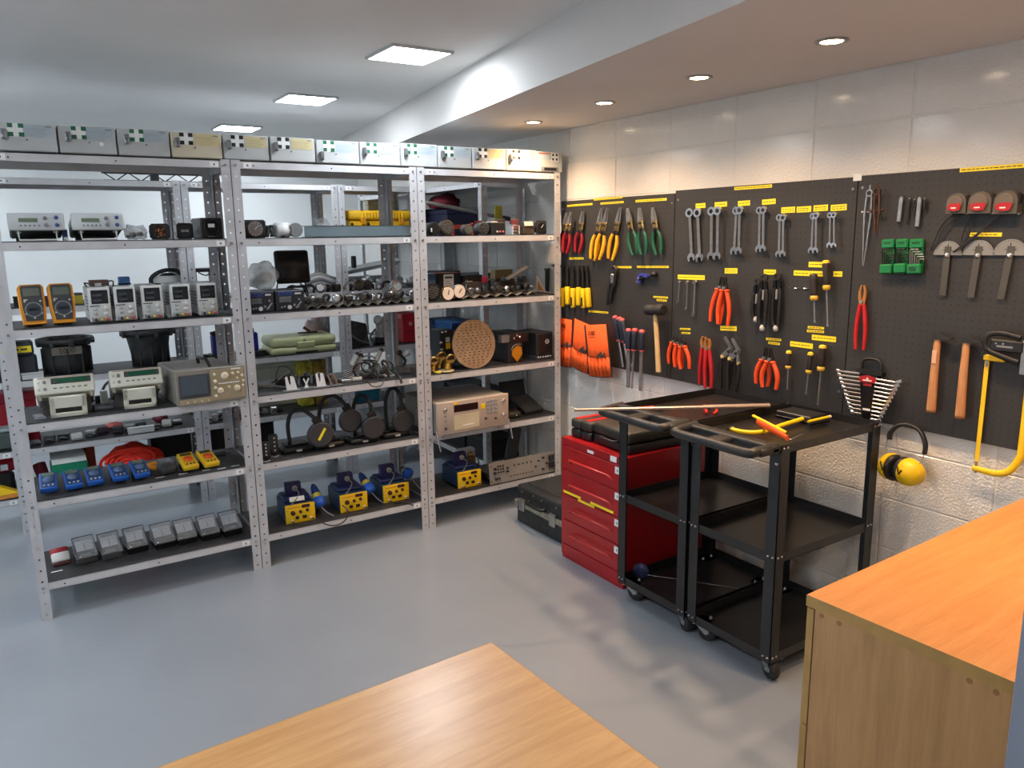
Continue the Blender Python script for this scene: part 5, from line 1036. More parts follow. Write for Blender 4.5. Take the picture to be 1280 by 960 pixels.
t=at_('black_post','black round post standing at the wall end of the second shelf','post',2.763,3.86,Z2); G().cone((0,0,0),(0,0,.13),.014,n=12).ob('post',BLK,t); G().cone((0,0,.13),(0,0,.142),.018,n=12).ob('cap',DGR,t)
# behind, still on the second shelf right bay
t=at_('blue_binder','pale blue box file standing behind the multi-pin connector','box',1.985,3.93,Z2); G().rbox(0,.050,0,.1,0,.135,.002).ob('box_body',M('washed_blue',(60,92,124),.6),t); G().box(.006,.044,-.001,0,.03,.10).ob('spine_label',M('faded_blue_label',(84,112,140),.6),t)
t=at_('notice_box','dark box with a white printed notice behind the white gauges','box',2.051,3.95,Z2,2); G().rbox(0,.16,0,.09,0,.132,.003).ob('box_body',M('navy_black_box',(24,28,38),.5),t); G().box(0,.16,-.002,.09,.132,.136).ob('brown_edge',M('brown_card',(112,66,52),.6),t)
n_=G().box(.045,.112,-.0015,0,.035,.128).ob('paper_notice',PAPER,t); G().box(.054,.103,-.002,-.0014,.104,.114).ob('print_heading',INK,n_); g=G()
for k in range(3): g.box(.052,.105-.01*k,-.0018,-.0014,.060+k*.012,.064+k*.012)
g.ob('print_lines',GRY,n_,kind='stuff')
t=at_('black_charger','black unit with a bent chrome tube and small white tag','equipment',2.213,3.925,Z2); G().rbox(0,.13,0,.09,0,.118,.004).ob('housing',BLK,t); G().box(.02,.058,-.0015,0,.065,.085).ob('white_tag',PAPER,t); G().tube([(-.0,-.015,.0),(-.0,-.015,.07),(.006,-.015,.088),(.02,-.012,.090)],.004,8,2).ob('chrome_tube',CHR,t); G().rbox(.12,.16,-.01,.03,.07,.108,.006).ob('red_cap',M('pink_red_cap',(190,50,84),.5),t)
t=at_('tan_carton','tan cardboard carton behind the upright on the second shelf','box',2.451,3.96,Z2); G().rbox(0,.125,0,.06,.085,.140,.002).ob('upper_carton',M('tan_card',(124,106,70),.7),t); G().rbox(.0,.14,0,.06,0,.083,.002).ob('lower_carton',M('dark_brown_card',(70,52,44),.7),t)  # lower carton is plain dark brown
# third shelf: frequency counters and oscilloscope
CTR=M('cream_instrument',(222,222,206),.45,noise=.03); CTB=M('beige_instrument_body',(166,160,142),.5)
def counter(label,x,rz,w):
    t=at_('frequency_counter',label,'instrument',x,3.72,Z3,rz,'cream frequency counters with green displays'); h=.074
    A=dict(rx=-22); o=(0,.0,.105)
    G().at(*o,**A).rbox(0,w,.01,.22,-.012,h-.004,.006).ob('body',CTB,t); G().at(*o,**A).rbox(-.004,w+.004,-.006,.014,-.004,h,.007,2).ob('front_panel',CTR,t)
    G().at(*o,**A).rbox(w*.27,w*.96,-.009,-.005,h*.52,h*.86,.002).ob('display_bezel',DGR,t); G().at(*o,**A).box(w*.36,w*.90,-.0098,-.009,h*.58,h*.80).ob('green_display',GREEN_LCD,t)
    for kx,kz in ((.06,.66),(.06,.26),(.16,.66),(.16,.26)): G().at(*o,**A).dsk(w*kx,h*kz,.0065 if kx>.1 else .004,-.014,-.004,10).ob('connector',GRY if kx>.1 else LGR,t)
    g=G().at(*o,**A)
    for k in range(6): g.rbox(w*(.30+.105*k),w*(.36+.105*k),-.008,-.005,h*.24,h*.32,.001)
    g.ob('buttons',GRY,t,kind='stuff')
    G().at(*o,**A).box(w*.05,w*.95,-.007,-.0055,h*.90,h*.93).ob('red_line',M('brown_red_print',(150,90,80),.6),t)
    # wide carrying handle folded down as a stand
    for sx in (.02,.91): G().rbox(w*sx,w*(sx+.07),-.004,.05,.075,.112,.006).ob('handle_hinge',CTB,t)
    g=G().at(0,-.012,.003,rx=12)
    a,b_=w*.20,w*.84
    for q in ((a,a+.020,.0,.095),(b_-.020,b_,.0,.095),(a,b_,.0,.020),(a,b_,.042,.095)): g.rbox(q[0],q[1],-.006,.006,q[2],q[3],.003)
    g.ob('stand_handle',CTR,t); G().box(.02,w-.02,.12,.2,.0,.02).ob('rear_feet',BLK,t); G().box(.015,w-.015,.06,.17,.0,.085).ob('dark_underside',M('under_panel_grey',(70,68,62),.6),t)  # solid dark grey block below the raised body
counter('left cream frequency counter standing on its handle',0.040,-2,.215)
counter('right cream frequency counter, beside the oscilloscope',0.321,-2,.205)
t=at_('oscilloscope','grey-brown oscilloscope overhanging the third shelf edge','oscilloscope',0.569,3.622,Z3,3); w=.300; h=.158
OSC=M('oscilloscope_taupe',(136,132,122),.5); OSP=M('oscilloscope_panel',(164,150,122),.45)
G().rbox(0,.262,.012,.36,0,h,.004).ob('case',OSC,t); G().rbox(-.002,w+.002,0,.014,.0,h+.002,.003).ob('front_frame',OSC,t)
G().rbox(.010,w*.47,-.004,.002,.034,h-.018,.004).ob('screen_bezel',DGR,t); G().rbox(.020,w*.44,-.006,-.003,.046,h-.028,.004).ob('screen',M('screen_blue_grey',(78,88,98),.18),t)
G().box(w*.49,w-.004,-.003,0,.012,h-.006).ob('control_panel',OSP,t); G().box(.008,w*.49,-.003,0,.006,.028).ob('lower_panel',OSP,t)
KN=M('cream_knob',(214,202,172),.4)
for kx,kz,r_ in ((.70,.76,.017),(.62,.34,.014),(.87,.36,.015),(.55,.62,.008),(.55,.82,.007),(.55,.44,.007),(.55,.2,.007),(.82,.80,.007),(.90,.82,.006),(.96,.72,.007),(.97,.56,.006),(.75,.42,.006),(.96,.42,.006),(.88,.66,.005)): G().at(w*kx,-.003,h*kz).lathe([(r_,0),(r_*.92,-.009),(r_*.5,-.011)],14,'y').ob('knob',KN,t)
for k in range(4): G().at(.04+k*.030,-.003,.016).lathe([(.005,0),(.004,-.007)],10,'y').ob('small_knob',KN,t)
g=G()
for k in range(9): g.box(w*.6+k*.0105,w*.6+k*.0105+.008,-.007,-.003,h*.53,h*.56)
for k in range(4): g.box(w*.80+k*.011,w*.80+k*.011+.008,-.007,-.003,h*.92,h*.95)
g.ob('push_buttons',PAPER,t,kind='stuff')
g=G(); g.tube([(w*.50,.20,h),(w*.49,.20,h+.030),(w*.52,.08,h+.034),(w*.54,.05,h+.004)],.008,6,1,flat=1.0); g.ob('carry_handle',BLK,t)
t=at_('cable_with_plug','black mains cable bundle lying between the frequency counters','cable',0.290,3.965,Z3); G().tube([(0,0,.005),(.03,.02,.075),(.09,.03,.10),(.16,.02,.09),(.20,.04,.10),(.14,.05,.06),(.10,.02,.03),(.06,-.02,.006)],.006,7,4).ob('cord',BLK,t); G().rbox(-.02,.01,-.01,.02,0,.03,.004).ob('plug',BLK,t); G().rbox(.0,.03,-.06,-.02,0,.06,.003).ob('white_connector',WHT,t)
t=at_('papers','grey papers lying flat on the left end of the third shelf','paper',0.027,3.72,Z3,5); G().box(0,.04,0,.10,0,.004).ob('sheet',M('grey_film',(120,122,128),.3),t); G().at(.01,.01,.004,rz=8).box(0,.03,0,.08,0,.003).ob('sheet',M('grey_film'),t)
t=at_('flat_box','flat grey box on the shelf between the two counters','box',0.252,3.76,Z3,2); G().rbox(0,.075,0,.10,0,.012,.002).ob('lid',M('slate_grey_box',(96,100,106),.5),t); G().rbox(.002,.073,-.002,.10,0,.006,.002).ob('base',DGR,t)
# third shelf middle: hinges, probes, tangle of cables
t=at_('grey_probe','grey probe lying at an angle at the left of the middle bay','probe',0.965,3.83,Z3); G().cone((0,0,.018),(.07,-.06,.016),.012,.010,n=12).ob('barrel',M('probe_grey',(132,136,132),.5),t); G().cone((.07,-.06,.016),(.15,-.12,.008),.009,.004,n=10).ob('tip',M('probe_dark',(92,98,96),.5),t); G().cone((-.0,.02,.018),(-.03,.05,.02),.008,n=8).ob('tail',DGR,t)
t=at_('second_grey_probe','thin grey-black probe with a looped lead behind the first','probe',1.069,3.925,Z3); G().cone((0,0,.012),(.10,-.0,.045),.008,.012,n=10).ob('barrel',M('probe_dark'),t); G().tube([(.02,0,.02),(.05,.02,.08),(.10,.02,.07),(.12,.0,.03)],.002,5,4).ob('lead',BLK,t)
for i,(x,w,l) in enumerate(((1.079,.052,'first white folded bracket on the middle shelf edge'),(1.232,.046,'second white folded bracket, nearer the cables'))):
    t=at_('white_bracket',l,'bracket',x,3.70,Z3,-4,'white folded metal brackets'); WB=M('bright_white_metal',(240,242,242),.35)
    G().prism([(0,.002),(w,.002),(w*.72,.068),(w*.40,.072),(w*.42,.030),(w*.30,.028),(w*.10,.070),(-.004,.066)],0,.004).ob('upright_plate',WB,t); G().box(-.02,w+.012,-.02,.02,0,.003).ob('base_plate',GRY,t)
t=at_('y_clip','small white Y-shaped clip between the two white brackets','clip',1.182,3.71,Z3); G().prism([(-.012,0),(.012,0),(.004,.02),(.016,.048),(.010,.05),(0,.028),(-.010,.05),(-.016,.048),(-.004,.02)],0,.006).ob('clip',M('bright_white_metal'),t); G().box(-.02,.03,-.01,.02,0,.003).ob('base',GRY,t)
t=at_('chrome_hinge','open chrome bracket with two slanted bars','bracket',1.303,3.70,Z3,-3); 
for x in (0,.030): G().prism([(x,.002),(x+.010,.002),(x-.008,.06),(x-.018,.06)],0,.006).ob('bar',CHR,t)
G().box(-.004,.055,-.008,.02,0,.003).ob('base',GRY,t); G().box(-.018,.024,0,.006,.054,.060).ob('cross_bar',STL,t)
random.seed(33)
for i in range(9):
    x=1.073+i*.032; t=at_('electrical_part','small black and grey clip lying behind the white brackets','parts',x,3.80+.045*(i%2),Z3,random.uniform(-12,12),'small clips behind the white brackets')
    G().rbox(-.014,.014,0,.026,0,random.uniform(.03,.055),.004).ob('body',[BLK,DGR,BLKR,GRY][i%4],t); G().tube([(-.01,0,.03),(0,-.014,.05),(.016,0,.03)],.003,6,3).ob('clip_wire',[CHR,BLK,GRY][i%3],t)
for i,(x,z,l) in enumerate(((1.396,0,'left soldering iron with a finned grey barrel'),(1.464,0,'middle soldering iron with a white base'),(1.563,0,'right soldering iron, its barrel pointing up'))):
    t=at_('soldering_iron_stand',l,'soldering iron',x,3.74+.03*i,Z3,0,'soldering irons in coiled holders')
    dx,dz=((.045,.085),(.022,.075),(.040,.085))[i]
    G().rbox(-.028,.028,-.02,.04,0,.018,.003).ob('base',[STL,WHT,DGR][i],t)
    g=G()
    for k in range(9): u=k/8; g.at(dx*u*.8,0,.020+dz*u*.8,ry=math.degrees(math.atan2(dx,dz))).lathe([(.013,-.0016),(.017,0),(.013,.0016)],12)
    g.ob('cooling_coil',LGR,t,kind='stuff'); G().cone((0,0,.018),(dx*.8,0,.020+dz*.8),.011,.013,n=12).ob('holder',DGR,t)
    G().cone((dx*.8,0,.02+dz*.8),(dx*1.55,.0,.022+dz*1.35),.015,.012,n=14).ob('handle',M('pale_grey_handle',(160,164,164),.45),t); G().ball(dx*1.6,0,.022+dz*1.38,.014,n=10,m=7).ob('end_cap',BLK,t)
random.seed(44)
for i in range(9):
    x0=1.501+.018*i; z0=.015+.012*(i%4); c=[BLK,DGR,GRY,M('dark_green_cable',(24,66,54),.5),LGR][i%5]; t=at_('coiled_lead','looped lead tangled in the heap between the soldering irons and the upright','cable',x0,3.76+.012*(i%5),Z3,0,'tangled leads on the middle shelf')
    r=random.uniform(.035,.06); zz=r+z0*.4; g=G().tube([(r*math.cos(a)*1.15,.006*math.sin(3*a),zz+r*.85*math.sin(a)) for a in [R(k*36+i*20) for k in range(10)]]+[(r*.9,-.02,.02),(r*1.4,-.03,.006)],.0042,6,2); g.ob('lead',c,t)
    if i%2: G().rbox(r*1.3,r*1.3+.03,-.04,-.02,0,.014,.003).ob('plug',[WHT,BLK,STL][i%3],t)
t=at_('desk_clamp','white and black jointed clamp standing next to the upright','clamp',1.754,3.80,Z3); G().rbox(-.03,.03,-.02,.03,0,.04,.006).ob('base',M('grey_brown_base',(110,104,98),.5),t); G().tube([(0,0,.04),(.012,0,.07),(-.012,0,.10),(-.02,0,.115)],.008,8,2).ob('arm',BLK,t); G().cone((.0,-.0,.095),(.030,-.005,.115),.013,.017,n=12).ob('white_head',M('pale_grey_handle'),t); G().ball(-.022,0,.115,.016,n=10,m=7).ob('black_joint',BLK,t)
t=at_('hanging_lead','black lead drooping over the front edge of the middle shelf','cable',1.491,3.64,Z3); G().tube([(-.03,.03,.012),(-.012,.0,.005),(.0,-.012,-.012),(.03,-.014,-.020),(.06,-.012,-.012),(.075,.01,.010)],.003,6,4).ob('lead',BLK,t); G().tube([(.16,.04,.03),(.165,.0,.01),(.168,-.012,-.02)],.007,7,3).ob('clip',BLK,t)
# third shelf right: brass elbows, perforated disk, black cases
for i,(x,z,l,rr) in enumerate(((1.880,0,'brass elbow pipe half hidden behind the upright',.024),(1.971,.012,'middle brass elbow pipe, highest of three',.026),(2.000,0,'right brass elbow pipe with its open mouth facing forward',.026))):
    t=at_('brass_elbow',l,'pipe',x-.012*(i==2)-.016*(i==1),3.69+.055*(i==1)+.01*(i==2),Z3+.011,0,'brass elbow pipes'); g=G().tube([(0,.03,.0),(0,.028,.030),(0,.012,.052),(0,-.006,.060+z)],[rr*.95,rr,rr,rr],14,3); g.ob('elbow',BRS,t)
    G().at(0,-.006,.060+z,rx=25).lathe([(rr*1.06,.008),(rr*1.1,-.004),(rr*.86,-.006),(rr*.84,.006)],18,'y').ob('mouth_ring',BRS,t); G().at(0,-.010,.060+z,rx=25).dsk(0,0,rr*.84,-.0008,.0008,16).ob('dark_bore',M('dark_brass_bore',(70,44,22),.5,.4),t)
t=at_('brass_plate','pale brass dish lying under the elbows','dish',1.958,3.695,Z3); G().lathe([(.0,.001),(.034,.001),(.046,.008),(.044,.010),(.0,.005)],22).ob('dish',M('pale_brass',(220,206,160),.35,.5),t); G().at(-.055,-.01,0).lathe([(.0,.001),(.018,.001),(.024,.010),(.0,.008)],16).ob('yellow_cap',M('lemon_cap',(232,214,70),.4),t)
WDK=wood('perforated_disk_wood',(132,106,80),(158,130,100),(8,8,8),.6,0)
t=at_('perforated_disk','large round wooden disk full of short slots, leaning upright','disk',2.145,3.70,Z3,0); r=.137
g=G().at(0,0,r+.001,rx=-7); g.lathe([(r,0),(r,.010)],48,'y',sm=False); g.ob('board',WDK,t)
g=G().at(0,-.0012,r+.001,rx=-7); random.seed(8)
for j in range(-8,9):
    z=j*.0155; hw=math.sqrt(max(0,(r*.94)**2-z*z)); n=int(hw*2/.030)
    for k in range(n):
        x=-hw+.012+k*.030+(j%2)*.010
        if x+.012<hw: g.at(x,-.0012+.0,r+.001,rx=-7).box(0,.010,-.0005,.001,z,z+.0045)
g.ob('slots',M('slot_dark_brown',(84,60,44),.7),t,kind='stuff')
t=at_('optical_unit','dark blue unit with chrome knobs and yellow tag behind the disk','equipment',2.045,3.92,Z3); G().rbox(0,.09,0,.12,.02,.200,.004).ob('housing',M('dark_slate_unit',(38,46,50),.45),t); G().rbox(.036,.066,-.003,0,.09,.125,.001).ob('yellow_tag',YEL,t); G().rbox(.036,.062,-.003,0,.130,.158,.001).ob('white_tag',LGR,t)
for x,z in ((.012,.19),(.032,.192),(.0,.13),(.004,.09)): G().ball(x,-.012,z,.010,n=10,m=7).ob('chrome_knob',CHR,t)
G().tube([(-.03,-.01,.04),(.02,-.03,.03),(.12,-.05,.014)],.006,6,2).ob('front_rail',M('teal_rail',(70,110,110),.4),t); G().box(0,.09,.01,.1,0,.02).ob('foot',BLK,t)
t=at_('rolled_tube','grey-green cardboard tube lying in front of the slate unit','tube',2.040,3.83,Z3); G().cone((0,0,.020),(.115,-.05,.016),.016,n=14).ob('tube',M('grey_green_tube',(92,116,112),.6),t); G().dsk(.0,.02,.01,-.001,.001).ob('end_plug',BLK,t)
t=at_('camera_case','large black case with an amber diamond tag and chrome buttons','case',2.385,3.72,Z3,4); w=.17
BC=M('worn_black_box',(38,36,36),.45,noise=.2,sc=15)
G().rbox(0,w*.62,0,.20,0,.115,.005).ob('front_block',BC,t); G().rbox(.030,w,.02,.22,.110,.170,.005).ob('upper_block',BC,t); G().box(-.028,.034,.03,.06,.120,.162).ob('grey_panel',GRY,t)
G().at(.060,-.003,.056).prism([(0,-.052),(.038,-.008),(.030,.034),(.0,.046),(-.034,.020),(-.038,-.010)],-.001,.002).ob('amber_tag',M('amber_tag',(206,138,20),.4),t)
for x,z in ((.056,.140),(.078,.155),(.098,.145)): G().at(x,.02,z).lathe([(.009,0),(.009,-.004),(.005,-.007)],12,'y').ob('chrome_button',CHR,t)
G().tube([(.018,-.004,.075),(.024,-.008,.096),(.05,-.008,.108),(.085,-.006,.105)],.004,6,3).ob('chrome_trim',STL,t)
t=at_('black_speaker_case','black ribbed case with a small pale emblem at the wall end','case',2.570,3.70,Z3,3); G().rbox(0,.125,0,.22,.028,.165,.006).ob('body',BC,t); G().rbox(.012,.118,-.004,.002,.04,.155,.004).ob('front_plate',BLK,t); G().ring(.075,.110,.014,.010,-.006,-.003,16).ob('emblem',LGR,t); G().box(.062,.088,-.0065,-.0035,.108,.112).ob('emblem_bar',LGR,t)
for k in range(6): G().at(.012+k*.018,-.002,.018).ball(0,0,0,.007,n=8,m=6).ob('stud',STL,t)
G().box(.0,.125,.0,.2,0,.03).ob('lower_frame',DGR,t)
# fourth shelf left: small blue meters, clamp meter, yellow meters
BMT=M('meter_blue_case',(28,94,190),.4); BFC=M('meter_blue_face',(40,72,120),.35); YMT=M('meter_yellow_case',(236,196,30),.4)
def smallmeter(label,px,y,rz,col,face,w=.066,h=.118,grp='small blue multimeters',z=Z4,cut=0):
    t=at_('pocket_multimeter',label,'multimeter',px,y,z,rz,grp)
    G().at(0,0,.012,rx=20).rbox(-w/2,w/2,0,h,-.0,.026,.005,2).ob('case',col,t)
    G().at(0,0,.012,rx=20).rbox(-w/2+.005,w/2-.005,.006,h-.005,.024,.0275,.002).ob('face',face,t)
    G().at(0,0,.012,rx=20).rbox(-w/2+.010,w/2-.010,h*.74,h*.92,.027,.0290,.001).ob('display',LCD if col is not YMT else M('meter_dark_lcd',(60,62,44),.3),t)
    G().at(0,h*.47*math.cos(R(20))-.008,.012+h*.47*math.sin(R(20))+.028,rx=20).lathe([(.021,0),(.021,.002),(.017,.003),(.0165,.006),(.004,.0065)],20).ob('dial',M('dial_mid_blue',(86,112,150),.4) if col is BMT else ORG if col is YMT else DIAL,t)
    g=G().at(0,0,.012,rx=20)
    for k in range(3): g.cone((-.016+k*.016,h*.14,.027),(-.016+k*.016,h*.14,.031),.0042,n=8)
    g.ob('jacks',LGR if col is BMT else BLK,t,kind='stuff'); G().rbox(-w/2+.004,w/2-.004,h*.7,h*.8,0,.03,.002).ob('stand',BLK,t); return t
for i,(px,l) in enumerate((((0.041,3.720),'leftmost blue multimeter on the fourth shelf, beside the end upright'),((0.136,3.704),'second blue multimeter from the left'),((0.219,3.711),'third blue multimeter, in the middle of the five'),((0.318,3.709),'fourth blue multimeter from the left'),((0.405,3.703),'fifth blue multimeter, next to the clamp meter'))):
    smallmeter(l,px[0],px[1],[-2,3,2,4,5][i],BMT,BFC)
t=at_('clamp_meter','dark clamp meter with orange jaws lying on the fourth shelf','clamp meter',*(0.521,3.737),Z4,8)
G().rbox(-.036,.036,0,.085,0,.038,.008,2).ob('body',M('charcoal_meter',(56,58,62),.45),t); G().tube([(-.03,.075,.022),(-.052,.10,.022),(-.050,.145,.022),(-.012,.150,.022)],.012,8,3).ob('orange_jaw',M('orange_yellow_rubber'),t); G().tube([(.03,.075,.026),(.045,.11,.026),(.03,.145,.026),(-.008,.150,.026)],.017,8,3).ob('grey_jaw',GRY,t); G().at(0,.05,.038).lathe([(.018,0),(.016,.006),(.004,.007)],14).ob('dial',DGR,t)
for i,(px,l) in enumerate((((0.612,3.702),'left yellow multimeter near the upright'),((0.704,3.698),'right yellow multimeter near the upright'))): smallmeter(l,px[0],px[1],6+4*i,YMT,M('meter_yellow_face',(226,182,36),.4),.070,.118,'small yellow multimeters')
for i,(qx,qy,l) in enumerate(((0.477,3.717,'in front of the clamp meter'),(0.576,3.713,'left of the yellow multimeters'),(0.677,3.709,'under the gap between the yellow multimeters'),(0.743,3.694,'right of the yellow multimeters'),(0.808,3.703,'nearest the upright on the fourth shelf'))):
    t=at_('shelf_edge_label','short white label strip %s'%l,'label',qx,qy,Z4,2,'white label strips on the dark shelf mats'); G().box(-.019,.019,-.005,.005,0,.0006).ob('tape',PAPER,t)
t=at_('shelf_edge_label','short white label strip in front of the red and white meter','label',*(0.030,3.766),Z5,2,'white label strips on the dark shelf mats'); G().box(-.022,.022,-.005,.005,0,.0006).ob('tape',PAPER,t)
t=at_('black_adapter','small grey adapter lying behind the yellow multimeters','adapter',*(0.786,3.936),Z4,5); G().rbox(-.03,.03,-.02,.02,0,.022,.005).ob('body',DGR,t); G().cone((.03,0,.01),(.06,.01,.008),.004,n=6).ob('lead',GRY,t)
# fourth shelf middle: handsets and magnifier lamps
for i,(q,h) in enumerate((((0.950,3.666),.088),((1.009,3.724),.106))):
    t=at_('black_handset',['left black handset with a row of pale buttons beside the upright','right black handset, taller, with a row of pale buttons'][i],'handset',q[0],q[1]+.02,Z4,-12,'black handsets beside the upright')
    G().at(0,0,.0105,rx=-18).rbox(-.022,.022,0,.03,.0,h,.010,2).ob('body',BLK,t)
    for k in range(4): G().at(0,-.001,.0105,rx=-18).dsk(.004,.022+k*h*.19,.0045,-.004,.0,8).ob('button',LGR,t)
    G().tube([(-.016,-.016,.006),(0,-.022,.004),(.018,-.014,.008)],.004,6,2).ob('chrome_edge',STL,t)
LMP=M('lamp_head_grey',(62,60,62),.45,noise=.05)
def maglamp(label,bx,by,hx,hz,hy,apex,rz,tape=0,r=.062):
    t=at_('magnifier_lamp',label,'lamp',bx,by,Z4,rz,'black magnifier lamps with gooseneck arms')
    G().rbox(-.078,.078,-.055,.07,0,.030,.012,2).ob('base',BLK,t); G().rbox(-.06,.06,-.03,.05,.028,.040,.005).ob('base_top',BLKG,t); G().box(-.012,.016,-.0565,-.055,.008,.018).ob('base_badge',LGR,t)
    hx-=bx; hy-=by; a=(-.02,.03,.03)
    G().tube([a,(-.026,.03,apex*.62),(-.010+hx*.1,.028,apex*.93),(hx*.4,(.03+hy)/2,apex),(hx*.72,hy,apex*.86),(hx*.86,hy+.004,hz+r*1.25)],.0102,10,4).ob('gooseneck',BLKR,t)
    G().at(hx*.88,hy,hz+r*1.08,ry=-28).rbox(-.022,.022,-.008,.016,-.014,.020,.003).ob('head_socket',BLK,t)
    G().at(hx,hy,hz).lathe([(r*.90,-.010),(r,-.006),(r,.014),(r*.93,.018)],36,'y').ob('lens_cover',LMP,t); G().at(hx,hy,hz).lathe([(r*.86,-.0115),(r*.84,-.012)],32,'y').ob('cover_disc',LMP,t)
    if tape: G().at(hx+.004,hy-.0125,hz+.004,ry=32).box(-.0065,.0065,-.001,.0,-.034,.034).ob('yellow_tape',YLB,t)
    return t
bq=[(1.111,3.776),(1.297,3.755),(1.475,3.705),(1.655,3.697)]
hq=[(1.236,0.620),(1.419,0.653),(1.520,0.613),(1.706,0.615)]
maglamp('leftmost magnifier lamp with a yellow tape stripe on its round cover',bq[0][0]+.022,bq[0][1]+.02,hq[0][0],hq[0][1]-Z4,3.70,.212,-2,1,.066)
maglamp('second magnifier lamp, its cover tilted and head held high',bq[1][0],bq[1][1]+.03,hq[1][0],hq[1][1]-Z4,3.76,.262,0)
maglamp('third magnifier lamp with its cover lowest and in front',bq[2][0],bq[2][1]+.06,hq[2][0],hq[2][1]-Z4,3.70,.250,0)
maglamp('rightmost magnifier lamp beside the third pair of uprights',bq[3][0]+.01,bq[3][1]+.08,hq[3][0],hq[3][1]-Z4,3.73,.262,0)
# fourth shelf right: big counter and closed laptops
t=at_('rack_instrument','large beige instrument with keypad overhanging the fourth shelf','instrument',1.840+.016,3.612,Z4+.002,1); w=.455; h=.178
BEI=M('beige_pink_case',(176,160,146),.5); 
G().rbox(-.0,w,.012,.40,0,h,.006).ob('case',M('taupe_case_top',(136,130,120),.5),t); G().rbox(-.006,w+.006,0,.014,-.004,h+.004,.008,2).ob('front_frame',BEI,t)
G().rbox(.10,.255,-.003,.0,h*.66,h*.88,.002).ob('dark_display',M('maroon_black_display',(38,24,24),.2),t); G().rbox(.10,.262,-.002,.0,h*.10,h*.56,.003).ob('label_panel',M('cream_panel',(202,190,160),.5),t)
for k in range(12): G().rbox(.312+(k%3)*.026,.330+(k%3)*.026,-.006,0,h*.46+(k//3)*.021,h*.46+(k//3)*.021+.015,.002).ob('key',M('grey_key',(150,156,160),.45),t)
for x,z,r_,m_ in ((.046,.78,.011,STL),(.046,.2,.008,BLK),(.425,.80,.012,CHR),(.425,.34,.012,CHR),(.304,.32,.008,DGR),(.370,.28,.008,DGR)): G().at(x,0,h*z).lathe([(r_,0),(r_*.9,-.008),(r_*.45,-.010)],14,'y').ob('knob',m_,t)
G().rbox(.272,.300,-.003,0,h*.64,h*.80,.001).ob('yellow_sticker',YEL,t); G().rbox(.10,.125,-.003,0,h*.90,h*.97,.001).ob('yellow_strip',YEL,t)
for z in (.42,.56): G().rbox(.040,.052,-.003,0,h*z,h*z+.008,.001).ob('switch',GRY,t)
G().box(.155,.225,-.003,-.0015,h*.20,h*.23).ob('white_bar',PAPER,t)
for x in (-.010,w+.006): G().tube([(x,.004,.03),(x+.004,-.012,-.03),(x+.012,-.016,-.085)],.004,6,1).ob('chrome_leg',CHR,t)
t=at_('open_laptop','black laptop standing open behind the grey tablets','laptop',2.505,3.95,Z4,0); G().at(0,.03,.014,rx=-16).rbox(0,.19,0,.012,0,.155,.003).ob('screen_lid',BLKG,t); G().rbox(0,.20,-.03,.06,0,.014,.003).ob('keyboard_base',BLK,t); G().at(.180,.027,.014,rx=-16).box(0,.014,0,.012,0,.16).ob('metal_edge',STL,t)
t=at_('slanted_tablet','dark grey folding tablet lying sloped at the wall end','tablet',2.542,3.745,Z4,6); G().at(0,0,.012,rx=24).rbox(-.03,.115,0,.17,0,.014,.004).ob('top_cover',M('graphite_cover',(54,56,58),.45),t); G().rbox(-.03,.118,0,.16,0,.024,.004).ob('base',BLK,t)
t=at_('rugged_case','olive-black rounded case with a dark screen next to the instrument','case',2.380,3.72,Z4,-4); G().rbox(0,.086,0,.14,0,.040,.014,2).ob('body',M('olive_black',(58,54,46),.5),t); G().at(0,0,.036,rx=10).rbox(.008,.078,.03,.13,0,.008,.002).ob('screen',BLKG,t); G().dsk(.05,.02,.006,-.004,.002,10).ob('bright_button',CHR,t)
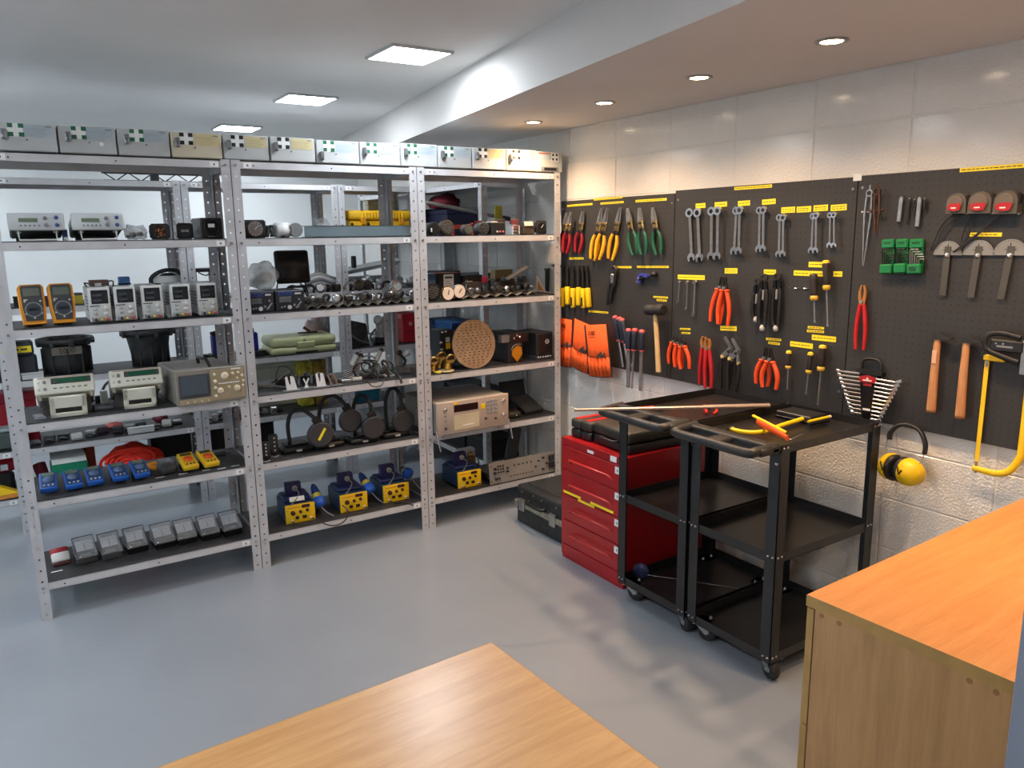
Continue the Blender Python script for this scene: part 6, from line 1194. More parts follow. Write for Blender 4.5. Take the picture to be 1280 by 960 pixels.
# lowest shelf
t=at_('red_white_meter','red and white round-topped tester, first on the lowest shelf','meter',*(0.055,3.822),Z5,6); G().at(0,.0,.022,rx=-35).rbox(-.036,.036,0,.030,0,.044,.008,2).ob('white_front',WHT,t); G().at(0,.025,.036,rx=-35).rbox(-.037,.037,0,.030,0,.045,.010,2).ob('red_top',M('dusty_red',(160,44,50),.5),t); G().rbox(-.036,.036,.0,.06,0,.014,.004).ob('base',M('dark_maroon_base',(90,40,44),.5),t)  # base is plain dark maroon
ML=['first clear-topped meter from the left, grey and dusty','second clear-topped meter, grey and dusty','third clear-topped meter, with a glossy black base','fourth clear-topped meter from the left','fifth clear-topped meter from the left','sixth clear-topped meter from the left','seventh clear-topped meter, beside the upright']
CLR=M('dusty_clear_cover',(190,196,202),.2,alpha=.38,noise=.1)
for i,(q,w) in enumerate((((0.155,3.773),.084),((0.255,3.763),.084),((0.362,3.770),.088),((0.477,3.753),.092),((0.575,3.748),.088),((0.679,3.741),.088),((0.783,3.736),.088))):
    t=at_('analogue_meter',ML[i],'meter',q[0],q[1]+.01,Z5,[7,7,6,5,5,4,5][i],'clear-topped analogue meters on the lowest shelf'); d=.095
    bm2=M('dusty_grey_base',(62,66,66),.5) if i<2 else BLKG
    G().rbox(-w/2,w/2,0,d,0,.030,.004).ob('base',bm2,t)
    P_=[(0,.030),(d,.030),(d,.098),(d-.012,.102),(.006,.046)]
    g=G().prism(P_,-w/2,w/2,'x'); g.ob('clear_cover',CLR,t)
    G().at(0,d*.42,.050,rx=-42).box(-w/2+.008,w/2-.008,0,.002,.0,.048).ob('scale_plate',M('grey_scale_plate',(214,220,226),.5),t)
    g=G().at(0,d*.42-.0015,.050,rx=-42); g.box(-.001,.001,-.001,0,.004,.036)
    for k in range(7): a=R(40+k*16.6); g.box(.034*math.cos(a)-.0006,.034*math.cos(a)+.0006,-.001,0,.004+.034*math.sin(a),.004+.040*math.sin(a))
    g.ob('scale_marks',INK,t,kind='stuff')
    for e in ((-w/2,0),(w/2,0)): G().tube([(e[0],.006,.046),(e[0],d-.012,.102),(e[0],d,.098)],.0018,5,1).ob('dark_edge',DGR,t)
    G().tube([(-w/2,d-.012,.102),(w/2,d-.012,.102)],.0018,5,1).ob('dark_edge',DGR,t)
    G().at(0,.012,.032,rx=-50).rbox(-w*.30,w*.22,-.002,.002,0,.014,.002).ob('selector',GRY if i<2 else DGR,t); G().ball(-w/2+.014,.004,.034,.006,n=8,m=6).ob('terminal',CHR,t)
# soldering stations on the lowest shelf
SBL=M('station_blue',(28,44,100),.42); SBT=M('station_teal_blue',(30,60,92),.45); SYL=M('station_yellow',(240,196,20),.42); GBL=M('gun_bright_blue',(44,104,214),.4)
def station(label,x,y,rz,tag_=0):
    t=at_('soldering_station',label,'soldering station',x,y,Z5,rz,'blue and yellow soldering stations'); w=.150;h=.098
    G().rbox(0,w,.012,.22,.004,h,.006).ob('case',SBT,t); G().rbox(.004,w-.004,.05,.20,h,h+.018,.008).ob('top_hump',SBL,t); G().rbox(0,w,0,.014,0,h,.004,2).ob('yellow_front',SYL,t)
    for kx,kz,r_ in ((.24,.58,.012),(.50,.60,.008),(.73,.64,.008)): G().at(w*kx,0,h*kz).lathe([(r_,0),(r_*.9,-.010),(r_*.4,-.012)],12,'y').ob('knob',M('dark_maroon_knob',(62,24,20),.4),t)
    G().rbox(w*.55,w*.82,-.002,0,h*.78,h*.95,.001).ob('display',M('dark_maroon_knob'),t); G().rbox(w*.32,w*.44,-.004,0,h*.22,h*.38,.001).ob('rocker_switch',BLK,t); G().rbox(w*.56,w*.70,-.004,0,h*.22,h*.38,.001).ob('rocker_switch',BLK,t)
    for kx in (.20,.86): G().at(w*kx,0,h*.16).lathe([(.008,0),(.008,-.006),(.003,-.008)],10,'y').ob('socket',M('cream_socket',(214,204,150),.4),t)
    G().box(w*.08,w*.5,-.001,0,h*.84,h*.88).ob('printed_line',M('orange_print',(206,110,30),.5),t); G().dsk(w*.08,h*.70,.002,-.001,0,6).ob('dot',BLK,t)
    G().rbox(w*.18,w*.72,.10,.14,h+.016,h+.085,.004).ob('iron_holder_plate',M('holder_indigo',(34,30,84),.4),t); G().at(w*.48,.098,h+.058).lathe([(.014,0),(.014,-.012),(.008,-.014),(.007,0)],14,'y').ob('iron_socket',M('pale_socket',(170,170,150),.4),t)
    G().tube([(w*.48,.08,h+.055),(w*.56,.05,h+.045),(w*.44,.03,h+.022),(w*.2,.0,h+.004)],.003,6,3).ob('hook_lead',GRY,t)
    if tag_: G().at(w*.2,.028,h+.020,rx=-30).box(0,w*.5,0,.001,-.010,.014).ob('white_tag',PAPER,t)
    G().tube([(w*.86,-.008,h*.16),(w*.9,-.05,.02),(w*.6,-.055,.006),(w*.3,-.04,.008),(w*.2,-.008,h*.16)],.0028,6,4).ob('front_lead',M('brown_black_lead',(44,34,30),.5),t)
    return t
station('left soldering station with a white tag on top',*(1.038,3.732),-5,1)
station('middle soldering station between the two heat guns',*(1.325,3.726),-3)
station('right soldering station of the middle bay with a tall holder',*(1.575,3.738),-3)
station('single soldering station on the lowest shelf of the right bay',*(2.026,3.715),-3)
def gun(label,x0,y0,z0,x1,y1,z1,short=0):
    t=at_('heat_gun_handle',label,'heat gun',x1,y1,Z5,0,'blue and yellow heat gun handles'); a=Vector((x0-x1,y0-y1,z0)); b_=Vector((0,0,z1)); d=b_-a
    f=lambda u:a+d*u
    G().cone(f(0),f(.12),.010,.012,n=12).ob('nozzle',DGR,t); G().cone(f(.10),f(.48),.017,.024,n=14).ob('dark_blue_barrel',M('gun_navy',(30,62,128),.42),t); G().cone(f(.44),f(.66),.024,.026,n=14).ob('yellow_band',M('gun_yellow_band',(206,192,70),.45),t)
    G().tube([f(.62),f(.75),f(.92),f(1.0)],[.027,.033,.032,.016],14,3).ob('blue_grip',GBL,t); G().tube([f(1.0),f(1.0)+Vector((.02,-.03,-z1*.5)),f(1.0)+Vector((.05,-.05,-z1+.006))],.003,6,3).ob('lead',GRY,t)
    G().prism([(-.012,0),(.012,0),(.006,z1*.5),(-.006,z1*.5)],.03,.05).ob('cradle',BLK,t)
gun('left heat gun handle, upright between the first two stations',1.221,3.84,.150,1.228,3.75,.055)
gun('middle heat gun handle, leaning between the second and third stations',1.501,3.88,.150,1.523,3.78,.065)
gun('right short heat gun handle beside the upright',1.778,3.95,.110,1.790,3.86,.095)
t=at_('white_cable_loop','grey cable looping over the shelf edge below the left heat gun','cable',1.213,3.66,Z5); G().tube([(-.03,.0,.02),(-.005,-.014,-.004),(.045,-.020,-.022),(.10,-.018,-.010),(.125,-.005,.03),(.11,.03,.06)],.0032,6,5).ob('cord',M('brown_black_lead'),t)
t=at_('black_cable_end','black cable end drooping over the shelf at the right of the middle bay','cable',1.659,3.67,Z5); G().tube([(-.05,.02,.012),(0,.0,.012),(.03,-.016,.0),(.05,-.018,-.012)],.0032,6,4).ob('cord',BLK,t)
t=at_('rack_mount_unit','grey rack-mount unit with rows of sockets leaning on the lowest right shelf','instrument',2.212,3.668,Z5+.002,0); w=.470; h=.128
RP=M('rack_panel_grey',(158,154,148),.45,.3)
G().at(0,0,0,rx=-6).rbox(0,w,0,.004,0,h,.001).ob('front_panel',RP,t); G().at(.02,.004,.019,rx=-3).rbox(0,w-.04,0,.20,0,.035,.003).ob('chassis',DGR,t)
g=G().at(0,0,0,rx=-6)
for k in range(9): g.dsk(.060+(k%3)*.018,h*.50+(k//3)*.018,.0052,-.004,.001,8)
for k in range(5): g.dsk(.175+k*.030,h*.70,.0045,-.004,.001,8)
for k in range(8): g.dsk(.145+k*.022,h*.22,.0035,-.003,.001,8)
g.ob('small_sockets',BLK,t,kind='stuff')
for x,z,r_ in ((.032,.72,.009),(.032,.52,.009),(.04,.24,.008),(.062,.24,.006),(.120,.66,.007),(.120,.5,.007),(.34,.70,.006),(.32,.45,.006),(.375,.80,.008),(.375,.25,.008),(.40,.50,.007)): G().at(x,0,h*z,rx=-6).lathe([(r_,0),(r_*.9,-.010),(r_*.4,-.011)],12,'y').ob('knob',BLK,t)
for z in (.74,.40): G().at(.415,-.008,h*z,rx=-6).rbox(0,.036,-.010,.008,-.018,.018,.003).ob('mains_socket',BLK,t)
for x in (.006,w-.010):
    for z in (.14,.86): G().at(x+.002,0,h*z,rx=-6).dsk(0,0,.004,-.002,.001,8).ob('rack_screw',DGR,t)
t=at_('valve_assembly','white block with a brass fitting behind the rack unit','parts',2.224,3.958,Z5); G().rbox(-.06,.06,0,.05,.09,.150,.006).ob('white_block',LGR,t); G().at(.02,-.02,.085).lathe([(.020,.02),(.026,.01),(.026,-.01),(.016,-.02)],12,'y').ob('brass_nut',BRS,t); G().ball(.02,-.01,.115,.022,n=10,m=7).ob('brass_dome',BRS,t); G().tube([(.0,-.03,.08),(.03,-.05,.03),(.055,-.05,.06),(.05,-.03,.12)],.0035,6,3).ob('loop_lead',BLK,t); G().box(-.05,.05,.01,.05,0,.09).ob('dark_base',BLK,t)
t=at_('grey_prop','dark grey slanted board standing behind the rack unit','board',2.473,3.92,Z5); G().at(0,0,.02,ry=12).rbox(0,.085,0,.02,0,.235,.003).ob('board',DGR,t); G().box(-.0,.09,-.01,.03,0,.008).ob('foot',BLK,t)
# ---------------------------------------------------------------- rear shelving contents
R1,R2,R3,R4,R5,R6=.2185,.4855,.8635,1.2535,1.6005,1.9255
def carton(name,label,cat,x0,x1,y,z,h,d,m,grp=None,lid=None,mark=None,rz=0,r=.004):
    t=at_(name,label,cat,x0,y,z,rz,grp); w=x1-x0
    G().rbox(0,w,0,d,0,h*.82,r).ob('box_body',m,t); G().rbox(-.002,w+.002,-.002,d+.002,h*.82+.001,h,r).ob('lid',lid or m,t)
    if mark: G().box(w*mark[0],w*mark[1],-.0035,-.0022,h*mark[2],h*mark[3]).ob('mark',mark[4],t)
    return t
# black lattice girder on the top of the rear bays
t=at_('lattice_girder','black lattice girder lying on top of the rear shelving','girder',0.511,5.0,R6); L_=1.093-0.511
for y in (0,.05):
    for z in (.006,.052): G().cone((0,y,z),(L_,y,z),.005,n=6).ob('rail',BLK,t)
g=G(); n=9
for k in range(n): g.cone((k*L_/n,0,.006 if k%2 else .052),((k+1)*L_/n,0,.052 if k%2 else .006),.0035,n=5); g.cone((k*L_/n,0,.052),(k*L_/n,.05,.052),.003,n=5)
g.ob('zigzag_bars',BLK,t,kind='stuff'); G().rbox(L_*.42,L_*.5,-.01,.02,.0,.05,.004).ob('clamp',BLK,t); G().at(L_*.86,-.03,.0,rz=-30).rbox(0,.12,0,.03,.0,.012,.002).ob('flat_bar',GRY,t)
# bins and case on the 0.86 m shelf
def bin_(label,xc,y,z,rt,rb,h,plate=None):
    t=at_('moulded_bin',label,'bin',xc,y,z,0,'black tapered housings'); BM=M('dusty_black_moulding',(48,50,50),.6,noise=.25,sc=18)
    G().lathe([(rb*.8,0),(rb,.006),(rb*1.05,h*.35),(rt*.80,h*.80),(rt*.84,h*.86),(rt,h*.88),(rt,h),(rt*.9,h),(rt*.82,h*.9),(rb*.9,.02)],26).ob('shell',BM,t)
    for k in range(9):
        a=k*.7; G().at(rt*.95*math.cos(a),rt*.95*math.sin(a),h*.80,rz=math.degrees(a)).rbox(-.02,.012,-.012,.012,0,h*.18,.004).ob('lug',BM,t)
    for k in range(5):
        a=R(200+k*35); G().at(rb*1.02*math.cos(a),rb*1.02*math.sin(a),0,rz=math.degrees(a)).rbox(-.004,.012,-.004,.004,.0,h*.75,.002).ob('rib',BM,t)
    if plate:
        p=G().rbox(-.075,.075,-rt*.86,-rt*.78,h*.56,h*.80,.003).ob('number_plate',M('worn_number_plate',(112,106,94),.6),t); text(plate,.040,BLK,t,0,-rt*.865,h*.68)
    return t
bin_('wide black ribbed housing with a worn plate reading 5000',0.207+.02,5.045,R3,.145,.118,.195,'5000')
bin_('narrower black tapered housing with a lugged rim',0.661,5.04,R3,.150,.098,.215)
t=at_('power_tool_case','dark case with a yellow band at the left of the rear shelf','case',-.05,4.905,R3)
G().rbox(-.33,.13,0,.10,.0,.125,.010).ob('lower_shell',M('navy_black_case',(36,40,50),.5),t); G().rbox(-.33,.12,.0,.10,.127,.205,.012).ob('lid',DGR,t); G().box(-.33,.110,-.002,0,.145,.180).ob('yellow_band',YLB,t); g=G()
for k in range(8): g.box(-.22+k*.04,-.19+k*.04,-.0028,-.002,.158,.167)
g.ob('faint_print',INK,t,kind='stuff')
carton('flat_white_box','flat white boxes stacked under the dark tool case, front edge','box',-0.003,0.100,4.856,R3,.036,.03,LGR)
NAV=M('jack_navy_blue',(34,36,150),.4)
def jack(label,x,z):
    t=at_('bottle_jack',label,'jack',x,4.98,z,0,'navy blue bottle jacks'); G().rbox(-.05,.075,-.05,.05,0,.035,.006).ob('base',BLK,t); G().rbox(-.032,.032,-.032,.032,.035,.150,.006).ob('body',NAV,t); G().cone((0,0,.15),(0,0,.175),.016,n=12).ob('ram',BLK,t); G().rbox(-.034,-.008,-.02,.02,.150,.172,.004).ob('valve_block',BLK,t); G().cone((-.05,-.02,.02),(-.11,-.02,.035),.010,n=8).ob('lever_socket',BLK,t)
jack('navy blue jack seen between the oscilloscope and the upright',1.039,R3); jack('navy blue jack left of the pale green case',1.253,R3)
PGC=M('pale_green_case',(196,200,150),.4,noise=.04)
t=at_('plastic_case','pale green plastic case on the rear shelf','case',1.344,4.885,R3,-2); w=1.772-1.344
G().rbox(0,w,0,.27,0,.045,.014,2).ob('lower_shell',PGC,t); G().rbox(0,w,0,.27,.047,.110,.022,2).ob('lid',PGC,t); G().rbox(w*.38,w*.66,-.010,.006,.04,.075,.004).ob('handle_recess',M('pale_green_shade',(170,174,124),.4),t); G().box(w*.36,w*.7,-.003,0,.004,.014).ob('dark_slot',BLK,t); G().dsk(w*.5,.085,.008,-.004,.002,10).ob('catch',GRY,t)
t=at_('claw_tool','brown hand tool lying on the pale green case','tool',1.618,5.0,R3+.114); G().tube([(-.06,0,.004),(.07,0,.004)],.006,6,1).ob('shaft',M('brown_tool',(110,72,52),.6),t); G().tube([(.02,0,.008),(-.02,0,.04)],.010,6,1).ob('grip',M('brown_tool'),t)
lump('pink_bag','pale pink soft bag behind the pale green case','bag',1.74,5.215,R3,.07,.032,.10,M('pale_pink_cloth',(206,186,190),.8),31)
# 1.25 m rear shelf
carton('black_carton','small black box behind the left orange-framed multimeter','box',0.007,0.047,4.90,R4,.055,.08,BLK)
carton('yellow_tape_reel','yellow and black pack behind the right orange-framed multimeter','box',0.295,0.335,4.90,R4,.060,.08,M('dull_yellow_pack',(176,160,50),.5),lid=DGR)
carton('dark_tool_bag','dark flat pack between the two orange-framed multimeters','box',0.151,0.184,4.92,R4,.05,.06,M('plum_dark',(66,44,58),.6))
t=at_('vacuum_motor','black and grey motor head behind the fourth power supply','motor',0.799,5.0,R4); G().lathe([(.08,0),(.085,.02),(.085,.10),(.06,.13),(.03,.15)],22).ob('motor_body',BLK,t); G().lathe([(.087,.095),(.088,.11),(.07,.135)],22).ob('grey_collar',LGR,t); G().tube([(-.08,-.02,.04),(-.10,-.03,.12),(-.03,-.03,.165),(.05,-.02,.16),(.09,-.01,.10)],.012,8,4).ob('carry_handle',BLKR,t)
t=at_('black_frame_unit','open black metal frame unit behind the fifth power supply','equipment',0.939,4.95,R4); w=1.063-0.939
for a in ((0,.012,0,.16,0,.17),(w-.012,w,0,.16,0,.17),(0,w,0,.16,.15,.17),(0,w,0,.16,0,.012)): G().box(*a).ob('frame_plate',BLK,t)
G().rbox(w*.2,w*.8,.03,.12,.012,.09,.004).ob('inner_block',DGR,t); G().tube([(.02,-.01,.15),(.06,-.02,.13),(w-.02,-.01,.15)],.004,6,3).ob('lead',BLK,t)
# 0.48 m shelf: loose small items
random.seed(77); cols=[GRY,DGR,BLK,LGR,STL,M('plum_dark'),BLKR]
for i in range(12):
    x=.02+.068*i; t=at_('loose_part','small grey loose part on the rear fourth shelf, left bay','parts',x,4.905+.03*(i%3),R2,random.uniform(-15,15),'loose parts on the rear left shelf')
    h=random.uniform(.018,.045); G().rbox(-.028,.028,0,.05,0,h,.005).ob('body',cols[i%7],t); G().tube([(-.02,-.004,h*.4),(0,-.018,h*.6),(.022,-.004,h*.3)],.004,6,3).ob('lead',cols[(i*3+1)%7],t)
for i in range(11):
    x=.93+.045*i; t=at_('loose_part','small dark loose part on the rear fourth shelf, middle bay','parts',x,4.88+.03*(i%3),R2,random.uniform(-25,25),'loose parts on the rear middle shelf')
    h=random.uniform(.025,.055); G().rbox(-.018,.018,0,.04,0,h,.004).ob('body',cols[(i+2)%7],t); G().tube([(-.014,-.004,h*.4),(0,-.018,h*.7),(.016,-.004,h*.3)],.004,6,3).ob('lead',cols[(i*3)%7],t)
lump('salmon_bag','salmon coloured packet on the rear fourth shelf','packet',0.428,5.08,R2,.05,.03,.022,M('salmon_plastic',(220,120,110),.5),41)
carton('blister_pack','clear white blister pack beside the salmon packet','packet',0.479,0.621,4.857,R2,.04,.020,M('pale_grey_blister',(192,194,192),.3))
lump('maroon_packet','shiny maroon packet behind the yellow multimeters','packet',0.691,5.08,R2,.045,.03,.03,M('maroon_foil',(124,40,60),.35),42)
# lowest rear shelf
GFB=M('first_aid_green',(22,132,98),.4)
t=at_('first_aid_case','green first aid case with a white top standing on the lowest rear shelf','case',0.079,4.875,R1,2); w=0.260-0.079
G().rbox(0,w,0,.15,0,.150,.008).ob('green_shell',GFB,t); G().prism([(0,.150),(.15,.150),(.15,.19),(.02,.175)],.006,w-.006,'x').ob('white_lid',M('white_lid_dusty',(216,222,218),.4),t); G().rbox(w*.12,w*.26,-.006,.002,.035,.060,.003).ob('latch',GRY,t); G().rbox(w*.74,w*.88,-.006,.002,.035,.060,.003).ob('latch',GRY,t)
g=G(); g.box(w*.46,w*.54,-.0015,0,.094,.100); g.box(w*.485,w*.515,-.0015,0,.085,.109); g.ob('white_cross',M('pale_mark',(150,200,180),.4),t)
t=at_('orange_container','orange-brown container with a wire ring beside the green case','container',0.271,5.07,R1); G().rbox(-.052,.04,-.03,.05,0,.185,.008).ob('body',M('burnt_orange',(176,72,40),.5),t); G().tube([(-.05+.05*math.cos(a),-.04,.200+.045*math.sin(a)) for a in [R(q) for q in range(0,361,30)]],.004,6,2).ob('wire_ring',DGR,t)
RC=M('red_orange_cloth',(250,58,36),.8,noise=.1,sc=10)
t=at_('folded_cloth','bright red-orange cloth folded into a roll','cloth',0.480+.02,4.99,R1+.002)
W_=.125
g=G().ball(0,.03,.085,W_*1.12,.11,.095,24,14)
for i,v in enumerate(g.v): q=1+.05*math.sin(v.x*60+v.z*40)+.04*math.sin(v.z*90-v.x*30); g.v[i]=Vector((v.x*q,v.y,max(0,.085+(v.z-.085)*q)))
g.ob('cloth_mass',RC,t)
for k in range(5):
    ra=.030+.022*k; g=G().tube([(-.03+ra*1.25*math.cos(a),-.075+.006*k-.012*math.cos(a+k),.092+ra*.60*math.sin(a)) for a in [R(q*30+k*70) for q in range(12)]],.0105,8,2,flat=.7); g.ob('fold',RC,t)
for k in range(4): G().tube([(-.02,-.06+k*.01,.14-.01*k),(.06,-.05+k*.01,.15-.018*k),(.14,-.02,.125-.025*k),(.17,.02,.07-.010*k)],.012,8,3,flat=.8).ob('fold',RC,t)
for xa,xb_,h,l in ((0.619,0.853,.235,'large black box right of the red cloth'),(0.961,1.107,.235,'large black box seen past the rear uprights'),(1.265,1.378,.20,'tall black box behind the black handsets')): carton('black_storage_box',l,'box',xa,xb_,5.08,R1,h,.15,M('matt_black_box',(22,24,28),.6),'black storage boxes on the lowest rear shelf')
t=at_('maroon_cloth_roll','dark maroon rolled cloth between the end upright and the green case','cloth',0.034+.008,5.03,R1); G().cone((-.02,0,.13),(.0,-.05,.045),.034,.032,n=14).ob('roll',M('maroon_cloth',(110,20,36),.8),t); G().cone((-.004,-.042,.065),(.0,-.05,.05),.036,n=14).ob('pale_strap',LGR,t); G().rbox(-.04,.03,-.03,.05,0,.05,.01).ob('dark_base',BLK,t)
t=at_('yellow_wedge','small yellow wedge beside the green case','wedge',0.062-.01,4.874,R1+.0); G().at(0,0,.03,ry=-15).prism([(-.02,-.01),(.012,.0),(.010,.05),(.0,.035)],0,.02).ob('wedge',YEL,t); G().rbox(-.02,.008,.0,.02,0,.02,.002).ob('base',BLK,t)
t=at_('white_tag_strap','white plastic tag lying in front of the maroon roll','tag',0.010-.02,4.875,R1); G().at(0,0,.05,ry=60).rbox(0,.05,0,.01,0,.018,.004).ob('tag',PAPER,t); G().box(-.005,.03,.0,.02,0,.01).ob('strap',BLK,t)
carton('black_mat_case','flat black case at the front of the lowest rear shelf','case',0.000+.03,0.786,4.853,R1,.010,.018,BLK)
# left bay (past the end upright)
REDBX=M('red_case',(176,26,44),.45)
carton('red_steel_case','red case with a pale corner plate on the rear shelf at the left edge','case',-.36,0.050,5.02,R2,.29,.15,REDBX,mark=(.78,.97,.30,.52,M('dusty_pink_label',(216,150,140),.6)))
carton('grey_power_tool','grey machine housing in front of the red case at the left edge','tool',-.33,-0.060,4.88,R2,.12,.11,M('dark_green_grey',(64,76,74),.5),lid=M('pale_green_grey',(150,168,166),.4),r=.014)
t=at_('chain_heap','heap of black and chrome chain between the red case and upright','chain',-0.043+.0,4.95,R2)
for k in range(9): G().tube([(-.01+.01*(k%3),0,.02+k*.020),(.02,-.012,.03+k*.020),(.03-.01*(k%2),0,.015+k*.020)],.008,7,3).ob('link',[BLK,CHR,DGR][k%3],t)
t=at_('red_harness','red webbing harness with chrome buckles on the rear shelf at the left edge','harness',-.24,4.99,R1); HR=M('crimson_webbing',(196,32,52),.7)
G().tube([(-.20,.02,.16),(-.08,0,.165),(.04,.01,.15),(.15,.03,.16)],.038,10,4,flat=.8).ob('strap_roll',HR,t); G().tube([(-.18,-.02,.20),(-.05,-.02,.225),(.05,0,.20),(.13,.02,.19)],.024,10,4).ob('strap_roll',HR,t)
for x in (-.06,.10): G().rbox(x-.02,x+.02,-.05,-.03,.14,.18,.004).ob('buckle',CHR,t)
G().rbox(-.2,.14,-.02,.08,0,.12,.02).ob('black_bag',BLKR,t)
t=at_('yellow_hard_cap','yellow pointed cover lying in front of the harness','cover',-.20,4.885,R1); G().prism([(-.12,.02),(.115,.028),(.07,.055),(-.02,.10),(-.12,.11)],-.02,.03).ob('upper_flap',YEL,t); G().prism([(-.12,.0),(.10,.005),(.14,.026),(-.12,.018)],-.022,.03).ob('lower_flap',M('orange_edge',(216,140,60),.5),t)
# top-right rear bay: yellow case, bags, reflectors
YC=M('yellow_tool_case',(240,186,30),.4)
t=at_('yellow_case','yellow ribbed plastic case on the rear shelf above eye level','case',1.904+.012,4.90,R5+.059); w=2.361-1.904-.02
G().rbox(0,w,0,.28,0,.045,.008).ob('lower_shell',YC,t); G().rbox(-.01,w+.01,-.01,.29,.050,.112,.016,2).ob('lid',YC,t)
for k in range(14): G().rbox(.20*w+k*w*.05,.20*w+k*w*.05+.010,-.016,-.008,.062,.100,.003).ob('rib',YC,t)
for x in (.18,.52,.80): G().rbox(w*x,w*x+.035,-.016,.0,.02,.07,.004).ob('latch',M('amber_latch',(206,140,20),.4),t)
for x in (.04,.30,.66): G().dsk(w*x,.022,.010,-.004,.002,10).ob('dark_hole',BLK,t)
lump('purple_bag','dark purple and white cloth bag left of the yellow case','bag',1.865,4.93,R5+.059,.03,.035,.085,M('purple_cloth',(86,44,72),.8,noise=.4,sc=8),51)
lump('glass_dome','clear plastic dome cover on the rear shelf beside the channel','cover',1.764,5.0,R5,.055,.05,.063,GLASS,52,rough=.04)
carton('cream_carton','cream carton standing behind the yellow case','box',2.177,2.291,5.195,R5+.059,.19,.06,M('cream_card',(196,194,172),.7))
carton('cream_carton','cream carton to the right of its twin behind the yellow case','box',2.303,2.383,5.195,R5+.059,.185,.06,M('cream_card'))
t=at_('light_reflector','long white lamp reflector lying across the rear shelf','reflector',1.887,4.95,R4+.06,6); L_=.44; G().at(0,0,.03,ry=-8).prism([(0,.03),(.05,.0),(.10,.03),(.05,.05)],0,L_,'x').ob('reflector',M('white_reflector',(222,230,232),.3),t); G().at(0,.0,.0).box(.02,.36,.02,.1,-.06,.022).ob('support_pack',GRY,t); G().rbox(.07,.10,.02,.05,.075,.16,.006).ob('black_clip',BLK,t)
for i in range(5): lump('plastic_wrapped_part','crumpled clear-wrapped silver part heaped below the white reflector','packet',1.896+.01+.112*i,4.91,R4,.044,.03,.035+.008*(i%2),M('crumpled_clear_grey',(150,154,154),.25,.3,noise=.3,sc=20),60+i,rough=.22)
t=at_('white_flex_bag','white flexible hose bundle left of the rear uprights','hose',1.746-.03,4.95,R4+.004)
for k in range(4): G().tube([(-.10,0,.02+.02*k),(-.02,-.02,.05+.02*k),(.06,0,.03+.018*k),(.11,.01,.01+.02*k)],.012,8,4).ob('hose',[LGR,GRY,PAPER,LGR][k],t)
# lower rear right bay
t=at_('black_angled_case','black case leaning against the rear upright on the third shelf','case',1.878,4.93,R3); G().at(0,0,.0).prism([(0,.012),(.15,.0),(.13,.155),(.0,.19)],0,.10).ob('case_body',M('dusty_charcoal',(66,66,68),.6,noise=.3,sc=12),t); G().tube([(.01,-.01,.09),(.06,-.02,.05),(.14,-.01,.02)],.007,6,3).ob('silver_hose',STL,t)
t=at_('grey_pump','grey and white pump with a chrome barrel on the rear third shelf','pump',2.129,4.97,R3); G().rbox(-.05,.05,-.02,.06,0,.05,.01).ob('base',DGR,t); G().cone((0,0,.05),(0,0,.19),.030,n=16).ob('barrel',LGR,t); G().cone((.045,0,.03),(.045,0,.16),.024,n=16).ob('side_barrel',M('olive_grey',(120,120,108),.5),t); G().ball(-.02,-.01,.17,.034,n=12,m=8).ob('white_dome',LGR,t); G().tube([(-.05,-.03,.11),(-.09,-.03,.06),(-.06,-.03,.01)],.008,7,3).ob('hose',GRY,t)
lump('red_brown_bag','dark red crumpled bag right of the grey pump','bag',2.254-.03,5.15,R3,.055,.04,.075,M('crimson_dull',(122,34,48),.7,noise=.4,sc=10),71)
t=carton('red_box','bright red box with faint dark lettering at the right of the rear bay','box',2.265,2.389,4.90,R3+.004,.20,.20,M('bright_red_box',(186,26,40),.45)); text('NION',.030,M('dark_red_ink',(96,10,20),.6),t,.058,-.004,.075); G().dsk(.06,.13,.014,-.0045,-.0025,14).ob('round_mark',M('pale_pink_mark',(220,150,150),.5),t)
# yellow books and cream panel seen under the pale green case
carton('yellow_book_box','yellow printed pack, left of two under the pale green case','box',1.552,1.639,5.0,R2+.0,.30,.10,M('yellow_print_card',(206,196,60),.6,noise=.5,sc=14))
carton('yellow_book_box','yellow and orange printed pack, right of two under the pale green case','box',1.650,1.733,5.0,R2+.0,.30,.10,M('orange_print_card',(176,140,56),.6,noise=.5,sc=14))
carton('cream_panel_box','wide pale cream board standing under the pale green case','board',1.305,1.579,5.15,R2,.32,.04,M('pale_cream_board',(200,206,190),.6))
carton('teal_box','teal blue box behind the magnifier lamps','box',1.905,2.071,4.90,R2+.0,.115,.12,M('teal_card',(20,104,130),.5))
t=at_('wall_socket_box','white plastic socket box hanging below the shelf behind the lamps','socket',2.122,4.885,R2+.0); G().rbox(-.045,.045,0,.06,.06,.16,.004).ob('front_plate',LGR,t); G().rbox(-.02,.02,.0,.05,0,.06,.004).ob('foot',GRY,t); G().rbox(.05,.085,.0,.05,.08,.15,.003).ob('black_switch',BLK,t)
t=at_('clear_tub','clear plastic tub behind the third and fourth lamps','tub',2.130-.03,4.99,R1+.0); G().rbox(-.13,.13,-.06,.1,0,.11,.004).ob('dark_contents',M('grey_green_content',(92,100,94),.6,noise=.3,sc=14),t); G().rbox(-.14,.14,-.07,.11,.111,.21,.02,2).ob('tub_wall',M('tub_clear',(196,206,200),.2,alpha=.6),t); G().rbox(-.15,.15,-.08,.12,.211,.222,.004).ob('rim',LGR,t)
t=at_('two_hole_panel','white panel with two dark round holes behind the brass elbows','panel',2.346,4.91,R2); G().rbox(-.075,.075,0,.02,.0,.22,.004).ob('panel',LGR,t); G().dsk(-.035,.15,.022,-.003,.002,16).ob('hole',BLK,t); G().dsk(.025,.155,.022,-.003,.002,16).ob('hole',BLK,t)
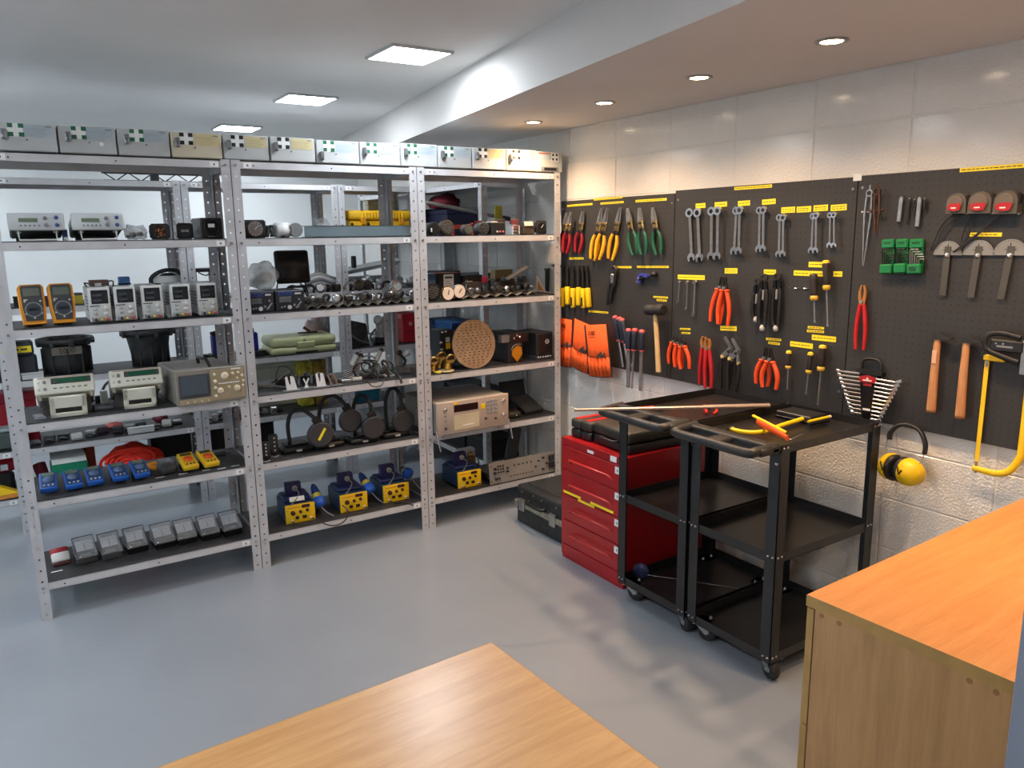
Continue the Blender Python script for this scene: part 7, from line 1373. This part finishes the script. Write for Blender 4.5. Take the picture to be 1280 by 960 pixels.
carton('grey_machine','grey machine casing low behind the rightmost lamp','machine',2.260+.02,2.402+.02,4.90,R1,.225,.15,M('machine_grey',(120,122,120),.5),mark=(.1,.9,.60,.68,LGR))
# side racks along the right wall
t=at_('silver_pole','long pale metal pole slanting down on the side rack','pole',2.179,4.30,1.735); xa,za=2.179,1.800; xb_,zb=2.623,1.706
G().cone((0,0,za-1.735),(xb_-xa,-.16,zb-1.735),.011,n=10).ob('tube',M('pale_pole',(158,156,152),.4,.4),t); G().cone((xb_-xa,-.16,zb-1.735),(xb_-xa+.05,-.17,zb-1.745),.014,n=10).ob('end_socket',DGR,t); G().tube([(xb_-xa-.03,-.15,zb-1.735),(xb_-xa-.02,-.15,1.602-1.735)],.006,6,1).ob('prop_leg',DGR,t)
carton('navy_crate','large navy blue crate on the side rack behind the connectors','crate',2.49,2.73,4.62,R5,.17,.42,M('navy_crate',(22,26,52),.5))
carton('grey_crate','dark grey equipment crate at the far end of the side rack','crate',2.49,2.72,5.16,R5,.19,.35,M('charcoal_green',(44,50,50),.5))
lump('maroon_bag','dark maroon bag on top of the navy crate','bag',2.60,4.86,R5+.171,.10,.14,.055,M('maroon_cloth'),81)
carton('blue_panel_case','big blue case standing on the side rack behind the slate unit','case',2.503,2.72,4.62,.8035,.21,.41,M('mid_blue_case',(34,76,126),.45))
carton('dark_blue_case','flat dark blue case on the side rack beside the upright','case',2.49,2.74,4.14,.8035,.16,.44,M('deep_navy_case',(26,38,74),.45))
for i in range(4): carton('equipment_box','dark equipment box on the side rack behind the notice box','equipment',2.503,2.70,4.16+.225*i,1.2235,.10+.03*(i%2),.20,[DGR,M('tan_card'),BLK,M('slate_box',(60,74,84),.5)][i],'dark boxes along the side rack',lid=[BLK,DGR,GRY,BLK][i])
for i in range(3): carton('low_storage_box','dark low box on the lower side rack','box',2.503,2.72,4.16+.30*i,.4535,.14,.26,[M('charcoal_green'),BLK,DGR][i],'dark boxes on the lower side rack')
for i in range(3): carton('floor_level_box','black box on the lowest side rack','box',2.49,2.72,4.16+.30*i,.1535,.13,.27,BLKR,'black boxes on the lowest side rack')
# ---------------------------------------------------------------- labels of alike small things: told apart by their place in the row
ORD=['first','second','third','fourth','fifth','sixth','seventh','eighth','ninth','tenth','eleventh','twelfth','thirteenth','fourteenth','fifteenth','sixteenth','seventeenth']
NEWL={'fittings in the middle corrugated tray':'%s fitting from the left along the front of the middle corrugated tray',
 'fittings at the back of the middle tray':'%s fitting from the left piled at the back of the middle tray',
 'fittings in the right corrugated tray':'%s brownish fitting from the left in the right corrugated tray',
 'tangled leads on the middle shelf':'%s looped lead from the left in the tangle beside the soldering irons',
 'small clips behind the white brackets':'%s small clip from the left behind the white folded brackets',
 'brown connectors piled behind the tray':'%s connector from the left piled behind the right corrugated tray',
 'loose parts on the rear left shelf':'%s loose part from the left on the rear shelf above the red cloth',
 'loose parts on the rear middle shelf':'%s loose part from the left on the rear shelf above the lamps',
 'dark boxes along the side rack':'%s box from the shelving along the third shelf of the side rack',
 'dark boxes on the lower side rack':'%s box from the shelving on the lower shelf of the side rack',
 'black boxes on the lowest side rack':'%s black box from the shelving on the lowest side rack shelf'}
for gname,pat in NEWL.items():
    L_=[o for o in COL.objects if o.parent is None and o.get('group')==gname]
    L_.sort(key=lambda o:(o.location.y if 'side rack' in gname else o.location.x))
    for k,o in enumerate(L_): o['label']=pat%ORD[k]
L_=[o for o in COL.objects if o.name.startswith('plastic_wrapped_part')]; L_.sort(key=lambda o:o.location.x)
for k,o in enumerate(L_): o['label']='%s clear-wrapped silver part from the left below the white reflector'%ORD[k]; o['group']='clear-wrapped parts on the rear shelf'
